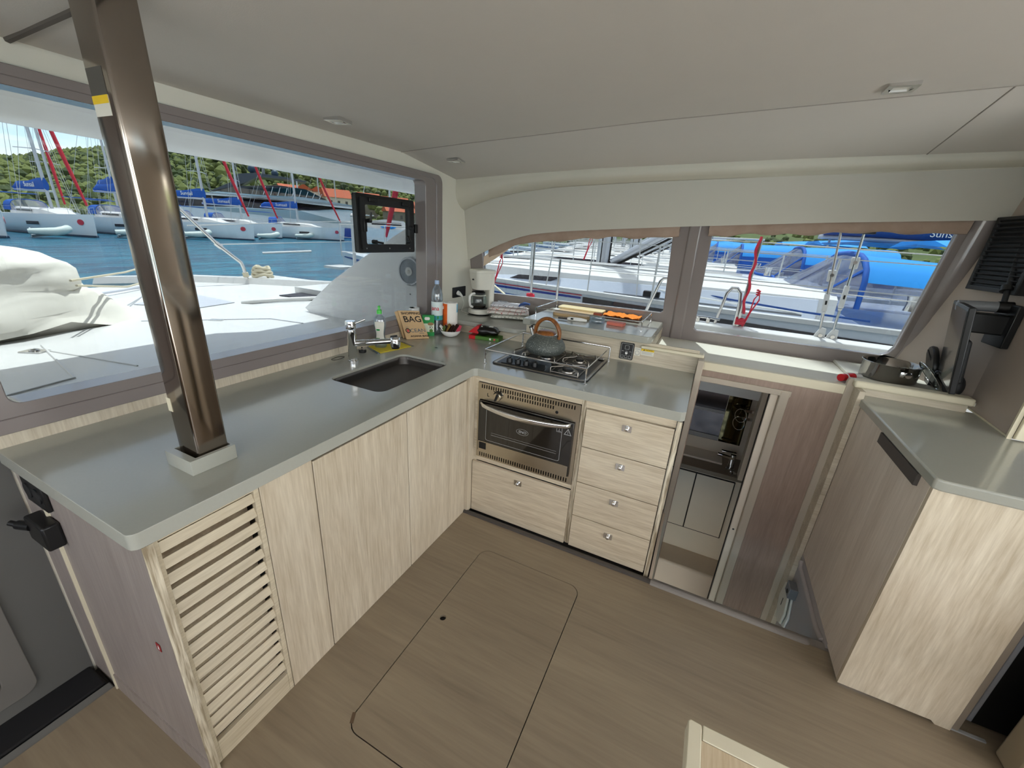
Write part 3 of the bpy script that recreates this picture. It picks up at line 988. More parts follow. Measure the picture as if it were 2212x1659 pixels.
knob(0.302, 0.286, d)
dc = thing('drawer_cabinet', (0.84, 0.3, 0), 'pale laminate cabinet of four drawers with small square-backed chrome knobs', 'cabinet')
part('frame', G().box(0.621, 1.03, YF + 0.002, 0.035, 0.0, 0.857).box(0.621, 1.03, 0.035, 0.6, 0.0, 0.01), M['woodX'], dc)
part('top_rail', G().box(0.621, 1.03, YF - 0.012, YF, 0.824, 0.857), M['woodX'], dc, bevel=0.001)
part('end_panel', G().box(1.033, 1.052, 0.0, 0.62, -0.02, 0.857), M['woodG'], dc)
part('panel_edge', G().box(1.032, 1.0525, -0.006, 0.0, -0.02, 0.857), M['ply'], dc)
zs = [0.002, 0.205, 0.410, 0.614, 0.818]
for i in range(4):
    dd = part('drawer', G().box(0.626, 1.027, -0.004, 0.014, zs[i] + 0.002, zs[i + 1] - 0.002), M['woodX'], dc, bevel=0.002)
    knob(0.826, (0.148, 0.354, 0.56, 0.766)[i], dd)

# --- oven
ov = thing('oven', (0.308, 0.25, 0.37), 'stainless built-in gas oven with black glass door and curved handle', 'oven')
OY = 0.008
part('body', G().box(0.03, 0.59, OY + 0.006, 0.5, 0.375, 0.82), M['kickd'], ov)
slots = []
for i in range(38):
    x = 0.043 + i * 0.01405
    slots.append([(x, OY, z) for x, z in ((x, 0.793), (x + 0.006, 0.793), (x + 0.006, 0.814), (x, 0.814))])
for i in range(19):
    x = 0.20 + i * 0.01405
    slots.append([(x, OY, 0.769), (x + 0.006, OY, 0.769), (x + 0.006, OY, 0.787), (x, OY, 0.787)])
ctl = part('control_panel', G().plate([(0.022, OY, 0.727), (0.596, OY, 0.727), (0.596, OY, 0.823), (0.022, OY, 0.823)], slots, (0, 0.004, 0)), M['ovensteel'], ov, smooth=0)
for x0_, x1_ in ((0.022, 0.034), (0.577, 0.596)):
    part('side_trim', G().box(x0_, x1_, OY, OY + 0.01, 0.371, 0.727), M['ovensteel'], ov)
sl2 = []
for i in range(38):
    x = 0.043 + i * 0.01405
    sl2.append([(x, OY, 0.379), (x + 0.006, OY, 0.379), (x + 0.006, OY, 0.403), (x, OY, 0.403)])
part('lower_vent', G().plate([(0.034, OY, 0.371), (0.577, OY, 0.371), (0.577, OY, 0.415), (0.034, OY, 0.415)], sl2, (0, 0.004, 0)), M['ovensteel'], ov, smooth=0)
part('vent_shadow', G().box(0.024, 0.594, OY + 0.006, OY + 0.012, 0.372, 0.822), M['rubber'], ov)
od = part('door', G().box(0.036, 0.576, -0.006, OY + 0.004, 0.42, 0.724), M['darkglass'], ov, bevel=0.002)
part('door_band', G().box(0.042, 0.570, -0.0085, -0.0055, 0.422, 0.482), M['ovensteel'], od)
part('window', G().plate([(x, -0.0066, z) for x, z in rrect(0.085, 0.52, 0.495, 0.69, 0.012)], [[(x, -0.0066, z) for x, z in rrect(0.087, 0.518, 0.497, 0.688, 0.011)]], (0, 0.0008, 0)), M['greylabel'], od)
part('rack', G().tube([(0.12, -0.0068, 0.535), (0.50, -0.0068, 0.535)], 0.0009, 4).tube([(0.12, -0.0068, 0.548), (0.50, -0.0068, 0.548)], 0.0007, 4), M['greylabel'], od)
hp = []
for i, t in enumerate(lin(0, 1, 24)):
    hp.append((lerp(0.052, 0.562, t), -0.012 - 0.045 * math.sin(PI * min(1, max(0, t))) ** 0.45, 0.712 - 0.012 * math.sin(PI * t)))
rings = []
for i, p in enumerate(hp):
    w = 0.011 + 0.004 * math.sin(PI * i / 23)
    rings.append([Vector(p) + Vector((0, 0.006 * math.cos(2 * PI * k / 12), w * math.sin(2 * PI * k / 12))) for k in range(12)])
part('handle', G().loft(rings, caps=True), M['chrome'], od, smooth=80)
kb = part('thermostat_knob', G().tube([(0.145, OY, 0.766), (0.145, -0.012, 0.766)], 0.022, 24), M['ovensteel'], ov, bevel=0.002)
part('pointer', G().obox((0.145, -0.017, 0.766), (0.010, 0.012, 0.044), (0, 0.35, 0)), M['black'], kb, bevel=0.002)
part('knob_ring', G().tube([(0.145 + 0.026 * math.cos(a), OY - 0.001, 0.766 + 0.026 * math.sin(a)) for a in lin(0.3, 3.0, 14)], 0.003, 6), M['black'], kb)
part('lettering', text_geo('L', 0.026, (0.078, OY - 0.0005, 0.752), (1, 0, 0), (0, 0, 1), bold=True), M['ink'], ctl, smooth=0)
part('tick_mark', G().box(0.116, 0.125, OY - 0.001, OY, 0.787, 0.790), M['ink'], ctl)
part('tick_mark', G().box(0.165, 0.175, OY - 0.001, OY, 0.778, 0.781), M['ink'], ctl)
part('sensor_hole', G().tube([(0.477, OY + 0.002, 0.757), (0.477, OY - 0.001, 0.757)], 0.008, 16), M['rubber'], ctl)
part('type_label', G().box(0.048, 0.092, -0.0095, -0.0085, 0.436, 0.476), M['ink'], od)
part('logo', G().tube([(0.305 + 0.034 * math.cos(a), -0.007, 0.603 + 0.017 * math.sin(a)) for a in lin(0, 2 * PI * 31 / 32, 32)], 0.0009, 4, closed=True), M['greylabel'], od)
part('logo_letters', text_geo('ENO', 0.020, (0.283, -0.0066, 0.596), (1, 0, 0), (0, 0, 1), bold=True, sx=1.1), M['greylabel'], od, smooth=0)
part('symbol', G().plate([(0.49, -0.0064, 0.66), (0.52, -0.0064, 0.66), (0.52, -0.0064, 0.685), (0.49, -0.0064, 0.685)], [[(0.492, -0.0064, 0.662), (0.518, -0.0064, 0.662), (0.518, -0.0064, 0.683), (0.492, -0.0064, 0.683)]], (0, -0.0006, 0)).box(0.504, 0.506, -0.007, -0.0064, 0.664, 0.68).box(0.496, 0.514, -0.007, -0.0064, 0.665, 0.667), M['greylabel'], od, smooth=0)
part('symbol', G().plate([(0.53, -0.0064, 0.655), (0.57, -0.0064, 0.655), (0.55, -0.0064, 0.69)], [[(0.535, -0.0064, 0.658), (0.565, -0.0064, 0.658), (0.55, -0.0064, 0.684)]], (0, -0.0006, 0)).box(0.549, 0.551, -0.007, -0.0064, 0.662, 0.676), M['greylabel'], od, smooth=0)

# --- tap beside the sink
tp = thing('kitchen_tap', (-0.575, -0.285, 0.90), 'tall chrome galley mixer tap with pull-out spout over the sink', 'tap')
part('body', G().lathe([(0.027, 0.90), (0.027, 0.906), (0.0215, 0.910), (0.0215, 0.945), (0.0222, 0.946), (0.0222, 1.022), (0.0245, 1.026), (0.0245, 1.070)], (-0.575, -0.285, 0), 28), M['chrome'], tp, smooth=50)
part('cap', G().lathe([(0.0245, 1.073), (0.0255, 1.076), (0.0255, 1.109), (0.024, 1.114), (0.012, 1.115)], (-0.575, -0.285, 0), 28), M['chrome'], tp, smooth=50)
part('lever', G().tube([(-0.560, -0.270, 1.100), (-0.527, -0.232, 1.120)], 0.0055, 12), M['chrome'], tp)
sd_ = Vector((-0.395, -0.165, 1.015))
s0 = Vector((-0.565, -0.275, 0.995))
part('spout', G().tube([s0, lerp(s0, sd_, 0.28)], 0.0165, 20).tube([lerp(s0, sd_, 0.29), lerp(s0, sd_, 0.97)], [0.0155, 0.014], 20), M['chrome'], tp)
hd = part('spray_head', G().lathe([(0.016, 0.982), (0.024, 0.984), (0.0265, 1.000), (0.0265, 1.022), (0.022, 1.036), (0.012, 1.040)], (-0.392, -0.163, 0), 24), M['chrome'], tp, smooth=60)
part('spray_nozzle', G().lathe([(0.010, 0.972), (0.020, 0.974), (0.022, 0.985)], (-0.392, -0.163, 0), 24), M['black'], hd)
part('rubber_button', G().obox((-0.397, -0.168, 1.040), (0.036, 0.022, 0.006), (0, -0.15, 0.6)), M['rubber'], hd, bevel=0.003)
pl = thing('sink_plug', (-0.655, -0.138, CZ), 'black and white rubber sink plug with a little chain knob, behind the tap', 'plug')
part('disc', G().lathe([(0.020, 0.900), (0.0215, 0.904), (0.0205, 0.914), (0.018, 0.915)], (-0.655, -0.138, 0), 20), M['rubber'], pl)
part('plate', G().lathe([(0.016, 0.9151), (0.017, 0.9165), (0.010, 0.918)], (-0.655, -0.138, 0), 20), M['chrome'], pl)
part('ring', G().ball((-0.657, -0.139, 0.926), 0.0045, 8, 6), M['rubber'], pl)
solo('hair_tie', G().tube([(-0.668 + 0.018 * math.cos(a), -0.30 + 0.04 * math.sin(a), 0.9015 + 0.001 * math.sin(3 * a)) for a in lin(0, 2 * PI * 23 / 24, 24)], 0.0013, 5, closed=True), M['ink'], 'thin dark elastic loop lying behind the tap', 'elastic')
solo('drain_cover', G().lathe([(0.009, 0.9002), (0.009, 0.9012), (0.006, 0.9014)], (-0.389, 0.194, 0), 16), M['rubber'], 'small dark hole cover in the worktop between sink and bowl', 'hole cover')

# sponge cloth in its sleeve
cl = thing('cleaning_cloth', (-0.60, 0.05, CZ), 'flat yellow cleaning cloth in a clear sleeve under the soap bottle', 'cloth')
a_, b_, c_, d_ = Vector((-0.708, -0.038, 0.901)), Vector((-0.56, -0.10, 0.901)), Vector((-0.515, 0.115, 0.901)), Vector((-0.64, 0.155, 0.901))
part('cloth', G().plate([a_, b_, c_, d_], [], (0, 0, 0.004)), M['yellow'], cl, bevel=0.001)
part('sleeve_end', G().plate([a_ + Vector((0.006, -0.02, 0)), b_ + Vector((0.0, -0.022, 0)), b_ + Vector((0, -0.001, 0)), a_ + Vector((0.0, -0.001, 0))], [], (0, 0, 0.0015)), M['pet'], cl)
part('sleeve_end', G().plate([c_ + Vector((0.0, 0.001, 0)), c_ + Vector((0.006, 0.022, 0)), d_ + Vector((0.006, 0.020, 0)), d_ + Vector((0, 0.001, 0))], [], (0, 0, 0.0015)), M['pet'], cl)

# washing-up liquid
SX, SY = -0.636, -0.012
sb = thing('soap_bottle', (SX, SY, 0.906), 'clear washing-up liquid bottle with a green push cap beside the tap', 'bottle')
sm_ = Matrix.Translation((SX, SY, 0)) @ Matrix.Rotation(R(40), 4, 'Z')
prof = [(0.030, 0.906), (0.035, 0.912), (0.0345, 0.94), (0.029, 0.965), (0.026, 0.985), (0.029, 1.010), (0.0345, 1.035), (0.0355, 1.055), (0.032, 1.078), (0.020, 1.093), (0.0125, 1.098), (0.0125, 1.106)]
part('bottle', G().lathe(prof, (0, 0, 0), 24, 1.0, 0.62).xf(sm_), M['pet'], sb, smooth=60)
part('liquid', G().lathe([(0.028, 0.909), (0.033, 0.914), (0.0325, 0.94), (0.027, 0.965), (0.0245, 0.985), (0.027, 1.01), (0.0325, 1.034)], (0, 0, 0), 20, 1.0, 0.6).xf(sm_), M['clearg'], sb, smooth=60)
cp = part('cap', G().lathe([(0.014, 1.104), (0.0145, 1.107), (0.0145, 1.124), (0.012, 1.127)], (0, 0, 0), 20).xf(sm_), M['lgreen'], sb)
part('push_top', G().lathe([(0.0085, 1.127), (0.0065, 1.129), (0.006, 1.137), (0.0085, 1.139), (0.008, 1.146), (0.005, 1.149)], (0, 0, 0), 14).xf(sm_), M['lgreen'], cp, smooth=25)


def wrap_patch(cx, cy, r_, a0, a1, z0, z1, th=0.0005, n=12, prof_=None, sy=1.0):
    g_ = G()
    rings_ = []
    for z in lin(z0, z1, 8):
        rr_ = r_ if prof_ is None else interp(prof_, z) + 0.0008
        row = [Vector((cx + rr_ * math.cos(a), cy + rr_ * sy * math.sin(a), z)) for a in lin(a0, a1, n)]
        rings_.append(row)
    g_.loft(rings_, closed_u=False)
    return g_


zp = [(z, r_) for r_, z in prof]
lb = part('label', wrap_patch(0, 0, 0, R(-140), R(-45), 0.935, 1.06, prof_=zp, sy=0.62).xf(sm_), M['offwhite'], sb, smooth=60)
zp2 = [(z, r_ + 0.0006) for r_, z in prof]
part('label_stripe', wrap_patch(0, 0, 0, R(-128), R(-92), 1.008, 1.018, prof_=zp2, sy=0.62).xf(sm_), M['green'], lb)
part('label_leaf', wrap_patch(0, 0, 0, R(-138), R(-95), 0.938, 0.965, prof_=zp2, sy=0.62).xf(sm_), mat('olive_print', '#3f6b2f', 0.5), lb)

# brown paper bag, folded and leaning
bg = thing('paper_bag', (-0.62, 0.28, CZ), 'brown paper bag with black lettering standing on the worktop by the window', 'bag')
BL, BR_, TL, TR = Vector((-0.648, 0.232, 0.901)), Vector((-0.552, 0.345, 0.901)), Vector((-0.694, 0.212, 1.085)), Vector((-0.600, 0.305, 1.083))
back = Vector((-0.045, 0.035, 0.0))
g = G()
b2 = Vector((-0.052, 0.038, 0))
t2 = Vector((-0.012, 0.008, -0.004))
g.add([BL, BR_, TR, TL, BL + b2, BR_ + b2, TR + t2, TL + t2], [(0, 1, 2, 3), (5, 4, 7, 6), (0, 3, 7, 4), (1, 5, 6, 2), (3, 2, 6, 7), (0, 4, 5, 1)])
part('bag_body', g, M['paper'], bg, bevel=0.003, smooth=30)
fold = [BL + Vector((-0.03, 0.01, 0.0)), BL + Vector((-0.062, 0.03, 0.0)), TL + Vector((-0.028, 0.0, -0.012)), TL + Vector((-0.008, 0.006, -0.004))]
part('bag_fold', G().plate(fold, [], (0.004, 0.004, 0)), M['paper'], bg, bevel=0.001)
bx = (BR_ - BL).normalized()
bn = (BR_ - BL).cross(TL - BL).normalized()
if bn.y > 0:
    bn = -bn
bup = ((TL + TR) / 2 - (BL + BR_) / 2).normalized()
W_ = (BR_ - BL).length


def bagtext(t, size, u, v, m_, bold=True, sx=1.0):
    o_ = BL + (BR_ - BL) * u + (lerp(TL, TR, u) - lerp(BL, BR_, u)) * v + bn * 0.0035
    xd = (lerp(BR_, TR, v) - lerp(BL, TL, v)).normalized()
    return part('lettering', text_geo(t, size, o_, xd, bup, 0.0003, bold, sx), m_, bg, smooth=0)


bagtext('SHOPPING', 0.022, 0.10, 0.87, M['ink'], True, 1.12)
bagtext('BAG', 0.056, 0.13, 0.61, M['ink'], True, 1.02)
bagtext('CEAN', 0.034, 0.27, 0.25, mat('grey_blue_print', '#4c6470', 0.7), False, 1.1)
bagtext('AGANA BASE', 0.017, 0.22, 0.08, M['ink'], True, 1.18)
bagtext('OUR', 0.008, 0.12, 0.42, mat('pale_print', '#8d9f9c', 0.7), False)
bagtext('PROMISE', 0.008, 0.64, 0.19, mat('grey_print', '#5a6c74', 0.7), False)
oc = BL + (BR_ - BL) * 0.18 + (lerp(TL, TR, 0.18) - lerp(BL, BR_, 0.18)) * 0.31 + bn * 0.0038
part('printed_ring', G().tube([oc + bx * 0.0125 * math.cos(a) + bup * 0.0145 * math.sin(a) for a in lin(0, 2 * PI * 23 / 24, 24)], 0.0022, 5, closed=True), M['ink'], bg)
part('printed_drop', G().plate([oc + bx * 0.006 * math.cos(a) + bup * 0.010 * math.sin(a) for a in lin(0, 2 * PI * 11 / 12, 12)], [], bn * 0.0006), M['red'], bg)

# green carton behind the bag
gc = thing('green_carton', (-0.60, 0.41, CZ), 'green and cream food carton standing behind the paper bag', 'carton')
gm = Matrix.Translation((-0.612, 0.415, 0.9)) @ Matrix.Rotation(R(38), 4, 'Z')
part('carton_body', G().box(-0.038, 0.038, -0.016, 0.016, 0.0, 0.138).xf(gm), mat('cream_card', '#dde6cf', 0.6), gc, bevel=0.001)
part('green_top', G().box(-0.0385, 0.0385, -0.0165, 0.0165, 0.085, 0.1385).xf(gm), M['green'], gc)
part('green_foot', G().box(-0.0385, 0.0385, -0.0165, 0.0165, 0.0, 0.028).xf(gm), M['green'], gc)
part('white_patch', G().plate([(x, -0.0168, z) for x, z in rrect(-0.025, 0.01, 0.108, 0.128, 0.008)], [], (0, -0.0006, 0)).xf(gm), M['white'], gc)
part('printed_fruit', G().plate([(0.015 + 0.02 * math.cos(a), -0.0168, 0.082 + 0.011 * math.sin(a)) for a in lin(0, 2 * PI * 15 / 16, 16)], [], (0, -0.0007, 0)).xf(gm), M['goldp'], gc)
part('printed_fruit', G().plate([(0.018 + 0.012 * math.cos(a), -0.0168, 0.036 + 0.012 * math.sin(a)) for a in lin(0, 2 * PI * 15 / 16, 16)], [], (0, -0.0007, 0)).xf(gm), mat('kiwi_print', '#4f7a2e', 0.6), gc)
part('lettering', text_geo('IO', 0.022, Vector((0.006, -0.0172, 0.052)), (1, 0, 0), (0, 0, 1), 0.0003, True).xf(gm), M['ink'], gc, smooth=0)

# big water bottle
bo = thing('water_bottle', (-0.603, 0.502, CZ), 'large clear plastic water bottle with a pale blue cap and red-lettered label', 'bottle')
bp_ = [(0.030, 0.901), (0.036, 0.905), (0.0375, 0.93), (0.0365, 0.96), (0.0375, 0.99), (0.0375, 1.125), (0.0385, 1.135), (0.0385, 1.155), (0.0365, 1.175), (0.030, 1.198), (0.020, 1.218), (0.0135, 1.228), (0.0125, 1.237)]
part('bottle', G().lathe(bp_, (-0.603, 0.502, 0), 32), M['pet'], bo, smooth=60)
part('cap', G().lathe([(0.0150, 1.236), (0.0155, 1.238), (0.0150, 1.256), (0.0135, 1.260)], (-0.603, 0.502, 0), 24), mat('pale_blue_cap', '#a9bfe0', 0.4), bo)
lab = part('label', wrap_patch(-0.603, 0.502, 0.0385, R(-160), R(40), 0.998, 1.122, n=24), mat('bottle_label', '#d5e2e2', 0.4), bo, smooth=60)
part('label_band', wrap_patch(-0.603, 0.502, 0.0388, R(-160), R(40), 0.998, 1.03, n=24), M['teal'], lab, smooth=60)
part('label_fruit', G().ball((-0.578, 0.4765, 1.018), (0.008, 0.008, 0.012)), mat('leaf_print', '#2c8c50', 0.5), lab)
tg = text_geo('jana', 0.040, (0, 0, 0), (1, 0, 0), (0, 1, 0), 0.0003, True, 0.95)
wv = []
for v in tg.v:
    a = R(-122) + v.x / 0.0385
    wv.append(Vector((-0.603 + (0.0392 + v.z) * math.cos(a), 0.502 + (0.0392 + v.z) * math.sin(a), 1.066 + v.y)))
tg.v = wv
part('lettering', tg, M['red'], lab, smooth=0)

# kitchen towel roll in its wrapper
RX, RY = -0.612, 0.668 - 0.035
tw = thing('kitchen_roll', (-0.605, 0.60, CZ), 'white kitchen roll in an orange printed wrapper beside the water bottle', 'kitchen roll')
part('roll', G().lathe([(0.049, 0.901), (0.050, 0.905), (0.050, 1.110), (0.047, 1.114), (0.018, 1.113), (0.0175, 1.08)], (-0.543, 0.572, 0), 36), M['tissue'], tw, smooth=50)
part('printed_wrapper', wrap_patch(-0.543, 0.572, 0.0506, R(-160), R(-80), 0.905, 1.108, n=10), M['orange'], tw, smooth=60)
part('printed_wrapper', wrap_patch(-0.543, 0.572, 0.0506, R(2), R(30), 1.05, 1.106, n=6), M['cyan'], tw, smooth=60)
part('white_print', G().ball((-0.572, 0.529, 1.08), (0.010, 0.003, 0.012)), M['white'], tw)

# bowl of sachets
bw = thing('white_bowl', (-0.483, 0.488, CZ), 'small white bowl full of tea and sugar sachets', 'bowl')
part('bowl', G().lathe([(0.026, 0.901), (0.030, 0.902), (0.048, 0.912), (0.064, 0.930), (0.071, 0.946), (0.069, 0.946), (0.061, 0.932), (0.045, 0.916), (0.010, 0.910)], (-0.483, 0.488, 0), 36), M['ceramic'], bw, smooth=60)
sach = [('brown', 'brownp'), ('gold', 'goldp'), ('white', 'white'), ('olive', 'olive'), ('pink', 'pink'), ('dark', 'blackfoil')]
spec = [(-0.045, -0.01, 'white', 'white', -50), (-0.052, -0.002, 'white', 'white', -60), (-0.04, 0.02, 'dark red', 'red', -30), (-0.025, -0.028, 'olive green', 'olive', 10), (-0.012, -0.03, 'dark brown', 'brownp', 20), (0.0, -0.026, 'gold', 'goldp', 25), (0.012, -0.022, 'dark brown', 'brownp', 30), (0.024, -0.016, 'dark brown', 'brownp', 35), (-0.01, 0.0, 'gold', 'goldp', 15), (0.004, 0.006, 'dark brown', 'brownp', 25), (0.016, 0.008, 'pale', 'offwhite', 40), (0.036, -0.002, 'dark brown', 'brownp', 45), (0.048, 0.012, 'pink', 'pink', 60), (0.056, 0.002, 'pink', 'pink', 75)]
SL = ['white paper stick at the far left of the white bowl', 'second white paper stick, just behind the leftmost one in the bowl', 'dark red sachet at the back left of the white bowl', 'olive green sachet at the front left of the white bowl', 'dark brown sachet just right of the olive green one in the bowl', 'gold-edged sachet in the front middle of the white bowl', 'dark brown sachet just right of the front gold one in the bowl', 'dark brown sachet at the front right of the white bowl', 'gold sachet in the centre of the white bowl', 'dark brown sachet in the centre of the bowl behind the front row', 'pale cream sachet among the brown ones in the white bowl', 'dark brown sachet leaning right beside the pink ones in the bowl', 'pink sachet at the back right of the white bowl', 'pink sachet leaning out at the far right of the white bowl']
for i, (dx, dy, nm, mk, an) in enumerate(spec):
    c0 = Vector((-0.483 + dx * 0.8 + dy * 0.3, 0.488 + dy + dx * 0.55, 0.950 + 0.004 * (i % 3)))
    gg = G().obox(c0, (0.004, 0.024, 0.058), (R(18 + (i * 7) % 14), R(an * 0.6), R(an + 60)))
    gg.jitter(0.002, 60)
    solo('sachet', gg, M[mk], SL[i], 'sachet', 'sachets in the white bowl', bevel=0.0006)

# coffee pack lying on a flat green box
fb = thing('flat_box', (-0.26, 0.60, CZ), 'flat green and red carton lying under the coffee pack', 'carton')
fm = Matrix.Translation((-0.262, 0.588, 0.9)) @ Matrix.Rotation(R(10), 4, 'Z')
part('box_body', G().box(-0.105, 0.105, -0.05, 0.05, 0.001, 0.024).xf(fm), mat('green_card', '#4d7a2c', 0.5), fb, bevel=0.001)
part('box_end', G().box(-0.1055, -0.06, -0.0505, 0.0505, 0.0008, 0.0245).xf(fm), M['red'], fb)
part('box_badge', G().box(0.04, 0.052, -0.051, -0.05, 0.006, 0.019).xf(fm), M['white'], fb)
part('box_badge', G().box(0.07, 0.082, -0.051, -0.05, 0.006, 0.019).xf(fm), M['pink'], fb)
ck = thing('coffee_pack', (-0.26, 0.61, 0.925), 'crumpled black and red foil coffee pack lying on the flat box', 'food packet')
gk = G()
rings = []
for i, t in enumerate(lin(-1, 1, 16)):
    w = 0.040 * (1 - max(0, -t - 0.55) * 0.9)
    hgt = 0.034 * (1 - abs(t) ** 6) * (1 if t > -0.6 else max(0.25, 1 + (t + 0.6) * 1.8)) + 0.006
    rings.append([Vector((t * 0.088, w * math.cos(a) * (1 if abs(math.cos(a)) < 0.8 else 1), 0.028 + hgt * math.sin(a) * 0.85)) for a in lin(0, 2 * PI * 15 / 16, 16)])
gk.loft(rings, caps=True)
gk.jitter(0.007, 28)
gk.xf(Matrix.Translation((-0.258, 0.585, 0.929)) @ Matrix.Rotation(R(12), 4, 'Z'))
part('pack_body', gk, M['blackfoil'], ck, smooth=60)
tail = G().loft([[Vector((-0.115, -0.03, 0.012)), Vector((-0.115, 0.035, 0.016)), Vector((-0.112, 0.035, 0.022)), Vector((-0.112, -0.03, 0.018))], [Vector((-0.075, -0.036, 0.012)), Vector((-0.075, 0.036, 0.012)), Vector((-0.075, 0.036, 0.052)), Vector((-0.075, -0.036, 0.05))], [Vector((-0.045, -0.040, 0.01)), Vector((-0.045, 0.04, 0.01)), Vector((-0.045, 0.03, 0.064)), Vector((-0.045, -0.03, 0.062))]], caps=True)
tail.jitter(0.005, 40)
tail.xf(Matrix.Translation((-0.258, 0.585, 0.929)) @ Matrix.Rotation(R(12), 4, 'Z'))
part('red_end', tail, M['red'], ck, smooth=30)
for (u0, u1, mk) in ((-0.03, -0.022, 'offwhite'), (-0.015, 0.012, 'olive'), (0.022, 0.05, 'offwhite')):
    gg = G().box(u0, u1, -0.012, 0.012, 0.058, 0.0605)
    gg.jitter(0.004, 50).xf(Matrix.Translation((-0.258, 0.575, 0.929)) @ Matrix.Rotation(R(20), 4, 'Z'))
    part('printed_patch', gg, M[mk], ck)

# coffee maker on the lower shelf
CX, CY = -0.518, 0.93
cmk = thing('coffee_maker', (CX, CY, 0.987), 'white drip coffee maker with glass jug on the corner shelf', 'coffee maker')
cm_ = Matrix.Translation((CX, CY, 0.987)) @ Matrix.Rotation(R(62), 4, 'Z')
part('base', G().lathe([(0.078, 0.0), (0.082, 0.004), (0.082, 0.010)], (0, 0, 0), 36).xf(cm_), M['black'], cmk, smooth=50)
part('base_ring', G().lathe([(0.083, 0.010), (0.086, 0.014), (0.084, 0.040), (0.074, 0.045), (0.066, 0.045)], (0, 0, 0), 36).xf(cm_), M['offwhite'], cmk, smooth=50)
part('hot_plate', G().lathe([(0.066, 0.045), (0.066, 0.048), (0.02, 0.048)], (0, 0, 0), 30).xf(cm_), M['black'], cmk)
part('column', G().loft([[Vector((0.060, -0.046, z)), Vector((0.105, -0.046, z)), Vector((0.105, 0.046, z)), Vector((0.060, 0.046, z))] for z in (0.01, 0.20, 0.325)], caps=True).xf(cm_), M['offwhite'], cmk, bevel=0.012, seg=3)
part('filter_housing', G().loft([rr3(-0.052 * s_, 0.075, -0.058 * s_, 0.058 * s_, 0.03, z) for z, s_ in ((0.188, 0.92), (0.20, 1.0), (0.29, 1.22), (0.31, 1.25))], caps=True).xf(cm_), M['offwhite'], cmk, smooth=50)
part('lid', G().loft([rr3(-0.066, 0.105, -0.073, 0.073, 0.03, z) for z in (0.311, 0.325)] + [rr3(-0.058, 0.10, -0.066, 0.066, 0.028, 0.332)], caps=True).xf(cm_), M['offwhite'], cmk, smooth=50)
jg = part('jug', G().lathe([(0.050, 0.050), (0.056, 0.056), (0.062, 0.080), (0.064, 0.105), (0.058, 0.135), (0.047, 0.158), (0.045, 0.160)], (-0.012, 0, 0), 32).xf(cm_), M['clearg'], cmk, smooth=60)
part('coffee_rest', G().lathe([(0.049, 0.052), (0.055, 0.057), (0.060, 0.073)], (-0.012, 0, 0), 28).xf(cm_), mat('dark_brew', '#2a211c', 0.2), jg)
part('jug_lid', G().lathe([(0.050, 0.158), (0.051, 0.168), (0.040, 0.174), (0.02, 0.178)], (-0.012, 0, 0), 28).xf(cm_), M['black'], jg, smooth=50)
part('jug_band', G().tube([(-0.012 + 0.055 * math.cos(a), 0.055 * math.sin(a), 0.146) for a in lin(0, 2 * PI * 31 / 32, 32)], 0.003, 6, closed=True).xf(cm_), M['offwhite'], jg)
hp_ = [(-0.055, -0.018, 0.160), (-0.085, -0.028, 0.160), (-0.108, -0.036, 0.145), (-0.112, -0.038, 0.110), (-0.103, -0.034, 0.075), (-0.075, -0.022, 0.062)]
part('jug_handle', G().tube([Vector(p) for p in hp_], 0.009, 10).xf(cm_), M['white'], jg, smooth=60)
ln = G().lathe([(0.006, 0), (0.006, 0.0005)], (0, 0, 0), 3)
part('printed_scene', G().plate([(-0.0664, -0.022 + 0.004 * i * 1.0, 0.262 + (0.010 if i == 3 else 0.004 * (i % 2))) for i in range(8)] + [(-0.0664, 0.006, 0.256), (-0.0664, -0.022, 0.256)], [], (-0.0006, 0, 0)).xf(cm_), M['ink'], cmk, smooth=0)
solo('wire_handle', G().tube([(-0.42, 1.03, 1.00), (-0.42, 1.03, 1.075), (-0.41, 1.03, 1.088), (-0.34, 1.05, 1.085), (-0.325, 1.055, 1.07), (-0.325, 1.06, 1.0)], 0.004, 8), M['chrome'], 'bent chrome wire handle rising behind the coffee maker and tea towels', 'handle')

# socket with plug and flex
so = thing('wall_socket', (XW, 0.972, 1.09), 'black double wall socket plate on the forward wall behind the coffee maker', 'socket')
part('plate', G().plate(yz(rrect(0.882, 1.062, 1.088, 1.166, 0.004, 3), XW + 0.001), [], (0.008, 0, 0)), M['black'], so, bevel=0.002)
part('outlet', G().tube([(XW + 0.004, 0.935, 1.127), (XW + 0.011, 0.935, 1.127)], 0.021, 20), M['black_soft'], so)
part('outlet', G().tube([(XW + 0.004, 1.01, 1.127), (XW + 0.011, 1.01, 1.127)], 0.021, 20), M['black_soft'], so)
pg_ = thing('plug', (XW + 0.02, 0.945, 1.11), 'white mains plug in the black wall socket', 'plug')
part('plug_body', G().tube([(XW + 0.011, 0.94, 1.124), (XW + 0.03, 0.942, 1.118)], [0.018, 0.015], 12).tube([(XW + 0.03, 0.942, 1.118), (XW + 0.055, 0.945, 1.098)], [0.013, 0.006], 10), M['white'], pg_)
part('flex', G().tube([(XW + 0.052, 0.945, 1.10), (XW + 0.08, 0.93, 1.05), (XW + 0.075, 0.90, 1.0), (XW + 0.10, 0.885, 0.992), (XW + 0.15, 0.88, 0.990)], 0.003, 8), M['offwhite'], pg_, smooth=60)

# pile of tea towels
TX, TY = -0.275, 0.955
tm = Matrix.Translation((TX, TY, 0.987)) @ Matrix.Rotation(R(20), 4, 'Z')


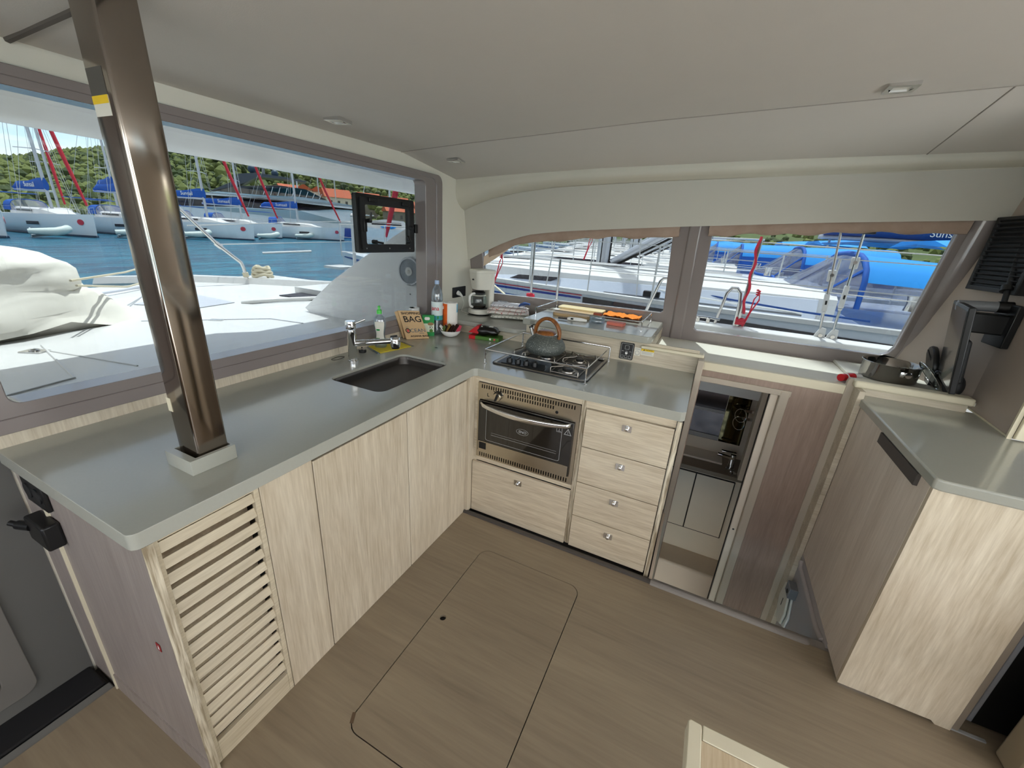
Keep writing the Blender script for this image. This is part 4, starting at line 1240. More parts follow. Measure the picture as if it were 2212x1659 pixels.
def towel(z, w, d, hgt, m_, label, seed, dx=0, dy=0, rz=0):
    g_ = G()
    n = 15
    rings_ = []
    for i, t in enumerate(lin(-1, 1, n)):
        e = (1 - abs(t) ** 10)
        rings_.append([Vector((t * w / 2, d / 2 * math.cos(a) * (abs(math.cos(a)) ** -0.35 if abs(math.cos(a)) > 0.05 else 1), z + hgt / 2 + (hgt / 2) * (0.45 + 0.55 * e) * math.sin(a))) for a in lin(0, 2 * PI * 19 / 20, 20)])
    g_.loft(rings_, caps=True)
    g_.v = [p + 0.007 * noise.noise_vector(p * 14 + Vector((seed, 0, 0))) * (0.4 + 0.6 * abs(p.x) / (w / 2)) for p in g_.v]
    g_.xf(tm @ Matrix.Translation((dx, dy, 0)) @ Matrix.Rotation(R(rz), 4, 'Z'))
    return solo('tea_towel', g_, m_, label, 'tea towel', None, smooth=50)


towel(0.002, 0.27, 0.17, 0.030, M['checkgreen'], 'folded tea towel with fine dark green check, bottom of the pile beside the coffee maker', 1, 0.01, 0.0, 0)
towel(0.032, 0.31, 0.18, 0.028, M['checkred'], 'folded white tea towel with red check, second from the bottom of the pile', 2, -0.01, 0.005, 5)
towel(0.059, 0.27, 0.17, 0.024, M['checkred'], 'folded white tea towel with red check, just under the blue-checked one', 3, 0.0, 0.0, -6)
towel(0.083, 0.25, 0.16, 0.022, M['checkblue'], 'folded white tea towel with blue check on top of the pile', 4, -0.01, 0.01, 3)
g = G()
rings = []
for i, t in enumerate(lin(0, 1, 9)):
    p = Vector((0.08 + 0.065 * t, -0.02 + 0.02 * t, 0.103 + 0.016 * math.sin(t * 2.4)))
    rings.append([p + Vector((0.0, 0.045 * math.cos(a) * (1 - 0.3 * t), 0.008 * math.sin(a))) for a in lin(0, 2 * PI * 9 / 10, 10)])
g.loft(rings, caps=True).jitter(0.012, 22).xf(tm)
solo('blue_cloth', g, M['bluecloth'], 'crumpled blue cloth corner on the right end of the tea towel pile', 'cloth', smooth=50)

# --- gas hob with its sea rail
hb = thing('gas_hob', (0.30, 0.35, CZ), 'stainless four-burner gas hob let into the worktop, black knobs at its front left', 'hob')
hp0 = [(0.035, 0.118), (0.575, 0.118), (0.575, 0.575), (0.035, 0.575)]
g = G().loft([rr3(0.035, 0.575, 0.122, 0.585, 0.03, 0.9003), rr3(0.035, 0.575, 0.122, 0.585, 0.03, 0.907), rr3(0.043, 0.567, 0.130, 0.577, 0.026, 0.910), rr3(0.056, 0.554, 0.143, 0.564, 0.02, 0.904), rr3(0.07, 0.54, 0.16, 0.55, 0.02, 0.903)])
g.f.append(tuple(range(len(g.v) - 28, len(g.v))))
part('pan', g, M['steel'], hb, smooth=40)
part('seal', G().loft([rr3(0.031, 0.579, 0.118, 0.589, 0.032, 0.9002), rr3(0.031, 0.579, 0.118, 0.589, 0.032, 0.9055)], caps=True), M['black'], hb)
part('control_strip', G().loft([rr3(0.075, 0.33, 0.150, 0.245, 0.008, 0.904), rr3(0.078, 0.327, 0.153, 0.242, 0.008, 0.909)], caps=True), M['black'], hb)
for x, y in ((0.115, 0.185), (0.165, 0.19), (0.215, 0.188), (0.265, 0.192)):
    part('knob', G().lathe([(0.0175, 0.909), (0.016, 0.922), (0.0145, 0.932), (0.006, 0.933)], (x, y, 0), 14).box(x - 0.003, x + 0.003, y - 0.015, y + 0.015, 0.932, 0.938), M['black'], hb)
part('heat_guard', G().plate([(0.08, 0.246, 0.905), (0.34, 0.246, 0.905), (0.34, 0.246, 0.935), (0.08, 0.246, 0.935)], [], (0, 0.003, 0)), M['pet'], hb, smooth=0)
part('heat_guard', G().plate([(0.338, 0.16, 0.905), (0.338, 0.246, 0.905), (0.338, 0.246, 0.935), (0.338, 0.16, 0.935)], [], (0.003, 0, 0)), M['pet'], hb, smooth=0)
for x, y, r_ in ((0.445, 0.225, 0.036), (0.445, 0.44, 0.028), (0.255, 0.40, 0.036), (0.135, 0.46, 0.026)):
    bu = part('burner', G().lathe([(r_ * 1.5, 0.9035), (r_ * 1.5, 0.906), (r_ * 1.15, 0.907), (r_ * 1.1, 0.914), (r_ * 0.95, 0.916)], (x, y, 0), 28), M['steel'], hb, smooth=50)
    part('burner_cap', G().lathe([(r_ * 0.85, 0.916), (r_ * 0.85, 0.922), (r_ * 0.7, 0.925), (r_ * 0.2, 0.9255)], (x, y, 0), 28), M['black'], bu, smooth=50)


def grate(cx, cy, sx, sy, par, z=0.938, r_=0.0032):
    g_ = G()
    for k in range(4):
        a = PI / 4 + k * PI / 2
        ex, ey = cx + sx * (1 if math.cos(a) > 0 else -1), cy + sy * (1 if math.sin(a) > 0 else -1)
        ix, iy = cx + 0.022 * math.cos(a), cy + 0.022 * math.sin(a)
        g_.tube([(ix, iy, z + 0.006), (ix + (ex - ix) * 0.15, iy + (ey - iy) * 0.15, z), (ex - (ex - ix) * 0.06, ey - (ey - iy) * 0.06, z), (ex, ey, z - 0.006), (ex, ey, 0.905)], r_, 8)
    g_.tube([(cx - sx, cy - sy, 0.912), (cx + sx, cy - sy, 0.912), (cx + sx, cy + sy, 0.912), (cx - sx, cy + sy, 0.912)], r_, 8, closed=True)
    return part('pan_grate', g_, M['steel'], par, smooth=60)


grate(0.445, 0.225, 0.075, 0.068, hb)
grate(0.445, 0.44, 0.075, 0.085, hb)
grate(0.235, 0.41, 0.10, 0.10, hb)
grate(0.11, 0.43, 0.035, 0.10, hb)
part('lid_hinge', G().box(0.50, 0.56, 0.555, 0.575, 0.907, 0.922), M['steel'], hb, bevel=0.003)

sr = thing('sea_rail', (0.30, 0.34, CZ), 'square steel rail on four thin posts standing around the hob', 'rail')
q = [(0.008, 0.095), (0.578, 0.095), (0.578, 0.60), (0.008, 0.60)]
part('rail', G().tube([(x, y, 0.982) for x, y in q], 0.0042, 8, closed=True), M['chrome'], sr)
for x, y in q:
    part('post', G().tube([(x, y, 0.901), (x, y, 0.982)], 0.0042, 8).lathe([(0.010, 0.9005), (0.010, 0.903), (0.0045, 0.905)], (x, y, 0), 14), M['chrome'], sr)

# kettle
kx, ky, kz = 0.250, 0.375, 0.945
kt = thing('kettle', (kx, ky, kz), 'speckled grey-green kettle with wood-effect arched handle, on the hob', 'kettle')
km = Matrix.Translation((kx, ky, kz)) @ Matrix.Rotation(R(-8), 4, 'Z')
part('body', G().lathe([(0.085, 0.0), (0.098, 0.004), (0.112, 0.02), (0.116, 0.038), (0.109, 0.060), (0.093, 0.082), (0.072, 0.100), (0.058, 0.108)], (0, 0, 0), 40).xf(km), M['stonekettle'], kt, smooth=60)
part('neck_ring', G().lathe([(0.059, 0.106), (0.060, 0.111), (0.055, 0.113)], (0, 0, 0), 36).xf(km), M['chrome'], kt, smooth=60)
part('lid', G().lathe([(0.0565, 0.111), (0.054, 0.119), (0.040, 0.128), (0.022, 0.132), (0.004, 0.133)], (0, 0, 0), 36).xf(km), M['oak'], kt, smooth=60)
arc = []
for a in lin(R(-14), R(194), 26):
    arc.append(Vector((0.078 * math.cos(a) + 0.004, 0, 0.108 + 0.084 * math.sin(a) + 0.006)))
rings = []
for i, p in enumerate(arc):
    a = lin(R(-14), R(194), 26)[i]
    n_ = Vector((math.cos(a), 0, math.sin(a)))
    w_ = 0.015 if 3 < i < 22 else 0.013
    rings.append([p + n_ * (0.0105 * math.cos(k)) + Vector((0, w_ * math.sin(k), 0)) for k in lin(0, 2 * PI * 13 / 14, 14)])
part('handle', G().loft(rings, caps=True).xf(km), M['oak'], kt, smooth=60)
part('handle_rivet', G().tube([(0.080, -0.013, 0.110), (0.080, -0.0165, 0.110)], 0.004, 10).xf(km), M['black'], kt)
part('spout', G().tube([(-0.078, 0.0, 0.082), (-0.094, 0, 0.108), (-0.104, 0, 0.128)], [0.017, 0.0125, 0.011], 18).xf(km), M['chrome'], kt, smooth=60)
part('whistle_cap', G().tube([(-0.104, 0, 0.128), (-0.108, 0, 0.137)], 0.0125, 16).tube([(-0.108, 0, 0.137), (-0.088, 0, 0.15), (-0.072, 0, 0.150)], 0.003, 6).xf(km), M['black'], kt)

# --- things on the raised shelf
ZS = 1.0755
g = G().plate([(x, y, ZS) for x, y in rrect(0.10, 0.36, 0.85, 1.16, 0.03)], [[(x, y, ZS) for x, y in rrect(0.18, 0.28, 0.872, 0.882, 0.004, 3)]], (0, 0, 0.02))
solo('chopping_board', g.xf(Matrix.Translation((0, 0, 0)) @ Matrix.Rotation(0, 4, 'Z')), M['bamboo'], 'brown bamboo chopping board with a hand slot, on the raised shelf', 'chopping board', bevel=0.003)
solo('chopping_board', G().plate([(x, y, ZS + 0.0205) for x, y in rrect(0.07, 0.40, 1.045, 1.165, 0.02)], [], (0, 0, 0.012)), M['palewood'], 'pale sunlit wooden board lying on the brown board against the window', 'chopping board', bevel=0.003)
solo('paper_slip', G().plate([(0.03, 1.04, ZS), (0.085, 1.05, ZS), (0.095, 1.11, ZS), (0.035, 1.12, ZS)], [], (0, 0, 0.006)), M['white'], 'small white card left of the chopping boards on the raised shelf', 'card')
pe = thing('gas_lighter', (0.26, 0.755, ZS), 'white gas lighter with a black nozzle lying in front of the chopping board', 'lighter')
part('grip', G().tube([(0.245, 0.755, ZS + 0.011), (0.262, 0.757, ZS + 0.012), (0.33, 0.765, ZS + 0.012), (0.37, 0.772, ZS + 0.010)], [0.008, 0.012, 0.0125, 0.007], 12), M['white'], pe, smooth=60)
part('nozzle', G().tube([(0.185, 0.747, ZS + 0.008), (0.247, 0.755, ZS + 0.010)], 0.005, 10), M['black'], pe)
part('trigger', G().obox((0.278, 0.7465, ZS + 0.014), (0.018, 0.006, 0.010)), M['black'], pe, bevel=0.002)
at = thing('glass_ashtray', (0.425, 0.82, ZS), 'stack of clear glass ashtrays with red-brown matchbox on top', 'ashtray')
for i in range(2):
    z = ZS + i * 0.022
    part('dish', G().lathe([(0.040, z), (0.049, z + 0.004), (0.053, z + 0.014), (0.050, z + 0.021), (0.046, z + 0.020), (0.040, z + 0.008), (0.01, z + 0.007)], (0.425, 0.82, 0), 32), M['pet'], at, smooth=50)
solo('matchbox', G().obox((0.425, 0.815, ZS + 0.054), (0.052, 0.034, 0.016), (0, 0, 0.1)), mat('brick_card', '#9c4a2e', 0.7), 'brick-red matchbox resting on the glass ashtrays', 'matchbox', bevel=0.001)
solo('salmon_box', G().obox((0.548, 0.825, ZS + 0.0105), (0.105, 0.062, 0.02), (0, 0, -0.10)), M['pinkbox'], 'flat salmon-pink box at the front of the raised shelf', 'box', bevel=0.001)
g = G().box(0.42, 0.66, 1.0, 1.15, ZS, ZS + 0.018)
g.jitter(0.003, 30)
solo('woven_mat', g, M['wicker'], 'dark woven tray under the orange cloth', 'tray', bevel=0.003)
n = 20
top = []
g = G()
rows = []
for i in range(n):
    rows.append([Vector((0.415 + 0.24 * i / (n - 1), 1.0 + 0.16 * j / 11, ZS + 0.026 + 0.003 * math.sin(i * 1.1 + j * 0.5) + 0.008 * noise.noise(Vector((i * 0.6, j * 0.6, 1))))) for j in range(12)])
g.loft(rows, closed_u=False)
rows2 = [[p - Vector((0, 0, 0.007)) for p in r_] for r_ in rows]
g.loft(rows2, closed_u=False)
solo('orange_cloth', g, M['orangecloth'], 'folded bright orange cloth on the woven tray', 'cloth', smooth=60)

# --- control plate and stickers on the back panel
cpn = thing('control_plate', (0.667, YB, 0.965), 'black touch control plate with small white symbols on the back panel', 'control panel')
part('plate', G().plate([(x, YB - 0.008, z) for x, z in rrect(0.627, 0.707, 0.912, 1.015, 0.008)], [], (0, 0.008, 0)), M['black'], cpn, bevel=0.002)
g = G().tube([(x, YB - 0.009, z) for x, z in rrect(0.633, 0.701, 0.918, 1.009, 0.006)], 0.0006, 4, closed=True)
g.tube([(x, YB - 0.009, z) for x, z in rrect(0.655, 0.679, 0.975, 0.998, 0.003)], 0.0006, 4, closed=True)
for x in (0.645, 0.667, 0.689):
    g.tube([(a, YB - 0.009, b) for a, b in rrect(x - 0.007, x + 0.007, 0.923, 0.937, 0.002)], 0.0006, 4, closed=True)
    g.box(x - 0.006, x + 0.006, YB - 0.0092, YB - 0.0085, 0.962, 0.9635)
g.plate([(0.660, YB - 0.0085, 0.957), (0.674, YB - 0.0085, 0.957), (0.674, YB - 0.0085, 0.948), (0.667, YB - 0.0085, 0.942), (0.660, YB - 0.0085, 0.948)], [], (0, -0.0005, 0))
part('symbols', g, M['white'], cpn, smooth=0)
stk = thing('notice_sticker', (0.73, YB, 0.965), 'small round white sticker beside the black control plate', 'sticker')
part('paper', G().box(0.711, 0.745, YB - 0.001, YB, 0.945, 0.994), M['offwhite'], stk)
part('printing', G().tube([(0.728 + 0.012 * math.cos(a), YB - 0.0014, 0.962 + 0.012 * math.sin(a)) for a in lin(0, 2 * PI * 19 / 20, 20)], 0.0014, 4, closed=True).box(0.714, 0.742, YB - 0.0016, YB - 0.001, 0.983, 0.986), M['greylabel'], stk)
stk = thing('warning_sticker', (0.785, YB, 0.965), 'yellow-headed white warning sticker on the back panel', 'sticker')
part('paper', G().box(0.749, 0.822, YB - 0.001, YB, 0.955, 0.994), M['offwhite'], stk)
part('yellow_head', G().box(0.749, 0.822, YB - 0.0016, YB - 0.001, 0.980, 0.994), M['yellowp'], stk)
part('lettering', text_geo('CAUTION', 0.009, (0.772, YB - 0.0018, 0.984), (1, 0, 0), (0, 0, 1), 0.0002, True), M['ink'], stk, smooth=0)
part('triangle', G().plate([(0.760, YB - 0.0017, 0.982), (0.769, YB - 0.0017, 0.982), (0.7645, YB - 0.0017, 0.992)], [], (0, -0.0003, 0)), M['ink'], stk)
g = G()
for i in range(3):
    g.box(0.753, 0.816 - 0.006 * (i % 2), YB - 0.0015, YB - 0.001, 0.974 - i * 0.006, 0.976 - i * 0.006)
part('printing', g, M['greylabel'], stk)
stk = thing('caution_label', (0.13, YB, 1.0), 'white caution label on the back panel behind the kettle handle', 'sticker')
part('paper', G().box(0.062, 0.20, YB - 0.001, YB, 0.993, 1.022), M['offwhite'], stk)
part('lettering', text_geo('CAUTION', 0.013, (0.10, YB - 0.0014, 1.008), (1, 0, 0), (0, 0, 1), 0.0002, True), M['ink'], stk, smooth=0)
part('printing', G().box(0.07, 0.19, YB - 0.0015, YB - 0.001, 1.001, 1.003), M['greylabel'], stk)
stk = thing('shelf_label', (0.06, 0.61, 1.05), 'tiny printed label on the front edge of the raised shelf', 'sticker')
g = G()
for i in range(4):
    g.box(0.045, 0.075 + 0.004 * (i % 2), 0.6085, 0.6099, 1.046 + i * 0.006, 1.048 + i * 0.006)
part('printing', g, M['ink'], stk)

# ================================================================== RIGHT-HAND SIDE
RC = 0.95
rc = thing('sideboard', (2.0, 0.2, 0.0), 'pale laminate sideboard on the right, overhanging the stairwell, with a slanted bottom corner', 'cabinet')
part('end_panel', G().box(1.802, 1.82, -0.185, 0.60, 0.012, 0.912), wood('lit_end_laminate', '#e2d6c8', '#baab9b', 'Z', contrast=(0.3, 0.8)), rc, bevel=0.001)  # side laminate lightened on this end, window light put into its colour
fp = [(1.802, 0.012), (2.085, 0.012), (2.10, -0.002), (2.118, -0.012), (2.142, -0.012), (2.142, 0.912), (1.802, 0.912)]
part('front_panel', G().plate([(x, -0.205, z) for x, z in fp], [], (0, 0.018, 0)), M['woodZ'], rc, bevel=0.001)
part('edge_strip', G().box(2.142, 2.165, -0.198, -0.17, -0.01, 0.912), mat('taupe_edge', '#7d7264', 0.6), rc, bevel=0.002)
part('finger_slot', G().box(1.79, 1.803, -0.12, 0.24, 0.868, 0.912), M['kickd'], rc)
rtop = [(1.792, -0.215), (1.812, -0.225), (3.3, -0.225), (3.3, 0.36), (2.212, 0.36), (2.236, 0.66), (1.792, 0.66)]
solo('sideboard_worktop', G().plate([(x, y, RC - 0.038) for x, y in rtop], [], (0, 0, 0.038)), M['counter'], 'grey-green worktop on the sideboard at the right edge', 'worktop', bevel=0.006, seg=3)
# recess and next cabinet at the frame edge
rb = thing('fridge_unit', (2.5, -0.2, 0.0), 'dark recessed fridge front beyond the sideboard at the bottom right', 'fridge')
part('recess', G().box(2.165, 3.2, -0.14, 0.3, 0.012, 0.911), M['black'], rb)
part('door_frame', G().box(2.185, 2.20, -0.17, -0.14, 0.04, 0.91), M['bracket'], rb, bevel=0.003)
part('foot_strip', G().box(2.10, 2.24, -0.20, -0.188, -0.0, 0.006), M['greylabel'], rb)
solo('cupboard', G().box(2.25, 3.2, -0.32, -0.22, 0.0, 0.908), mat('beige_panel', '#9d9079', 0.6), 'plain beige cupboard side at the bottom right corner', 'cupboard', bevel=0.01)

# wall with the screen: plan bends back to the window jamb
wp = [[(2.212, 0.36, z), (2.236, 0.74, z), (2.236 - 0.19 * t_, 1.21 - 0.17 * (1 - t_), z), (2.40, 1.24, z), (2.40, 0.36, z)] for z, t_ in ((0.951, 0.95), (1.3, 0.6), (1.785, 0.15), (2.2, 0.0))]
struct('wall_right', G().loft([[Vector(p) for p in r_] for r_ in wp], caps=True), mat('pinkish_wall_panel', '#b3a598', 0.65), smooth=20)
struct('trim_17', G().box(2.20, 2.214, 0.352, 0.362, 0.95, 2.1), M['edge'])
struct('trim_18', G().tube([(2.209, 0.36, 0.9525), (2.233, 0.735, 0.9525)], 0.004, 6), M['edge'])
fr = thing('wall_cupboard', (2.3, 0.35, 0.95), 'cream-framed dark pane at the right edge above the sideboard top', 'cupboard')
part('door_frame', G().plate([(2.216, 0.34, 0.955), (2.75, 0.34, 0.955), (2.75, 0.34, 1.6), (2.216, 0.34, 1.6)], [[(2.245, 0.34, 0.985), (2.72, 0.34, 0.985), (2.72, 0.34, 1.57), (2.245, 0.34, 1.57)]], (0, 0.015, 0)), M['edge'], fr, bevel=0.003)
part('dark_pane', G().box(2.24, 2.73, 0.350, 0.358, 0.975, 1.58), M['screen'], fr)

# louvred vent
vt = thing('wall_vent', (2.228, 0.9, 1.47), 'black louvred air vent high on the right wall', 'vent')
part('vent_frame', G().plate([(2.196, 0.70, 1.468), (2.155, 1.00, 1.468), (2.165, 1.01, 1.79), (2.20, 0.70, 1.79)], [[(2.193, 0.72, 1.488), (2.158, 0.98, 1.488), (2.168, 0.99, 1.775), (2.197, 0.72, 1.775)]], (0.012, 0, 0)), M['black'], vt, bevel=0.003)
part('vent_back', G().plate([(2.206, 0.70, 1.468), (2.165, 1.00, 1.468), (2.175, 1.01, 1.79), (2.21, 0.70, 1.79)], [], (0.03, 0.0, 0)), M['rubber'], vt)
for i in range(14):
    part('louvre', G().obox((2.182, 0.852, 1.50 + i * 0.02), (0.016, 0.272, 0.003), (0, R(30), R(7.5))), M['black_soft'], vt)

# screen on its arm
tv = thing('wall_screen', (2.05, 0.6, 1.05), 'slim black flat screen tilted on a wall arm at the right, seen nearly edge-on', 'screen')
def tvp(u, v, w):
    """u along width, v up, w thickness"""
    b0, b1 = Vector((2.03, 0.46, 1.062)), Vector((2.135, 0.86, 1.062))
    t0 = Vector((1.972, 0.45, 1.418))
    ux = (b1 - b0)
    vx = (t0 - b0)
    nx = ux.cross(vx).normalized()
    if nx.x < 0:
        nx = -nx
    return b0 + ux * u + vx * v + nx * w


def slab(u0, u1, v0, v1, w0, w1):
    g_ = G()
    return g_.add([tvp(u, v, w) for w in (w0, w1) for v in (v0, v1) for u in (u0, u1)], [(0, 2, 3, 1), (4, 5, 7, 6), (0, 1, 5, 4), (2, 6, 7, 3), (0, 4, 6, 2), (1, 3, 7, 5)])


part('casing', slab(0, 1, 0, 1, 0.0, 0.022), M['black'], tv, bevel=0.004)
part('display', slab(0.03, 0.97, 0.05, 0.96, -0.0015, 0.0), M['screen'], tv)
part('back_housing', slab(0.2, 0.8, 0.08, 0.6, 0.022, 0.045), M['black_soft'], tv, bevel=0.008)
wa = thing('screen_arm', (2.22, 0.72, 1.26), 'black and grey swivel wall arm holding the flat screen', 'bracket')
part('wall_plate', G().box(2.20, 2.226, 0.64, 0.79, 1.25, 1.43), M['black'], wa, bevel=0.004)
part('pivot', G().tube([(2.05, 0.74, 1.405), (2.19, 0.72, 1.415)], 0.022, 20), M['bracket'], wa)
part('pivot_end', G().tube([(2.17, 0.72, 1.414), (2.215, 0.716, 1.417)], 0.024, 20), M['black'], wa)
part('arm_link', G().box(2.08, 2.21, 0.67, 0.75, 1.30, 1.385), M['black'], wa, bevel=0.006)
hk = thing('holding_bar', (2.19, 0.74, 1.44), 'dark rod with a ring collar hanging down in front of the wall vent', 'rod')
part('rod', G().tube([(2.185, 0.72, 1.43), (2.20, 0.80, 1.60), (2.205, 0.84, 1.80)], 0.010, 12), M['black_soft'], hk)
part('collar', G().tube([(2.19, 0.745, 1.48), (2.192, 0.755, 1.50)], 0.024, 16), M['black'], hk)

# pan, lid and cable ring on the ledge
sp_ = thing('saucepan', (1.945, 0.86, 0.99), 'shiny stainless saucepan on the ledge in front of the corner window', 'saucepan')
part('pan', G().lathe([(0.108, 0.991), (0.117, 0.996), (0.119, 1.070), (0.124, 1.078), (0.122, 1.080), (0.116, 1.073), (0.112, 1.0), (0.02, 0.998)], (1.968, 0.905, 0), 44), mat('pan_steel', '#9b9792', 0.1, metal=1.0), sp_, smooth=50)
part('handle_stub', G().tube([(1.992, 0.790, 1.045), (1.998, 0.760, 1.050)], 0.014, 14).box(1.972, 2.012, 0.776, 0.788, 1.035, 1.06), M['chrome'], sp_)
pr_ = thing('pan_lid', (2.08, 0.80, 0.99), 'glass pan lid leaning behind the screen beside the saucepan', 'lid')
lm_ = Matrix.Translation((2.10, 0.83, 1.052)) @ Matrix.Rotation(R(52), 4, 'Y')
part('lid_glass', G().lathe([(0.075, 0.0), (0.072, 0.006), (0.045, 0.016), (0.01, 0.02)], (0, 0, 0), 32).xf(lm_), M['clearg'], pr_, smooth=60)
part('lid_rim', G().tube([(0.076 * math.cos(a), 0.076 * math.sin(a), 0.0) for a in lin(0, 2 * PI * 31 / 32, 32)], 0.0025, 6, closed=True).xf(lm_), M['chrome'], pr_)
part('lid_knob', G().lathe([(0.008, 0.02), (0.014, 0.03), (0.014, 0.036), (0.004, 0.038)], (0, 0, 0), 16).xf(lm_), M['black'], pr_)
hs = Matrix.Translation((2.13, 0.96, 1.075)) @ Matrix.Rotation(R(80), 4, 'Y') @ Matrix.Rotation(R(10), 4, 'X')
solo('round_disc', G().lathe([(0.10, 0.0), (0.104, 0.008), (0.10, 0.022), (0.075, 0.026), (0.06, 0.018), (0.03, 0.016), (0.02, 0.02)], (0, 0, 0), 36).xf(hs), M['black'], 'round black disc leaning on the ledge behind the flat screen', 'disc', smooth=50)
solo('black_cable', G().tube([(2.10, 0.95, 1.16), (2.14, 0.90, 1.06), (2.175, 0.84, 1.005), (2.18, 0.80, 0.998), (2.16, 0.78, 1.02), (2.18, 0.80, 1.10), (2.17, 0.80, 1.22)], 0.003, 8), M['black'], 'thin black cable looping behind the flat screen', 'cable', smooth=60)
solo('black_pouch', G().ball((2.15, 0.72, 1.045), (0.035, 0.05, 0.055), 16, 10), M['black_soft'], 'soft black pouch tucked behind the bottom of the screen', 'pouch', smooth=60)
tn = thing('red_tin', (1.75, 0.75, 0.978), 'red and white striped can on the ledge at the top of the stairs', 'can')
part('can', G().tube([(1.735, 0.735, 0.995), (1.80, 0.80, 0.995)], 0.019, 20), M['red'], tn)
part('white_stripe', G().tube([(1.755, 0.755, 0.995), (1.762, 0.762, 0.995)], 0.0194, 20), M['white'], tn)
part('white_tip', G().tube([(1.80, 0.80, 0.995), (1.84, 0.83, 0.995)], [0.017, 0.012], 16), M['white'], tn)

# door stop plate on the stair side
ds = thing('door_catch', (1.795, 0.48, -0.4), 'white oval plate hanging from a grey clip on the stair side', 'catch')
part('plate', G().plate([(1.795 - 0.012, y, z) for y, z in [(0.565, -0.19), (0.50, -0.165), (0.455, -0.20), (0.415, -0.30), (0.43, -0.38), (0.49, -0.41), (0.55, -0.38), (0.585, -0.30)]], [], (-0.012, 0, 0)), M['offwhite'], ds, bevel=0.006, seg=3)
part('backing', G().plate([(1.799, y - 0.012, z) for y, z in [(0.565, -0.20), (0.50, -0.175), (0.455, -0.21), (0.41, -0.30), (0.425, -0.385), (0.49, -0.415), (0.55, -0.39), (0.58, -0.30)]], [], (-0.010, 0, 0)), M['white'], ds, bevel=0.004)
part('clip', G().box(1.76, 1.80, 0.425, 0.50, -0.19, -0.125), M['bracket'], ds, bevel=0.003)
part('clip_hole', G().tube([(1.762, 0.455, -0.165), (1.758, 0.455, -0.165)], 0.012, 14), M['rubber'], ds)
part('slot', G().box(1.770, 1.7712, 0.50, 0.508, -0.31, -0.26), M['ink'], ds)

# ================================================================== POLE AND LEFT SIDE
po = thing('mast_post', (-0.195, -1.215, CZ), 'square polished steel post rising from a grey box on the worktop to the ceiling', 'post')
px0, px1, py0, py1 = -0.243, -0.150, -1.256, -1.174
part('tube', G().loft([rr3(px0, px1, py0, py1, 0.006, z) for z in (0.905, 1.99)], caps=True), M['polished'], po, smooth=50)
part('socket_box', G().plate([(x, y, 0.9003) for x, y in rrect(-0.256, -0.132, -1.286, -1.165, 0.002, 2)], [[(x, y, 0.9003) for x, y in rrect(px0 - 0.004, px1 + 0.006, py0 - 0.010, py1 + 0.003, 0.002, 2)]], (0, 0, 0.044)), M['counter'], po, bevel=0.0015)
wsx = thing('post_sticker', (-0.2, -1.2565, 1.80), 'white sticker with a yellow band high on the steel post', 'sticker')
part('paper', G().box(-0.236, -0.172, py0 - 0.0008, py0, 1.762, 1.80), M['offwhite'], wsx)
part('yellow_band', G().box(-0.236, -0.172, py0 - 0.0014, py0 - 0.0008, 1.785, 1.80), M['yellowp'], wsx)
part('grey_band', G().box(-0.236, -0.172, py0 - 0.001, py0, 1.80, 1.85), mat('dark_grey_label', '#4e4a44', 0.6), wsx)
part('tag', G().box(-0.245, -0.225, py0 - 0.001, py0 - 0.0002, 1.06, 1.10), M['edge'], wsx)

# step, recess and sockets at the lower left
struct('wall_left_low', G().box(-0.86, -0.548, -1.468, -1.455, -0.06, 0.857), M['woodG'])
struct('floor_step', G().box(-0.86, -0.54, -3.6, -1.445, -0.10, -0.045), M['kickd'])
solo('step_mat', G().box(-0.795, -0.612, -3.2, -1.482, -0.042, -0.008), M['black_soft'], 'black step mat along the foot of the forward wall at the lower left', 'mat', bevel=0.008)
struct('trim_19', G().box(-0.60, -0.555, -3.6, -1.478, -0.05, -0.004), mat('grey_step_edge', '#74736f', 0.5), bevel=0.004)
struct('wall_forward_shade', G().box(XW, XW + 0.004, -3.6, -1.475, -0.04, 0.9), mat('shaded_wall_vinyl', '#5d5c59', 0.7))  # dark sheet over the wall vinyl; shade of unseen seating put into the colour
dp = thing('forward_door', (XW, -1.9, 0.1), 'forward cockpit door with a rounded dark pane, at the lower left edge', 'door')
part('door_leaf', G().plate(yz(rrect(-2.6, -1.60, 0.05, 0.88, 0.04), XW + 0.006), [yz(rrect(-2.54, -1.665, 0.10, 0.83, 0.05), XW + 0.006)], (0.012, 0, 0)), mat('grey_door_leaf', '#6a6762', 0.5), dp, bevel=0.004)
part('door_pane', G().plate(yz(rrect(-2.54, -1.665, 0.10, 0.83, 0.05), XW + 0.007), [], (0.004, 0, 0)), mat('smoked_door_pane', '#4c4a42', 0.12), dp)
part('door_latch', G().tube([(XW + 0.01, -1.70, 0.14), (XW + 0.04, -1.70, 0.15)], 0.012, 12), M['chrome'], dp)
ep = thing('socket_plate', (-0.55, -1.478, 0.79), 'black socket plate under the worktop overhang at the left edge', 'socket')
part('plate', G().box(-0.625, -0.495, -1.484, -1.473, 0.765, 0.852), M['black'], ep, bevel=0.003)
part('outlet', G().tube([(-0.59, -1.484, 0.81), (-0.59, -1.487, 0.81)], 0.024, 18), M['black_soft'], ep)
part('outlet', G().tube([(-0.53, -1.484, 0.81), (-0.53, -1.487, 0.81)], 0.024, 18), M['black_soft'], ep)
e2 = thing('power_adapter', (-0.53, -1.49, 0.68), 'chunky black box adapter with a protruding plug below the socket plate', 'adapter')
part('box', G().box(-0.60, -0.482, -1.512, -1.473, 0.655, 0.735), M['black'], e2, bevel=0.006)
part('plug', G().tube([(-0.585, -1.505, 0.70), (-0.625, -1.520, 0.70)], 0.013, 14).tube([(-0.625, -1.520, 0.70), (-0.645, -1.53, 0.705)], 0.008, 12), M['black'], e2)

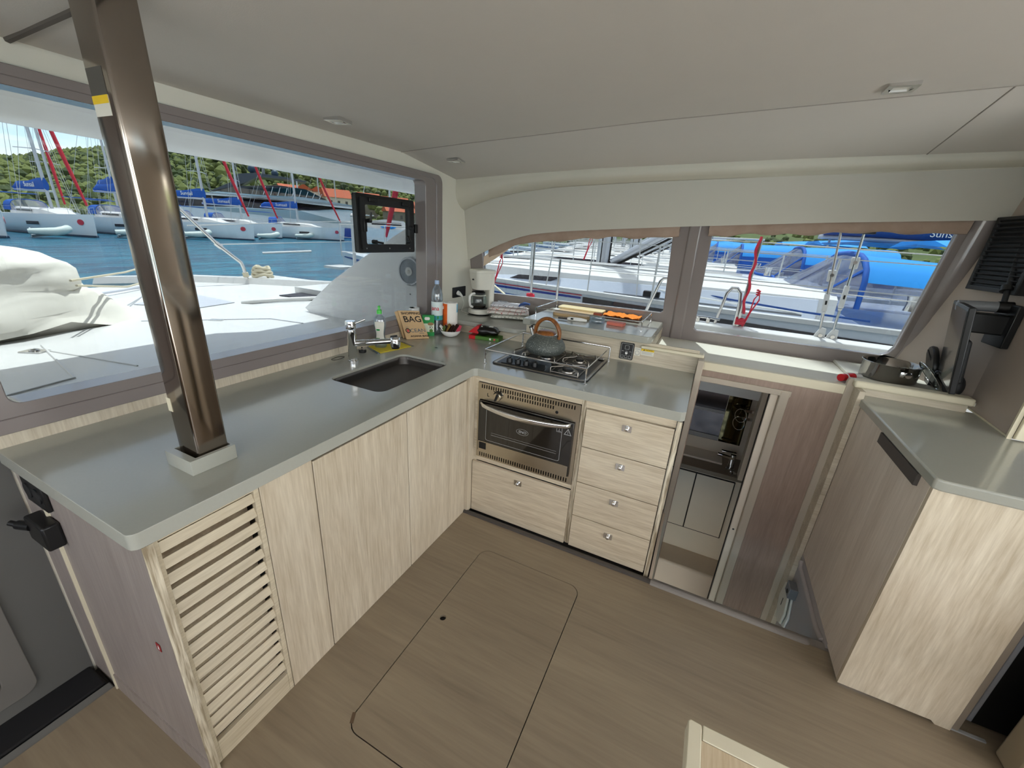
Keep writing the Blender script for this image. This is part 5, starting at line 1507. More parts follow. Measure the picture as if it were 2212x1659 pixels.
# table corner in the near foreground
tb = thing('saloon_table', (1.8, -1.4, 0.70), 'corner of a pale wood table with cream edging at the bottom edge of the view', 'table')
TZ = 0.72
part('table_panel', G().box(1.197, 2.4, -1.95, -1.177, TZ - 0.03, TZ - 0.001), wood('pale_laminate_table', '#dfd0b4', '#b49a76', 'Y', streak=26), tb)
part('side_edging', G().loft([[(1.172, -1.152, z), (1.176, -1.147, z), (1.196, -1.149, z), (1.197, -1.158, z), (1.197, -1.95, z), (1.172, -1.95, z)] for z in (TZ - 0.035, TZ)], caps=True), M['edge'], tb, bevel=0.002)
part('end_edging', G().box(1.198, 2.4, -1.176, -1.147, TZ - 0.035, TZ), M['edge'], tb, bevel=0.002)
part('table_leg', G().box(1.8, 1.9, -1.6, -1.5, 0.0, TZ - 0.03), M['steel'], tb)
part('underframe', G().box(1.20, 2.35, -1.9, -1.20, TZ - 0.05, TZ - 0.03), M['gelin2'], tb)


# ceiling spotlights
def spot(x, y, rot, label, first=None):
    z = ceil_z(x, y)
    t_ = thing('ceiling_light', (x, y, z), label, 'ceiling light', None)
    mr = Matrix.Translation((x, y, z)) @ Matrix.Rotation(R(rot), 4, 'Z')
    s_ = 0.042
    part('bezel', G().plate([(a, b, -0.012) for a, b in rrect(-s_, s_, -s_, s_, 0.004, 3)], [[(a, b, -0.012) for a, b in rrect(-s_ * 0.6, s_ * 0.6, -s_ * 0.6, s_ * 0.6, 0.004, 3)]], (0, 0, 0.013)).xf(mr), M['chrome'], t_, bevel=0.002)
    part('lens', G().box(-s_ * 0.6, s_ * 0.6, -s_ * 0.6, s_ * 0.6, -0.009, -0.002).xf(mr), M['offwhite'], t_)
    return t_


spot(-0.53, -0.31, 10, 'square chrome ceiling light reflecting red and blue, the one nearest the post')
spot(-0.50, 0.555, 0, 'small square chrome ceiling light in the corner above the opening port')
spot(1.47, 0.19, 0, 'square chrome ceiling light on the right above the stairs')

# ================================================================== OUTSIDE: OWN BOAT
struct('coachroof', G().box(-0.80, 4.2, -3.9, 1.12, 2.22, 2.30).box(-0.80, 4.2, 1.05, 1.16, 1.90, 2.24), M['gelcoat'])
ro = G().loft([[Vector((x, y, z)) for x, z in ((-0.80, 2.02), (-1.45, 1.985), (-1.62, 1.905), (-1.78, 1.885), (-1.80, 1.905), (-1.88, 1.905), (-1.89, 1.925), (-1.80, 2.15), (-0.80, 2.30))] for y in (-4.2, 2.3)], caps=True)
struct('roof_overhang', ro, M['gelcoat'], bevel=0.006, smooth=40)
ZD = 0.84
struct('foredeck', G().plate([(-0.83, -4.2, ZD - 0.25), (-0.83, 2.1, ZD - 0.25), (-3.2, 2.1, ZD - 0.25), (-4.6, 2.0, ZD - 0.25), (-4.35, 0.6, ZD - 0.25), (-4.35, -4.2, ZD - 0.25)], [[(-2.90, 0.98, ZD - 0.25), (-2.52, 1.04, ZD - 0.25), (-2.62, 1.62, ZD - 0.25), (-2.95, 1.56, ZD - 0.25)]], (0, 0, 0.25)), M['gelcoat'], bevel=0.01)
struct('window_1_sill', G().box(-0.83, XW - 0.04, -3.6, 0.62, 0.86, 1.005), M['gelcoat'], bevel=0.01)
struct('cockpit_step', G().plate([(-0.84, -4.0, ZD), (-0.84, 0.60, ZD), (-1.28, 0.30, ZD), (-1.95, -0.62, ZD), (-2.15, -1.1, ZD), (-2.2, -4.0, ZD)], [], (0, 0, 0.035)), M['gelcoat'], bevel=0.015, seg=3)
g = G()
g.tube([(-1.20, -1.7, 0.8765), (-1.36, -1.10, 0.8765), (-2.06, -0.98, 0.8765)], 0.006, 6)
g.tube([(-2.02, -1.02, 0.8765), (-1.35, -0.88, 0.8765)], 0.004, 6)
struct('trim_20', g, M['gelcoat'])
fhn = thing('deck_locker_catch', (-1.95, -1.04, 0.876), 'small chrome catch plate on the blue-shaded foredeck, left of the post', 'catch')
part('plate', G().obox((-1.95, -1.04, 0.878), (0.10, 0.06, 0.006), (0, 0, 0.5)), M['inox'], fhn, bevel=0.002)
part('ring', G().tube([(-1.95 + 0.018 * math.cos(a), -1.04 + 0.018 * math.sin(a), 0.884) for a in lin(0, 6, 16)], 0.003, 6), M['inox'], fhn)
dk2 = thing('deck_eye_plate', (-2.25, 0.02, 0.84), 'small square steel plate set in the white foredeck right of the post', 'plate')
part('plate', G().obox((-2.22, -0.02, 0.842), (0.09, 0.05, 0.006), (0, 0, 0.6)), M['inox'], dk2)
struct('trim_21', G().tube([(-2.52, -0.35, ZD), (-2.0, 0.25, ZD + 0.001), (-1.7, 0.30, ZD + 0.001)], 0.005, 6), M['gelgrey'])
# raised gunwale along the far edge and the boarding recess
rings = []
for x, y in ((-4.62, 0.2), (-4.35, 0.9), (-3.83, 1.30), (-3.0, 1.78), (-2.4, 2.04), (-0.8, 2.12)):
    rings.append([Vector((x - 0.10, y + 0.12, 0.72)), Vector((x - 0.10, y + 0.12, 0.90)), Vector((x, y, 0.905)), Vector((x + 0.015, y - 0.03, 0.84))])
struct('gunwale_forward', G().loft(rings, caps=True), M['gelcoat'], smooth=60)
solo('trampoline_net', G().plate([(-2.90, 0.98, 0.838), (-2.46, 1.02, 0.838), (-2.50, 1.62, 0.838), (-2.93, 1.56, 0.838)], [], (0, 0, 0.01)), mat('dark_net', '#3a3a44', 0.8, noise_amt=0.3, noise_scale=30), 'dark net panel let into the foredeck by the coaming', 'net')
struct('deck_recess', G().plate([(-3.55, 0.48, ZD + 0.002), (-2.80, 0.47, ZD + 0.002), (-2.74, 0.12, ZD + 0.002), (-3.2, -0.1, ZD + 0.002)], [], (0, 0, 0.004)), M['gelgrey'])
gn = G().tube([(-2.74, 0.50, ZD + 0.004), (-2.66, 0.55, ZD + 0.02), (-2.60, 0.75, ZD + 0.022), (-2.40, 1.18, ZD + 0.022)], 0.018, 8)
struct('trim_22', gn, M['gelcoat'], smooth=60)
# sloping coaming with loudspeaker
cmg = [(-0.80, 0.78), (-0.80, 1.645), (-1.063, 1.513), (-1.40, 1.325), (-1.744, 1.12), (-2.075, 0.872), (-2.03, 0.842), (-1.9, 0.80)]
struct('coaming', G().plate([(x, 0.62, z) for x, z in cmg], [], (0, 0.5, 0)), mat('polished_white_moulding', '#f3f3f3', 0.25, coat=0.3), bevel=0.01, seg=3)
struct('coaming.001', G().box(-0.80, -0.745, 0.60, 1.2, 0.6, 2.0), M['gelcoat'])
spk = thing('deck_speaker', (-0.915, 0.62, 1.28), 'round grey-white outdoor loudspeaker on the coaming outside the forward window', 'speaker')
sm2 = Matrix.Translation((-0.915, 0.62, 1.283)) @ Matrix.Rotation(R(90), 4, 'X')
part('rim', G().lathe([(0.102, 0.0), (0.103, 0.012), (0.094, 0.024), (0.086, 0.022), (0.084, 0.014)], (0, 0, 0), 40).xf(sm2), mat('speaker_rim', '#e2e5ea', 0.4), spk, smooth=50)
part('grille', G().lathe([(0.085, 0.012), (0.084, 0.017), (0.03, 0.021), (0.028, 0.021)], (0, 0, 0), 40).xf(sm2), mat('grey_grille', '#aab0b8', 0.7, bump=0.6, bump_scale=500), spk, smooth=50)
part('centre_ring', G().lathe([(0.030, 0.018), (0.030, 0.026), (0.022, 0.027)], (0, 0, 0), 28).xf(sm2), M['white'], spk, smooth=50)
part('tweeter', G().lathe([(0.021, 0.020), (0.021, 0.0225), (0.014, 0.0235)], (0, 0, 0), 24).xf(sm2), M['rubber'], spk)
part('dome', G().lathe([(0.014, 0.023), (0.013, 0.027), (0.006, 0.030)], (0, 0, 0), 20).xf(sm2), M['offwhite'], spk, smooth=60)
part('badge', G().obox((-0.915, 0.598, 1.19), (0.028, 0.004, 0.008)), M['greylabel'], spk)
solo('screw_cap', G().tube([(-0.925, 0.6195, 1.12), (-0.925, 0.617, 1.12)], 0.005, 10), M['black'], 'tiny dark screw on the white coaming below the loudspeaker', 'screw')
mg = thing('white_mug', (-0.83, 0.53, 1.005), 'white mug with brown inside standing outside the forward window, behind the paper bag', 'mug')
part('mug_body', G().lathe([(0.030, 1.006), (0.034, 1.010), (0.036, 1.085), (0.034, 1.085), (0.032, 1.015), (0.01, 1.012)], (-0.790, 0.495, -0.03), 28), M['ceramic'], mg, smooth=50)
part('drink', G().lathe([(0.0325, 1.066), (0.031, 1.0665), (0.01, 1.0665)], (-0.790, 0.495, -0.03), 24), mat('brown_drink', '#6d5a44', 0.3), mg)

# canvas-covered bundle
n1, n2 = 40, 22
rings = []
for i in range(n2):
    t = i / (n2 - 1)
    row = []
    for k in range(n1):
        a = 2 * PI * k / n1
        lower = 1.0 if t > 0.42 else 1.0 + 0.30 * ((0.42 - t) / 0.42) ** 1.4
        ry = max(0.02, (1 - t ** 3.6)) ** 0.55
        rx = 0.42 * max(0.02, (1 - t ** 3.6)) ** 0.55
        p = Vector((-2.86 + rx * lower * math.cos(a), -1.50 + ry * lower * 1.02 * math.sin(a), 0.845 + 0.58 * t))
        d = noise.noise_vector(Vector((p.x * 2.2, p.y * 2.2, p.z * 5)))
        d2 = noise.noise_vector(Vector((p.x * 6 + 4, p.y * 3, p.z * 14)))
        row.append(p + 0.07 * d + 0.045 * d2)
    rings.append(row)
solo('canvas_cover', G().loft(rings, caps=True), M['canvasw'], 'rumpled white canvas-covered bundle on the foredeck at the left', 'cover', smooth=80)

# bow rail and loose gear on the foredeck
brr = thing('bow_rail', (-3.835, 1.261, 0.9), 'bent stainless rail tube rising to the left from the foredeck edge', 'rail')
part('tube', G().tube([(-3.835, 1.261, 0.9), (-3.845, 1.25, 1.02), (-3.85, 1.235, 1.08), (-3.95, 1.07, 1.27), (-4.08, 0.87, 1.57), (-4.25, 0.6, 1.95)], 0.019, 12), M['inox'], brr, smooth=60)
part('joint', G().tube([(-3.93, 1.10, 1.235), (-3.96, 1.055, 1.285)], 0.028, 12), M['inox'], brr)
part('lashing', G().tube([(-3.835, 1.261, 0.92), (-3.84, 1.255, 0.97)], 0.032, 10).jitter(0.006, 30), M['rope'], brr)
def coil(c, r_, turns, th, m_, label, tilt=0.0):
    pts_ = []
    for i in range(turns * 20):
        a = 2 * PI * i / 20
        k = i / (turns * 20)
        pts_.append(Vector(c) + Vector((r_ * (1 - 0.35 * k) * math.cos(a) * 0.8, r_ * (1 - 0.35 * k) * math.sin(a), th + k * r_ * 0.95 + 0.012 * math.sin(a * 3.3 + k * 9))) + 0.012 * noise.noise_vector(Vector((i * 0.3, 0, 2))))
    return solo('rope_coil', G().tube(pts_, th, 7), m_, label, 'rope', smooth=60)


coil((-3.86, 1.475, 0.895), 0.115, 5, 0.018, M['rope'], 'heap of coiled beige rope on the foredeck edge')
solo('dock_line', G().tube([(-2.36, -0.70, 1.16), (-3.2, -0.1, 1.10), (-4.6, 0.9, 1.06)], 0.007, 6).tube([(-2.36, -0.68, 1.13), (-3.1, -0.15, 1.0), (-4.3, 0.6, 0.90)], 0.007, 6), M['rope'], 'pale ropes stretched from the canvas bundle to the post over the water', 'rope')
solo('mooring_chain', G().tube([(-3.7, -0.15, 0.87), (-3.85, 0.10, 0.865), (-4.05, 0.38, 0.865)], 0.012, 6).jitter(0.006, 60), M['gelgrey'], 'grey shackles and line lying along the foredeck left of the post', 'chain')
stn = thing('far_stanchion', (-4.96, 4.0, 0.84), 'thin white mooring pole standing right of centre beyond the foredeck', 'pole')
part('pole', G().tube([(-4.96, 4.0, 0.2), (-4.955, 4.003, 1.70)], 0.030, 10), M['gelcoat'], stn)
part('foot', G().box(-5.3, -4.9, 3.6, 3.98, 0.80, 0.84), M['gelcoat'], stn)
part('finial', G().ball((-4.955, 4.003, 1.71), 0.035), M['inox'], stn)
solo('guard_wire', G().tube([(-4.08, 0.87, 1.45), (-4.955, 4.003, 1.62), (-3.4, 5.6, 1.62)], 0.006, 5), M['wire'], 'thin upper guard wire running right from the bow rail', 'wire')
solo('guard_wire', G().tube([(-3.95, 1.07, 1.27), (-4.955, 4.003, 1.27), (-3.4, 5.6, 1.27)], 0.006, 5), M['wire'], 'thin lower guard wire running right from the bow rail', 'wire')
solo('bowsprit_tip', G().tube([(-6.41, 3.23, 0.97), (-5.94, 3.89, 1.03)], 0.022, 8), M['gelcoat'], 'slim white pole end reaching over the water right of the post', 'pole')

# side deck, toe rail, stanchions and rigging ends
struct('side_deck', G().box(-3.0, 3.2, 1.24, 2.12, 0.84, 0.90), M['gelcoat'])
struct('toe_rail', G().loft([[(x, 2.02, 0.90), (x, 2.02, 0.955), (x, 2.10, 0.975), (x, 2.16, 0.96), (x, 2.16, 0.80), (x, 2.02, 0.80)] for x in (-3.0, 3.2)], caps=True), M['gelcoat'], bevel=0.008)
struct('hull_side', G().box(-3.0, 3.6, 2.10, 2.16, -1.4, 0.82), M['gelcoat'])


def stanchion(x, h_, label, lean=0.0, r_=0.0125, y=2.1):
    t_ = thing('stanchion', (x, y, 0.96), label, 'stanchion', None)
    part('post', G().tube([(x, y, 0.96), (x + lean, y, 0.96 + h_)], r_, 12), M['inox'], t_)
    part('base', G().lathe([(0.03, 0.962), (0.03, 0.97), (0.016, 1.0)], (x, y, 0), 14), M['inox'], t_)
    return t_


st1 = stanchion(-0.59, 0.66, 'steel stanchion with red rope at its foot, left of the side window')
st2 = stanchion(-0.31, 0.42, 'short steel stanchion just right of the one with red rope at its foot')
st4 = thing('boarding_hoop', (0.55, 2.1, 0.96), 'bent stainless hoop at the right end of the left side window', 'rail')
part('tube', G().tube([(0.548, 2.1, 0.96), (0.60, 2.1, 1.15), (0.635, 2.1, 1.27), (0.66, 2.1, 1.30), (0.78, 2.1, 1.31), (0.85, 2.1, 1.29), (0.88, 2.1, 1.2), (0.90, 2.1, 0.96)], 0.014, 12), M['inox'], st4, smooth=60)
st5 = thing('boarding_hoop', (1.22, 2.1, 0.96), 'bent stainless hoop left of the red-wrapped post in the right side window', 'rail')
part('tube', G().tube([(1.135, 2.1, 0.96), (1.16, 2.1, 1.12), (1.175, 2.1, 1.23), (1.205, 2.1, 1.275), (1.245, 2.1, 1.275), (1.275, 2.1, 1.24), (1.285, 2.1, 1.16), (1.285, 2.1, 0.96)], 0.013, 12), M['inox'], st5, smooth=60)
st3 = thing('stanchion', (1.31, 2.1, 0.96), 'tall steel stanchion wrapped in red rope in the right side window', 'stanchion')
part('post', G().tube([(1.308, 2.1, 0.955), (1.315, 2.1, 1.30), (1.325, 2.1, 1.665)], 0.0135, 12), M['inox'], st3, smooth=60)
pts = []
for i in range(120):
    t = i / 119
    pts.append((1.310 + 0.014 * t + 0.009 * math.cos(i * 0.16), 2.088 - 0.006 * abs(math.sin(i * 0.1)), 1.68 - 0.60 * t))
part('red_rope', G().tube(pts, 0.010, 6), M['redrope'], st3, smooth=60)
pts = [(1.318 + 0.03 * math.cos(i * 0.9), 2.095 + 0.03 * math.sin(i * 0.9), 0.985 + 0.0022 * i) for i in range(26)]
part('red_knot', G().tube(pts, 0.008, 6), M['redrope'], st3, smooth=60)


def rope_tie(x, y, z0, z1, label, w=0.018, sway=0.05):
    pts_ = [(x - sway, y, z0), (x - sway * 0.4, y, lerp(z0, z1, 0.45)), (x + w, y, lerp(z0, z1, 0.8)), (x + w * 0.6, y, z1), (x - w, y, lerp(z0, z1, 0.82)), (x - sway * 0.5, y, lerp(z0, z1, 0.45)), (x - sway * 1.15, y, z0)]
    g_ = G().tube(pts_, 0.0055, 6)
    kn = [(x + 0.014 * math.cos(i * 1.3), y - 0.004 + 0.012 * math.sin(i * 1.3), z1 - 0.02 + 0.0035 * i) for i in range(14)]
    g_.tube(kn, 0.0055, 6)
    return solo('red_rope', g_, M['redrope'], label, 'rope', smooth=60)


rope_tie(1.40, 2.1, 0.975, 1.255, 'knotted red rope tail hanging right of the red-wrapped stanchion')
rope_tie(-0.96, 2.12, 1.02, 1.36, 'knotted red rope tail hanging by the leftmost guard wire', sway=0.09)
rope_tie(-0.42, 3.5, 1.33, 1.62, 'smaller knotted red rope beyond the first stanchion', sway=0.06)
pts = [(-0.59 + 0.035 * math.cos(i * 0.8), 2.09 + 0.035 * math.sin(i * 0.8), 0.985 + 0.0016 * i) for i in range(24)]
solo('red_rope', G().tube(pts, 0.010, 6), M['redrope'], 'red rope turns round the foot of the left stanchion', 'rope', smooth=60)
cleat = thing('deck_cleat', (1.04, 2.1, 0.975), 'low white steel cleat on the toe rail beside the window mullion', 'cleat')
part('bar', G().tube([(0.93, 2.09, 1.005), (0.98, 2.09, 1.012), (1.10, 2.09, 1.012), (1.17, 2.09, 1.005)], 0.010, 10), M['inox'], cleat)
part('feet', G().box(0.985, 1.015, 2.075, 2.105, 0.965, 1.008).box(1.065, 1.095, 2.075, 2.105, 0.965, 1.008), M['inox'], cleat, bevel=0.004)


def shroud(xb, zb, xt, zt, label, forks):
    y = 2.1
    t_ = thing('rigging_shroud', (xb, y, zb), label, 'rigging')
    L_ = Vector((xt - xb, 0, zt - zb))
    B0 = Vector((xb, y, zb))
    def at(k):
        return B0 + L_ * k
    rot = math.atan2(L_.x, L_.z)
    part('chainplate', G().plate([(xb - 0.045, y - 0.008, zb - 0.02), (xb + 0.04, y - 0.008, zb - 0.02), (xb + 0.032, y - 0.008, zb + 0.085), (xb - 0.005, y - 0.008, zb + 0.095), (xb - 0.03, y - 0.008, zb + 0.04)], [], (0, 0.012, 0)), M['gelcoat'], t_, bevel=0.003)
    part('pin', G().tube([(xb + 0.004, y - 0.018, zb + 0.03), (xb + 0.004, y - 0.008, zb + 0.03)], 0.014, 14), M['inox'], t_)
    part('wire', G().tube([at(forks[2]), at(1.0)], 0.0085, 10), M['inox'], t_)
    part('threaded_stud', G().tube([at(0.10), at(0.30)], 0.010, 10), M['inox'], t_)
    part('turnbuckle', G().obox(at((forks[0] + forks[1]) / 2), (0.034, 0.022, (forks[1] - forks[0]) * L_.length), (0, rot, 0)).tube([at(forks[0] - 0.02), at(forks[0])], 0.014, 10), M['gelcoat'], t_, bevel=0.006)
    part('turnbuckle_slot', G().obox(at((forks[0] + forks[1]) / 2) + Vector((0, -0.0115, 0)), (0.012, 0.002, 0.03), (0, rot, 0)), M['ink'], t_)
    part('stud', G().tube([at(forks[1]), at(forks[2])], 0.010, 10), M['inox'], t_)
    part('toggle_plate', G().obox(at(forks[2] - 0.02), (0.052, 0.014, 0.085), (0, rot, 0)), M['gelcoat'], t_, bevel=0.008)
    part('toggle_bolt', G().tube([at(forks[2] - 0.015) + Vector((0, -0.016, 0)), at(forks[2] - 0.015) + Vector((0, -0.006, 0))], 0.013, 12), M['inox'], t_)
    return t_


shroud(1.885, 0.955, 1.81, 1.78, 'left of two steel rigging shrouds with turnbuckles in the right side window', (0.26, 0.42, 0.60))
shroud(1.965, 0.955, 1.95, 1.76, 'right of two steel rigging shrouds, running up to a black clamp', (0.31, 0.52, 0.74))
solo('rigging_clamp', G().box(1.86, 2.01, 2.06, 2.12, 1.735, 1.795), M['black'], 'black clamp at the top of the right rigging shroud', 'clamp', bevel=0.006)
for i, z in enumerate((1.30, 1.62)):
    solo('guard_wire', G().tube([(-3.2, 2.1, z - 0.06), (-0.31, 2.1, z), (1.32, 2.1, z + 0.02), (3.2, 2.1, z - 0.01)], 0.0045, 6), M['wire'], ('lower' if i == 0 else 'upper') + ' guard wire along the side deck across both side windows', 'wire')

# decks and saloon furniture on the sides the camera has its back to
struct('aft_deck', G().box(4.0, 8.0, -5.0, 2.1, -0.12, -0.04), M['gelcoat'])  # unseen deck, added to bounce sunlight up onto the ceiling
struct('port_deck', G().box(-3.0, 4.0, -6.4, -4.0, 0.75, 0.84), M['gelcoat'])  # also unseen, added for its bounced sunlight
struct('wall_port', G().box(-0.8, 4.0, -3.86, -3.80, -0.1, 1.0), M['woodD'])
struct('wall_aft', G().box(3.9, 3.96, -3.8, -2.7, -0.1, 2.15).box(3.9, 3.96, -0.2, 1.1, -0.1, 2.15), M['edge2'])
st_e = thing('settee', (1.6, -3.4, 0.0), 'long brown settee along the opposite side of the saloon', 'settee')
part('seat', G().box(0.3, 3.4, -3.6, -3.0, 0.0, 0.45), mat('taupe_upholstery', '#6b5a4c', 0.9), st_e, bevel=0.03)
part('backrest', G().box(0.3, 3.4, -3.78, -3.6, 0.40, 0.95), mat('taupe_upholstery_back', '#6b5a4c', 0.9), st_e, bevel=0.03)

# ================================================================== WATER, SHORE AND OTHER BOATS
ZW = -1.20
w = G().box(-900, 700, -700, 900, ZW - 0.5, ZW)
struct('sea', w, M['water'], smooth=0)


def sstep(a, b, x):
    t = min(1, max(0, (x - a) / (b - a)))
    return t * t * (3 - 2 * t)


HT = [(20, 9), (60, 10), (90, 11), (112, 13), (126, 16), (136, 18), (142, 21), (150, 26), (155, 22), (157.4, 18.0), (161.4, 14.0), (164.5, 10.8), (170, 10), (180, 10)]
CAMP = Vector((1.04, -1.785, 1.58))


def hill_h(az, d):
    top = interp(HT, az)
    lo_, hi_ = (105, 215) if az > 149 or az < 120 else (lerp(178, 105, sstep(145, 149, az)), lerp(238, 215, sstep(145, 149, az)))
    base = -1.2 + (top * 1.0 + 1.2) * sstep(lo_, hi_, d) * (d / 200 if d > 200 else 1) + (4.0 * sstep(110, 178, d) * (1 - sstep(178, 238, d)) if 120 <= az <= 149 else 0)
    return base + 1.2 * noise.noise(Vector((az * 0.3, d * 0.03, 0)))


rows = []
for az in lin(30, 182, 90):
    rows.append([CAMP * 0 + Vector((CAMP.x + d * math.cos(R(az)), CAMP.y + d * math.sin(R(az)), hill_h(az, d))) for d in (98, 112, 130, 150, 170, 190, 210, 240)])
g = G().loft(rows, closed_u=False)
nb = len(g.v)
struct('hill', g, mat('scrub_ground', '#5c6a38', 0.95, color2='#2f3f1c', noise_scale=0.12), smooth=60)
# pine wood: a thousand crowns nobody could count
rng = random.Random(3)
gt = G()
ico_v, ico_f = [], []
bm = bmesh.new()
bmesh.ops.create_icosphere(bm, subdivisions=1, radius=1.0)
ico_v = [v.co.copy() for v in bm.verts]
ico_f = [tuple(v.index for v in f.verts) for f in bm.faces]
bm.free()
gt2 = G()
for i in range(8500):
    az = rng.uniform(128, 181) if i < 7000 else rng.uniform(45, 128)
    d = rng.uniform(112, 236)
    if 124 < az < 147 and d < 192 and rng.random() < 0.86:
        continue
    r_ = rng.uniform(0.7, 1.6)
    p = Vector((CAMP.x + d * math.cos(R(az)), CAMP.y + d * math.sin(R(az)), hill_h(az, d) + r_ * 0.45))
    tgt = gt if rng.random() < 0.6 else gt2
    sx_, sz_ = r_ * rng.uniform(0.8, 1.2), r_ * rng.uniform(0.8, 1.35)
    tgt.add([p + Vector((v.x * sx_, v.y * sx_, v.z * sz_)) * (1 + 0.35 * noise.noise(v * 2.1 + p * 0.3)) for v in ico_v], ico_f)
solo('pine_wood', gt, M['leaf'], 'green pine-wooded hillside behind the far boats', 'trees', kind='stuff', smooth=0)
solo('pine_wood', gt2, M['leaf2'], 'darker pines scattered over the hillside behind the far boats', 'trees', kind='stuff', smooth=0)


def house(c, w_, d_, h_, az, label, wallm='housew', rise=1.6):
    c = Vector(c)
    t_ = thing('house', c, label, 'house', 'houses on the far shore')
    m_ = Matrix.Translation(c) @ Matrix.Rotation(R(az), 4, 'Z')
    part('walls', G().box(-w_ / 2, w_ / 2, -d_ / 2, d_ / 2, -6, h_).xf(m_), M[wallm], t_)
    part('roof', G().loft([[Vector((-w_ / 2 - 0.4, -d_ / 2 - 0.4, h_)), Vector((-w_ / 2 - 0.4, d_ / 2 + 0.4, h_)), Vector((-w_ / 2 - 0.4, 0, h_ + rise))], [Vector((w_ / 2 + 0.4, -d_ / 2 - 0.4, h_)), Vector((w_ / 2 + 0.4, d_ / 2 + 0.4, h_)), Vector((w_ / 2 + 0.4, 0, h_ + rise))]], caps=True).xf(m_), M['tile'], t_)
    for k in (-1, 0, 1):
        for sg in (-1, 1):
            part('window', G().box(k * w_ * 0.3 - 0.4, k * w_ * 0.3 + 0.4, sg * d_ / 2 - 0.05, sg * d_ / 2 + 0.05, h_ - 2.2, h_ - 1.0).xf(m_), M['hullwin'], t_)
    return t_


HS = [(142.6, 176, 7.6, 6, 5, 3.4, 'white house with stepped gables and red roof, leftmost of the far houses', 'housew', 2.0),
      (141.0, 172, 7.8, 4.6, 5, 3.6, 'narrow white gabled house just right of the leftmost far house', 'housew', 1.8),
      (139.6, 180, 8.0, 4.6, 5, 3.6, 'narrow white gabled house behind the third red furled sail', 'housew', 1.8),
      (137.6, 168, 5.8, 8.5, 6, 3.8, 'long house with a wide red tile roof, biggest of the far houses', 'housew', 2.8),
      (141.8, 150, 4.6, 6, 5, 2.4, 'low house with a red roof standing below the white gabled houses', 'housew', 1.8),
      (134.0, 186, 8.0, 8, 6, 3.0, 'stone house with red roof above the opening port', 'stone', 2.2),
      (131.0, 170, 5.8, 10, 6, 3.2, 'pale house with a broad red roof, above the right of the opening port', 'housew', 2.6),
      (130.4, 150, 2.6, 9, 6, 3.4, 'grey stone house low on the shore, seen through the opening port', 'stone', 2.0),
      (127.2, 172, 4.8, 8, 6, 3.4, 'red-roofed house at the right edge of the forward window', 'housew', 2.4)]
for az, d, z, w1, d1, h1, lb_, wm, rs_ in HS:
    house((CAMP.x + d * math.cos(R(az)), CAMP.y + d * math.sin(R(az)), z), w1, d1, h1, az - 75 if w1 > 5 else az, lb_, wm, rs_)
for i, (px, py, pz, sx_) in enumerate(((-140, 137, 12, 2.6), (-108, 117, 6.0, 2.0), (-122, 128, 8.0, 2.0), (-112, 150, 9, 2.4))):
    gg = G()
    for k in range(14):
        o_ = Vector((rng.uniform(-1, 1), rng.uniform(-1, 1), rng.uniform(-0.5, 0.8))) * sx_ * 0.6
        gg.add([Vector((px, py, pz)) + o_ + v * sx_ * 0.5 for v in ico_v], ico_f)
    solo('garden_tree', gg, M['leaf'], ('round green tree above the wide-roofed house', 'bright green tree beside the stone house in the opening port', 'small green tree left of the opening port', 'dark green tree at the right edge of the forward window')[i], 'tree', smooth=0)


def hull_geo(L_, B_, zbow, zst, zkeel=ZW - 0.3, n=14, rake=0.25):
    """aft along +x from the bow at x=0"""
    rings_ = []
    for i in range(n):
        t = i / (n - 1)
        wd = B_ / 2 * (1 - (1 - min(1, t / 0.62)) ** 2.1) * (1 if t < 0.62 else 1 - 0.18 * ((t - 0.62) / 0.38) ** 2)
        wd = max(wd, 0.03)
        zd = lerp(zbow, zst, t) - 0.12 * math.sin(PI * t)
        x = t * L_
        k = (1 - t) ** 6 * rake
        ring = []
        for s_ in (-1, 1):
            col_ = [(x, s_ * wd, zd), (x + k * 0.4, s_ * wd * 0.97, lerp(zd, ZW, 0.45)), (x + k, s_ * wd * 0.86, ZW + 0.12), (x + k, s_ * wd * 0.72, ZW - 0.05), (x + k, s_ * wd * 0.1, zkeel)]
            ring += col_ if s_ == -1 else list(reversed(col_))
        rings_.append([Vector(p) for p in ring])
    return G().loft(rings_, closed_u=True, caps=True)


def deck_house(x0, x1, w_, z0, z1, n=8):
    rings_ = []
    for i in range(n):
        t = i / (n - 1)
        x = lerp(x0, x1, t)
        hh = z0 + (z1 - z0) * (sstep(0, 0.35, t))
        ww = w_ / 2 * (0.55 + 0.45 * sstep(0, 0.5, t))
        rings_.append([Vector((x, -ww, z0 - 0.15)), Vector((x, -ww * 0.93, lerp(z0, hh, 0.75))), Vector((x, -ww * 0.75, hh)), Vector((x, ww * 0.75, hh)), Vector((x, ww * 0.93, lerp(z0, hh, 0.75))), Vector((x, ww, z0 - 0.15))])
    return G().loft(rings_, caps=True)


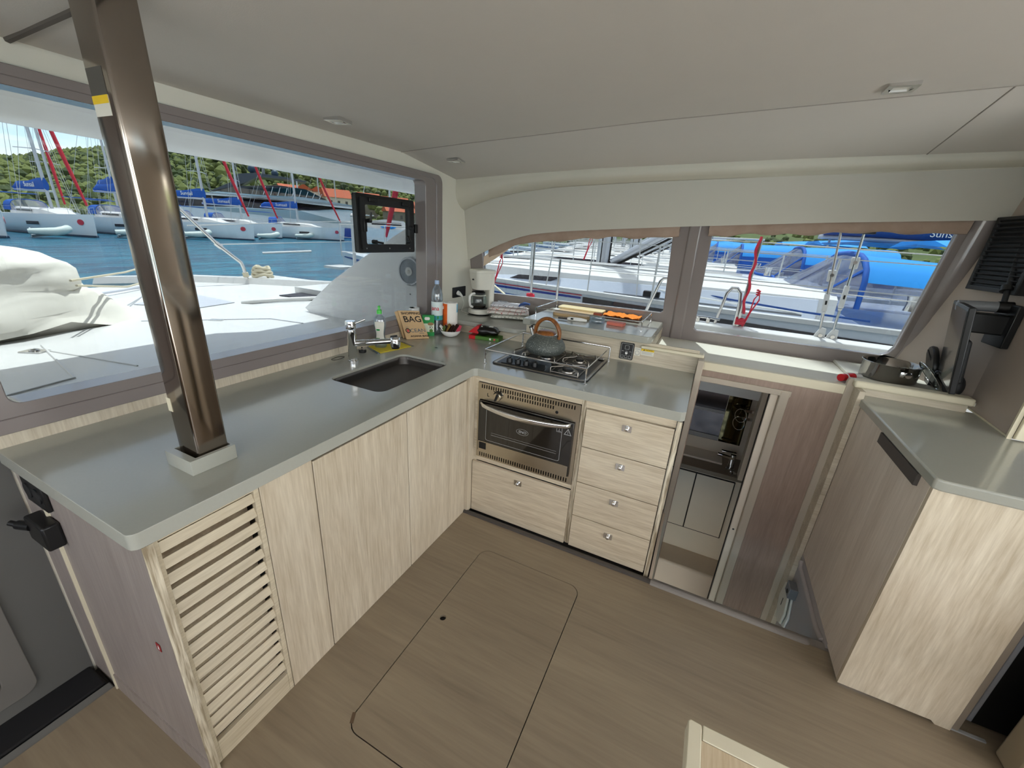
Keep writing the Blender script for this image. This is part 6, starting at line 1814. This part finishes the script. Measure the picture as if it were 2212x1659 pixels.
def hood_parts(par, m_, x0, xp, x1, yc, w_, z0, zp, ze, top='sky', side='blue', flank=None):
    """spray hood: clear raked front and side windows, blue canvas top and borders"""
    def arch(x, wd, zb, zt, n=11):
        o_ = []
        for k in range(n):
            a = PI * k / (n - 1)
            c_ = math.cos(a)
            o_.append(Vector((x, yc - wd / 2 * (abs(c_) ** 0.55) * (1 if c_ > 0 else -1), zb + (zt - zb) * math.sin(a) ** 0.6)))
        return o_
    A = arch(x0 + 0.30, w_ * 0.98, z0, z0 + 0.05)
    A[4].x = A[5].x = A[6].x = x0
    A[3].x = A[7].x = x0 + 0.10
    B_ = arch(xp, w_, z0, zp)
    C_ = arch(x1, w_, z0, ze)
    part('windscreen', G().loft([[p.lerp(q, 0.03) for p, q in zip(A, B_)], [p.lerp(q, 0.95) for p, q in zip(A, B_)]], closed_u=False).xf(m_), M['vinyl'], par, smooth=60)
    part('border', G().tube([B_[k] for k in range(11)], 0.030, 8).tube([A[k] + Vector((0, 0, 0.01)) for k in range(11)], 0.030, 8).xf(m_), M[side], par, smooth=60)
    part('border', G().tube([A[2], B_[2]], 0.022, 6).xf(m_), M[side], par)
    part('border', G().tube([A[8], B_[8]], 0.022, 6).xf(m_), M[side], par)
    D_ = [p.lerp(q, 0.32) for p, q in zip(B_, C_)]
    part('canopy', G().loft([[B_[k] for k in range(1, 10)], [D_[k] for k in range(1, 10)], [C_[k] for k in range(1, 10)]], closed_u=False).xf(m_), M[top], par, smooth=60)
    for ks in ((0, 1), (9, 10)):
        part('side_curtain', G().loft([[B_[k] for k in ks], [D_[k] for k in ks], [C_[k] for k in ks]], closed_u=False).xf(m_), M[flank or side], par, smooth=60)


def cover_geo(x0, x1, z, h_, th=0.22, sag=0.0, mid=0.0):
    rings_ = []
    for i in range(12):
        t = i / 11
        k = h_ * (0.55 + 0.45 * (1 - t)) * (1 if t < 0.93 else 0.6)
        zz = z + sag * t + 0.05 * math.sin(t * 9)
        rings_.append([Vector((lerp(x0, x1, t), th * math.cos(a) * (0.6 if math.sin(a) > 0.3 else 1), zz + k * 0.5 + k * 0.5 * math.sin(a))) for a in lin(0, 2 * PI * 9 / 10, 10)])
    return G().loft(rings_, caps=True)


def sailboat(bow, sdir, L_, mastd, label, cover=True, zboom=2.6, jib=True, hood=True, H=18.0, text_=False, spreaders=True, group='yachts moored across the water', zb=0.85, zs=0.45):
    ang = math.atan2(sdir[1], sdir[0])
    m_ = Matrix.Translation((bow[0], bow[1], 0)) @ Matrix.Rotation(ang, 4, 'Z')
    t_ = thing('sailing_yacht', (bow[0], bow[1], ZW), label, 'sailing yacht', group)
    B_ = L_ * 0.30
    part('hull', hull_geo(L_, B_, zb, zs).xf(m_), M['hullw'], t_, smooth=50)
    part('waterline_band', hull_band(L_, B_, m_), M['antifoul'], t_)
    part('deckhouse', deck_house(L_ * 0.22, L_ * 0.66, B_ * 0.62, lerp(zb, zs, 0.4) - 0.05, lerp(zb, zs, 0.4) + 0.45).xf(m_), M['gelcoat'], t_, smooth=50)
    wn_ = G()
    for s_ in (-1, 1):
        wn_.box(L_ * 0.42, L_ * 0.58, s_ * B_ * 0.31 - 0.02, s_ * B_ * 0.31 + 0.02, lerp(zb, zs, 0.4) + 0.08, lerp(zb, zs, 0.4) + 0.24)
    part('cabin_window', wn_.xf(m_), M['hullwin'], t_)
    for s_ in (-1, 1):
        yw = lambda t: B_ / 2 * (1 - (1 - min(1, t / 0.62)) ** 2.1) * 0.975
        part('hull_window', G().plate([(L_ * 0.33, s_ * yw(0.33), -0.05), (L_ * 0.42, s_ * yw(0.42), -0.08), (L_ * 0.42, s_ * yw(0.42), -0.36), (L_ * 0.33, s_ * yw(0.33), -0.33)], [], (0, s_ * 0.04, 0)).xf(m_), M['hullwin'], t_, smooth=0)
        part('round_emblem', G().plate([(L_ * 0.075 + 0.26 * math.cos(a), s_ * yw(0.075 + 0.26 * math.cos(a) / L_) - s_ * 0.0, 0.10 + 0.26 * math.sin(a)) for a in lin(0, 2 * PI * 11 / 12, 12)], [], (0, s_ * 0.03, 0)).xf(m_), M['redpaint'], t_, smooth=0)
    part('mast', G().tube([(mastd, 0, zb), (mastd + 0.25, 0, H)], 0.14, 8).xf(m_), M['alu'], t_)
    if spreaders:
        part('spreader', G().tube([(mastd + 0.3, -1.3, 6.2), (mastd + 0.1, 0, 6.3), (mastd + 0.3, 1.3, 6.2)], 0.04, 5).xf(m_), M['alu'], t_)
    if jib:
        k = 0.88
        part('furled_jib', G().tube([(0.55, 0, zb + 0.75), (lerp(0.5, mastd, 0.3), 0, lerp(zb, H, 0.3)), (lerp(0.5, mastd, k), 0, lerp(zb, H, k))], [0.10, 0.17, 0.09], 8).xf(m_), M['redsail'], t_, smooth=60)
    st_ = G()
    for a, b in (((0.4, 0, zb), (mastd, 0, H)), ((mastd + 0.4, B_ * 0.46, zb), (mastd + 0.2, 0, H)), ((mastd + 0.4, -B_ * 0.46, zb), (mastd + 0.2, 0, H)), ((mastd + 0.4, B_ * 0.46, zb), (mastd, 0, H * 0.62)), ((mastd + 0.4, -B_ * 0.46, zb), (mastd, 0, H * 0.62)), ((L_ * 0.98, 0.9, zs), (mastd + 0.25, 0, H)), ((L_ * 0.98, -0.9, zs), (mastd + 0.25, 0, H))):
        st_.tube([a, b], 0.018, 4)
    part('stays', st_.xf(m_), M['wire'], t_)
    part('boom', G().tube([(mastd + 0.15, 0, zboom), (mastd + 5.2, 0, zboom + 0.05)], 0.12, 8).xf(m_), M['alu'], t_)
    if cover:
        part('sail_cover', cover_geo(mastd - 0.15, mastd + 5.0, zboom + 0.02, 1.15).xf(m_), M['blue'], t_, smooth=60)
        if text_:
            for s_, xd in ((1, (1, 0, 0)), (-1, (-1, 0, 0))):
                g_ = text_geo('Sunsail', 0.62, (mastd + (0.9 if s_ == 1 else 2.9), -s_ * 0.235, zboom + 0.30), xd, (0, 0, 1), 0.006)
                part('cover_lettering', g_.xf(m_), M['white'], t_, smooth=0)
    if hood:
        z_ = lerp(zb, zs, 0.55) + 0.15
        hood_parts(t_, m_, L_ * 0.58, L_ * 0.64, L_ * 0.72, 0, B_ * 0.62, z_, z_ + 1.05, z_ + 1.0, top='blue')
        part('bimini', G().box(L_ * 0.74, L_ * 0.93, -B_ * 0.34, B_ * 0.34, 2.35, 2.42).xf(m_), M['blue'], t_, bevel=0.03)
    rl = G()
    for s_ in (-1, 1):
        pr2 = []
        for i in range(9):
            t = 0.01 + 0.95 * i / 8
            wy_ = max(0.25, B_ / 2 * (1 - (1 - min(1, t / 0.62)) ** 2.1) * 0.94)
            zd = lerp(zb, zs, t) - 0.1 * math.sin(PI * t)
            pr2.append((t * L_, s_ * wy_, zd + 0.62))
            rl.tube([(t * L_, s_ * wy_, zd), (t * L_, s_ * wy_, zd + 0.62)], 0.014, 4)
        rl.tube(pr2, 0.012, 4)
    part('guard_rails', rl.xf(m_), M['wire'], t_)
    return t_


def hull_band(L_, B_, m_):
    g_ = G()
    for s_ in (-1, 1):
        pts_ = []
        for i in range(12):
            t = i / 11
            wd = max(0.03, B_ / 2 * (1 - (1 - min(1, t / 0.62)) ** 2.1)) * (1 if t < 0.62 else 1 - 0.18 * ((t - 0.62) / 0.38) ** 2)
            k = (1 - t) ** 6 * 0.25
            pts_.append((t * L_ + k - 0.02, s_ * (wd * 0.86 + 0.01), ZW + 0.07))
        g_.tube(pts_, 0.10, 6)
    return g_.xf(m_)


sd1, sd2 = (-0.99, -0.12), (-0.95, -0.31)
sailboat((-49.5, 11.6), sd1, 15, 6.0, 'white yacht whose bow shows at the far left edge of the forward window', cover=True, zboom=3.4)
sailboat((-52.2, 18.1), sd1, 15, 6.0, 'white yacht with grey mast and red furled sail, left of the steel post', zboom=2.7, text_=True)
sailboat((-53.5, 25.6), (-0.97, -0.2), 15, 6.0, 'white yacht with blue hood, its bow hidden behind the steel post', zboom=3.2, jib=False)
sailboat((-51.2, 32.8), sd2, 15, 6.2, 'white yacht with the leftmost grey mast right of the steel post', zboom=3.3, text_=True)
sailboat((-57.0, 40.9), (-0.88, -0.47), 14, 5.6, 'white yacht half hidden between two others, with the clock-like badge on its blue cover', zboom=2.9, text_=True)
sailboat((-53.9, 49.6), (-0.82, -0.57), 15, 7.0, 'white yacht nearest the opening port, rightmost of the row across the water', zboom=3.1, text_=True, spreaders=False)
sailboat((-70.0, 22.5), (-0.97, 0.2), 13, 5.5, 'smaller yacht with dark red furled sail behind the left-hand row', zboom=3.0, cover=False, hood=False)
sailboat((-66.0, 27.5), (-0.97, 0.1), 13, 5.5, 'yacht behind the post with a blue cover showing above its neighbours', zboom=4.2)
sailboat((-97.0, 95.0), (-0.8, -0.6), 12, 5.5, 'yacht with a bare mast beyond the motor yacht bow', zboom=3.2, cover=False, hood=False, jib=False)
sailboat((-106.0, 97.0), (-0.8, -0.6), 12, 5.5, 'yacht with a bare mast left of the opening port', zboom=3.2, cover=False, hood=False, jib=False)


# inflatable tenders between the bows
def dinghy(c, az, label, src=None):
    if src is not None:
        return copy_thing(src, (c[0], c[1], ZW), label, None, R(az))
    t_ = thing('inflatable_dinghy', (0, 0, ZW), label, 'dinghy', 'inflatable dinghies by the yacht bows')
    pts_ = [(-1.15, -0.60, ZW + 0.52), (0.4, -0.62, ZW + 0.54), (0.9, -0.38, ZW + 0.68), (1.15, 0, ZW + 0.80), (0.9, 0.38, ZW + 0.68), (0.4, 0.62, ZW + 0.54), (-1.15, 0.60, ZW + 0.52)]
    part('tube', G().tube(pts_, [0.20, 0.33, 0.33, 0.32, 0.33, 0.33, 0.20], 12), M['rubbergrey'], t_, smooth=70)
    part('floor', G().loft([[(-1.1, -0.5, ZW + 0.25), (-1.1, 0.5, ZW + 0.25), (-1.1, 0, ZW + 0.02)], [(0.9, -0.1, ZW + 0.5), (0.9, 0.1, ZW + 0.5), (0.9, 0, ZW + 0.3)]], caps=True), M['hullw'], t_)
    part('transom', G().box(-1.06, -1.02, -0.45, 0.45, ZW + 0.1, ZW + 0.80), M['hullw'], t_)
    t_.location = (c[0], c[1], ZW)
    t_.rotation_euler = (0, 0, R(az))
    ORG[t_.name] = Vector((c[0], c[1], ZW))
    return t_


d0 = dinghy((-50.6, 14.3), 70, 'pale inflatable dinghy between the two leftmost yachts')
dinghy((-52.8, 20.9), 70, 'pale inflatable dinghy left of the steel post beside the grey-masted yacht', d0)
dinghy((-52.5, 26.8), 60, 'pale inflatable dinghy just right of the steel post', d0)
dinghy((-53.2, 35.8), 50, 'pale inflatable dinghy at the bow of the leftmost-masted yacht', d0)
dinghy((-56.4, 43.9), 45, 'pale inflatable dinghy between the half hidden yacht and the rightmost yacht', d0)

# large motor yacht behind them
my = thing('motor_yacht', (-71.6, 72.7, ZW), 'large white motor yacht with black glass decks and radar domes, behind the yachts', 'motor yacht')
ymx = Matrix.Translation((-71.6, 72.7, -0.474)) @ Matrix(((0.797, 1.027, 0, 0), (1.027, -0.797, 0, 0), (0, 0, 1.3, 0), (0, 0, 0, 1)))


def yslab(prof, w_, taper=9.0, flare=0.0):
    g_ = G().plate([(s_, -w_ / 2, z) for s_, z in prof], [], (0, w_, 0))
    for p in g_.v:
        if p.x > -taper:
            p.y *= max(0.04, (min(1, -p.x / taper if p.x < 0 else 0)) ** 0.6)
    return g_.xf(ymx)


part('hull', yslab([(-26, 2.4), (-22, 2.6), (-18, 2.8), (-14, 2.85), (-10.4, 2.95), (-7.5, 3.25), (-5.0, 3.55), (-2.5, 3.65), (-0.5, 3.75), (-1.5, 1.2), (-2.6, -0.4), (-3.6, -1.4), (-10, -1.4), (-26, -1.4)], 6.0), M['hullw'], my)
part('window_band', yslab([(-26, 4.0), (-17.8, 4.2), (-15.8, 4.3), (-10.3, 4.1), (-7, 3.95), (-3.9, 3.85), (-0.7, 3.8), (-2.4, 3.62), (-5.4, 3.5), (-7.5, 3.2), (-10.4, 2.92), (-14, 2.83), (-18.0, 2.78), (-26, 2.4)], 5.7), M['hullwin'], my)
part('white_deck', yslab([(-26, 4.4), (-21.7, 4.5), (-20.7, 4.7), (-15.8, 4.7), (-10.2, 4.9), (-7.5, 4.8), (-5.3, 4.6), (-2.5, 4.4), (-0.2, 4.2), (-0.6, 3.78), (-4, 3.85), (-7, 3.95), (-10.3, 4.05), (-17.8, 4.2), (-26, 4.0)], 6.1), M['hullw'], my)
part('upper_glass', yslab([(-21.4, 4.6), (-18.7, 5.5), (-16.3, 5.9), (-13.1, 6.3), (-9.2, 6.1), (-6.9, 5.1), (-6.0, 4.8), (-10.2, 4.85), (-15.8, 4.7), (-20.7, 4.65)], 5.0), M['darkglass'], my)
part('hardtop', yslab([(-17.8, 7.35), (-15.6, 7.7), (-12, 7.55), (-8.9, 7.3), (-9.2, 7.1), (-12, 7.25), (-15.4, 7.2), (-17.2, 6.2), (-18.8, 5.5), (-21.4, 4.7), (-21.6, 4.75), (-19.1, 6.0)], 4.6), mat('slate_hardtop', '#3f464f', 0.3), my)
part('hardtop_post', G().box(-10.4, -10.2, -2.0, -1.8, 5.8, 7.3).box(-10.4, -10.2, 1.8, 2.0, 5.8, 7.3).xf(ymx), M['hullw'], my)
part('radar_dome', G().ball((-16.2, 0, 8.3), 0.55, 16, 10).xf(ymx), M['antifoul'], my, smooth=80)
part('radar_dome', G().ball((-13.2, 0, 8.05), 0.5, 16, 10).xf(ymx), M['antifoul'], my, smooth=80)
part('radar_mast', G().box(-14.9, -14.5, -0.1, 0.1, 7.5, 8.7).xf(ymx), M['bracket'], my)
g = G()
for i in range(9):
    s_ = -15 + i * 0.95
    for yy in (-2.53, 2.53):
        g.tube([(s_, yy, 4.8), (s_ + 0.45, yy, 6.0 - 0.1 * max(0, i - 4))], 0.05, 4)
part('glass_frames', g.xf(ymx), M['hullw'], my)
part('bathing_deck', G().box(-9, -7, -3.01, -2.98, 1.9, 2.15).xf(ymx), M['hullwin'], my)

# catamaran and blue-hulled boat seen through the opening port
ct = thing('catamaran', (-45, 50.5, ZW), 'white catamaran with a blue dinghy on deck, seen through the opening port', 'catamaran')
cmx = Matrix.Translation((-47.0, 52.8, 0)) @ Matrix.Rotation(math.atan2(0.72, 0.69), 4, 'Z')
part('hull', G().loft([[Vector((x, y + w_, z)) for y, z in ((-0.5, 1.1), (0.5, 1.1), (0.4, -1.4), (-0.4, -1.4))] for x, w_ in ((-5, 0), (0, 0), (5, 0.0))], caps=True).xf(cmx), M['hullw'], ct)
part('hull', G().box(-5, 5, 4.0, 5.0, -1.4, 1.1).xf(cmx), M['hullw'], ct)
part('bridge_deck', G().box(-4.5, 4.0, 0.3, 4.5, 0.3, 1.2).xf(cmx), M['gelcoat'], ct)
part('cabin', G().loft([[Vector((x, y, z)) for y, z in ((0.4, 1.2), (0.7, h_), (3.8, h_), (4.1, 1.2))] for x, h_ in ((-3.6, 2.1), (-1, 2.5), (2.0, 2.4), (3.2, 1.4))], caps=True).xf(cmx), M['gelcoat'], ct, smooth=40)
part('cabin_window', G().box(-3.0, 1.6, 0.42, 0.5, 1.45, 2.05).xf(cmx), M['hullwin'], ct)
part('bimini', G().box(-5.0, -2.6, 0.4, 4.1, 2.9, 3.0).xf(cmx), M['gelcoat'], ct, bevel=0.03)
part('mast', G().tube([(0, 2.2, 2.3), (0.2, 2.2, 16)], 0.15, 8).xf(cmx), M['alu'], ct)
part('blue_dinghy', G().ball((-0.5, 0.0, 1.4), (1.2, 0.3, 0.28), 12, 8).xf(cmx), M['sky'], ct, smooth=70)
bb = thing('motor_boat', (-64, 62, ZW), 'low boat with a blue hull at the left edge of the opening port', 'motor boat')
bmx = Matrix.Translation((-64.2, 61.2, 0)) @ Matrix.Rotation(math.atan2(0.72, 0.69), 4, 'Z')
part('hull', G().box(-3, 6, -1.2, 1.2, -1.4, 0.6).xf(bmx), M['bluepaint'], bb, bevel=0.1)
part('cabin', G().box(-2, 4, -1.0, 1.0, 0.6, 1.9).xf(bmx), M['gelcoat'], bb, bevel=0.15)
rj = thing('red_furled_sail', (-29.2, 31.6, ZW), 'big red furled sail on its forestay, nearest one, crossing the opening port', 'furled sail')
part('sail', G().tube([(-29.15, 31.68, 0.5), (-28.9, 31.85, 1.8), (-28.3, 32.3, 4.7), (-27.6, 32.9, 8.0)], [0.10, 0.22, 0.27, 0.25], 12), M['redsail'], rj, smooth=60)
part('forestay', G().tube([(-29.25, 31.6, ZW + 0.2), (-29.15, 31.68, 0.5)], 0.03, 6), M['inox'], rj)
part('bow_platform', G().box(-29.9, -28.7, 31.0, 32.2, ZW - 0.2, ZW + 0.3), M['hullw'], rj)


# ---------------------------------------------------------------- the marina berth on the window side
def berth(yc, B_, bowx, L_, mastx, hoodx, label, group=None, H=17, zb=1.0, zs=0.8, hz=0.65, top='sky', vang=True, ztop=None, biminix=None, cover=False, flank=None, hlen=2.3, hdrop=0.05):
    """yacht lying alongside, bow towards -x"""
    m_ = Matrix.Translation((bowx, yc, 0))
    t_ = thing('sailing_yacht', (bowx + L_ / 2, yc, ZW), label, 'sailing yacht', group)
    part('hull', hull_geo(L_, B_, zb, zs, n=20).xf(m_), M['hullg'], t_, smooth=50)
    zc = lerp(zb, zs, 0.4)
    part('deckhouse', deck_house(L_ * 0.12, L_ * 0.62, B_ * 0.60, zc - 0.12, zc + 0.22, 12).xf(m_), M['gelcoat'], t_, smooth=50)
    for s_ in ((-1, 1) if flank is None else ()):
        part('cabin_window', G().plate([(bowx + L_ * 0.30, yc + s_ * B_ * 0.285, zc + 0.02), (bowx + L_ * 0.33, yc + s_ * B_ * 0.275, zc + 0.13), (bowx + L_ * 0.47, yc + s_ * B_ * 0.275, zc + 0.14), (bowx + L_ * 0.50, yc + s_ * B_ * 0.285, zc + 0.03)], [], (0, s_ * 0.02, 0)), M['hullwin'], t_)
    for s_ in (-1, 1):
        rb2 = []
        for t in lin(0.01, 0.98, 24):
            wd = max(0.03, B_ / 2 * (1 - (1 - min(1, t / 0.62)) ** 2.1)) * (1 if t < 0.62 else 1 - 0.18 * ((t - 0.62) / 0.38) ** 2)
            rb2.append((bowx + t * L_, yc + s_ * wd, lerp(zb, zs, t) - 0.12 * math.sin(PI * t) - 0.10))
        part('rubbing_stripe', G().tube(rb2, 0.022, 6), M['navy'], t_)
    for hx in (0.20, 0.29, 0.40):
        part('deck_hatch', G().box(bowx + L_ * hx, bowx + L_ * hx + 0.5, yc - 0.26, yc + 0.26, zc + (0.10 if hx < 0.25 else 0.19), zc + (0.15 if hx < 0.25 else 0.245)), M['hullwin'], t_, bevel=0.02)
    for s_ in (-1, 1):
        part('handrail', G().tube([(bowx + L_ * 0.28, yc + s_ * B_ * 0.22, zc + 0.28), (bowx + L_ * 0.55, yc + s_ * B_ * 0.22, zc + 0.31)], 0.015, 6), M['inox'], t_)
        part('winch', G().lathe([(0.07, zc + 0.0), (0.06, zc + 0.08), (0.075, zc + 0.16)], (bowx + L_ * 0.66, yc + s_ * B_ * 0.34, 0.12), 14), M['inox'], t_)
    g_ = G()
    g_.tube([(mastx, yc, zc + 0.1), (mastx - 0.05, yc, H)], 0.11, 14)
    part('mast', g_, M['alu'], t_)
    part('mast_track', G().tube([(mastx + 0.112, yc - 0.03, zc + 0.2), (mastx + 0.06, yc - 0.03, H)], 0.012, 6).tube([(mastx - 0.02, yc - 0.112, zc + 0.2), (mastx - 0.05, yc - 0.112, H)], 0.008, 6), M['ink'], t_)
    if vang:
        part('boom_vang', G().tube([(mastx + 0.15, yc, zc + 0.28), (mastx + 2.0, yc, zc + 1.45)], [0.06, 0.075], 12), M['alu'], t_)
        part('vang_line', G().tube([(mastx + 0.15, yc - 0.02, zc + 0.20), (mastx + 2.1, yc, zc + 1.36)], 0.018, 6), M['ink'], t_)
        part('mast_foot', G().ball((mastx, yc, zc + 0.16), (0.26, 0.2, 0.10), 12, 6).jitter(0.03, 9), M['black_soft'], t_)
    part('boom', G().tube([(mastx + 0.15, yc, 2.55), (mastx + 5.0, yc, 2.60)], 0.10, 8), M['alu'], t_)
    if hoodx is not None:
        hood_parts(t_, Matrix.Identity(4), hoodx, hoodx + 0.75, hoodx + hlen, yc, B_ * 0.52, zc + 0.05, zc + hz, zc + hz + hdrop, top=top, flank=flank)
    if biminix is not None:
        part('bimini', G().loft([[Vector((x, yc - B_ * 0.36, z - 0.12)), Vector((x, yc - B_ * 0.2, z)), Vector((x, yc + B_ * 0.2, z)), Vector((x, yc + B_ * 0.36, z - 0.12)), Vector((x, yc, z - 0.06))] for x, z in ((biminix, 1.95), (biminix + 1.2, 2.05), (biminix + 2.6, 2.0))], caps=True), M['sky'], t_, smooth=50)
    if cover:
        part('sail_cover', G().loft([[Vector((x, yc + 0.2 * math.cos(a), z + h_ * math.sin(a))) for a in lin(0, 2 * PI * 9 / 10, 10)] for x, z, h_ in ((mastx + 0.1, 2.5, 0.36), (mastx + 3, 2.48, 0.30), (mastx + 5, 2.46, 0.22))], caps=True), M['navy'], t_, smooth=60)
    rl = G()
    for s_ in (-1, 1):
        for zo in (0.32, 0.6):
            rl.tube([(bowx + L_ * t, yc + s_ * max(0.3, B_ / 2 * (1 - (1 - min(1, t / 0.62)) ** 2.1) * 0.95), lerp(zb, zs, t) + zo) for t in lin(0.02, 0.95, 12)], 0.007, 4)
        for t in lin(0.02, 0.95, 9):
            yy = yc + s_ * max(0.3, B_ / 2 * (1 - (1 - min(1, t / 0.62)) ** 2.1) * 0.95)
            zz = lerp(zb, zs, t) - 0.08
            rl.tube([(bowx + L_ * t, yy, zz), (bowx + L_ * t, yy, zz + 0.68)], 0.012, 6)
    part('guard_rails', rl, M['wire'], t_)
    st_ = G()
    for a, b in (((bowx + 0.3, yc, zb), (mastx, yc, H)), ((mastx + 0.3, yc - B_ * 0.45, zc), (mastx, yc, H)), ((mastx + 0.3, yc + B_ * 0.45, zc), (mastx, yc, H)), ((mastx - 0.3, yc - B_ * 0.43, zc), (mastx, yc, H * 0.5)), ((mastx + 0.9, yc - B_ * 0.43, zc), (mastx, yc, H * 0.5))):
        st_.tube([a, b], 0.008, 5)
    part('stays', st_, M['wire'], t_)
    return t_


bA = berth(5.25, 4.1, -6.6, 14.5, -0.66, 1.85, 'white yacht lying alongside with stripes and dark hull windows, nearest outside the side windows', zb=0.98, zs=0.93, hz=0.66, flank='vinyl', hlen=2.5, hdrop=-0.10)
# deck-edge detail of the nearest yacht (its near topside lies at y = 3.2)
def near_y(x):
    t = (x + 6.6) / 14.5
    return 5.25 - 4.1 / 2 * (1 - (1 - min(1, t / 0.62)) ** 2.1) * (1 if t < 0.62 else 1 - 0.18 * ((t - 0.62) / 0.38) ** 2)


def strip(x0, x1, zt0, zt1, zb0, zb1, off=0.012, n=10):
    g_ = G()
    r_ = []
    for x in lin(x0, x1, n):
        k = (x - x0) / (x1 - x0)
        a, b = lerp(zt0, zt1, k), lerp(zb0, zb1, k)
        y = near_y(x)
        r_.append([Vector((x, y - off, a)), Vector((x, y - off + 0.004, b)), Vector((x, y + 0.08, b)), Vector((x, y + 0.08, a))])
    return g_.loft(r_, caps=True)


part('hull_side_white', strip(-5.2, 6.0, 0.93, 0.90, 0.2, 0.2, 0.004, 24), M['hullg'], bA, smooth=50)
part('red_stripe', strip(-3.8, -0.42, 0.90, 0.905, 0.885, 0.893), M['redpaint'], bA)
part('blue_stripe', strip(-3.8, -0.43, 0.868, 0.878, 0.835, 0.852), M['bluepaint'], bA)
part('hull_window', strip(-0.40, 0.70, 0.882, 0.87, 0.80, 0.80, 0.014), M['hullwin'], bA)
part('hull_window', strip(0.95, 3.4, 0.858, 0.80, 0.79, 0.72, 0.014), M['hullwin'], bA)
part('toe_rail', strip(-5.2, 6.0, 0.975, 0.945, 0.93, 0.90, 0.03, 24), M['gelcoat'], bA, smooth=50)
part('cabin_window', G().plate([(-1.80, 4.02, 0.935), (-1.62, 4.02, 1.01), (-0.95, 4.02, 1.03), (-1.12, 4.02, 0.95)], [], (0, 0.03, 0)), M['hullwin'], bA)
part('coachroof_side', G().loft([[Vector((x, 3.95, 0.85)), Vector((x, 4.06, z)), Vector((x, 6.4, z)), Vector((x, 6.5, 0.85))] for x, z in ((-2.8, 0.90), (-1.6, 1.0), (-0.2, 1.04), (2.2, 1.08))], caps=True), mat('bluish_shade_deck', '#c3cad6', 0.5), bA, smooth=40)  # bluish shade of the side facing the window put into the colour
part('deck_hardware', G().box(0.25, 0.9, 4.35, 4.42, 1.07, 1.11).box(0.1, 0.2, 4.3, 4.5, 1.07, 1.15).box(-0.1, 2.0, 4.22, 4.25, 1.06, 1.085), M['black'], bA)
for x_, c_ in ((0.9, 'white'), (1.5, 'navy')):
    part('sheet', G().tube([(x_ - 0.8, 4.1, 1.03), (x_ - 0.2, 4.0, 0.985), (x_ + 0.5, 3.75, 0.965), (x_ + 1.1, 3.6, 0.96)], 0.012, 6), M[c_], bA, smooth=60)
part('genoa_track', G().box(-0.2, 2.0, 3.60, 3.62, 0.93, 0.952), M['bracket'], bA)
part('genoa_car', G().box(0.3, 0.5, 3.57, 3.67, 0.95, 1.02), M['black'], bA, bevel=0.01)
part('deck_cushion', G().box(-3.6, -2.4, 3.9, 5.6, 0.93, 0.97), M['gelgrey'], bA, bevel=0.02)
part('mooring_line', G().tube([(-1.9, 3.45, 0.98), (-1.2, 2.8, 0.85), (-0.5, 2.2, 0.96)], 0.014, 6), M['rope'], bA, smooth=60)
part('horseshoe_buoy', G().tube([(3.05, 3.55, 1.03), (3.4, 3.50, 1.04), (3.4, 3.7, 1.05), (3.05, 3.75, 1.05)], 0.05, 10), M['white'], bA, smooth=60)
berth(9.6, 4.0, -7.2, 14.0, -0.95, 1.9, 'second yacht out with a clear-fronted blue spray hood', zb=1.0, zs=0.95, hz=0.72, biminix=4.6)
berth(14.2, 4.0, -8.0, 14.0, -1.2, 0.95, 'third yacht out with blue hood, between the mullion and the red-wrapped post', zb=1.0, zs=0.95, hz=0.75, biminix=3.6)
bD = berth(18.8, 4.0, -9.0, 14.0, -2.4, 0.2, 'fourth yacht out, its dark blue cover crossing the top right of the window', zb=1.0, zs=1.0, hz=0.8, biminix=3.2)
berth(23.5, 4.0, -10.0, 14.0, -4.0, -0.6, 'fifth yacht out, a white hull among rigging behind the nearer masts', zb=1.1, zs=1.0, hz=0.8, vang=False)
berth(28.5, 4.0, -11.0, 14.0, -5.0, -1.5, 'sixth yacht out, small behind the rigging', zb=1.2, zs=1.0, hz=0.8, vang=False)
for k, (xx, yy) in enumerate(((-5.0, 33.8), (-7.5, 39.0), (-10.0, 44.2), (0.5, 49.4), (-3.0, 54.6))):
    copy_thing(bD, (xx, yy, ZW), ('small far yacht with pale hull behind the nearer masts', 'far yacht with blue canopy, mid distance beyond the side window', 'tiny far yacht among the masts at the left of the side window', 'far yacht with blue canopy beyond the right side window', 'farthest yacht beyond the right side window')[k])
bc = thing('boom_with_cover', (5.3, 13.0, 2.2), 'long dark blue boom cover with white lettering at the top right of the side window', 'sail cover')
part('cover', G().loft([[Vector((x, 13.0 + 0.2 * math.cos(a), z + h_ * math.sin(a))) for a in lin(0, 2 * PI * 11 / 12, 12)] for x, z, h_ in ((3.6, 2.20, 0.10), (4.6, 2.24, 0.14), (6.4, 2.26, 0.18), (8.2, 2.22, 0.20))], caps=True), M['navy'], bc, smooth=60)
part('lettering', text_geo('Sunsail', 0.24, (5.80, 12.78, 2.17), (1, 0, 0), (0, 0, 1), 0.004), M['white'], bc, smooth=0)
part('boom_spar', G().tube([(3.5, 13.0, 2.05), (8.4, 13.0, 2.02)], 0.06, 8), M['alu'], bc)
part('support_strut', G().tube([(3.8, 13.4, 0.9), (3.8, 13.05, 2.05)], 0.03, 6), M['alu'], bc)
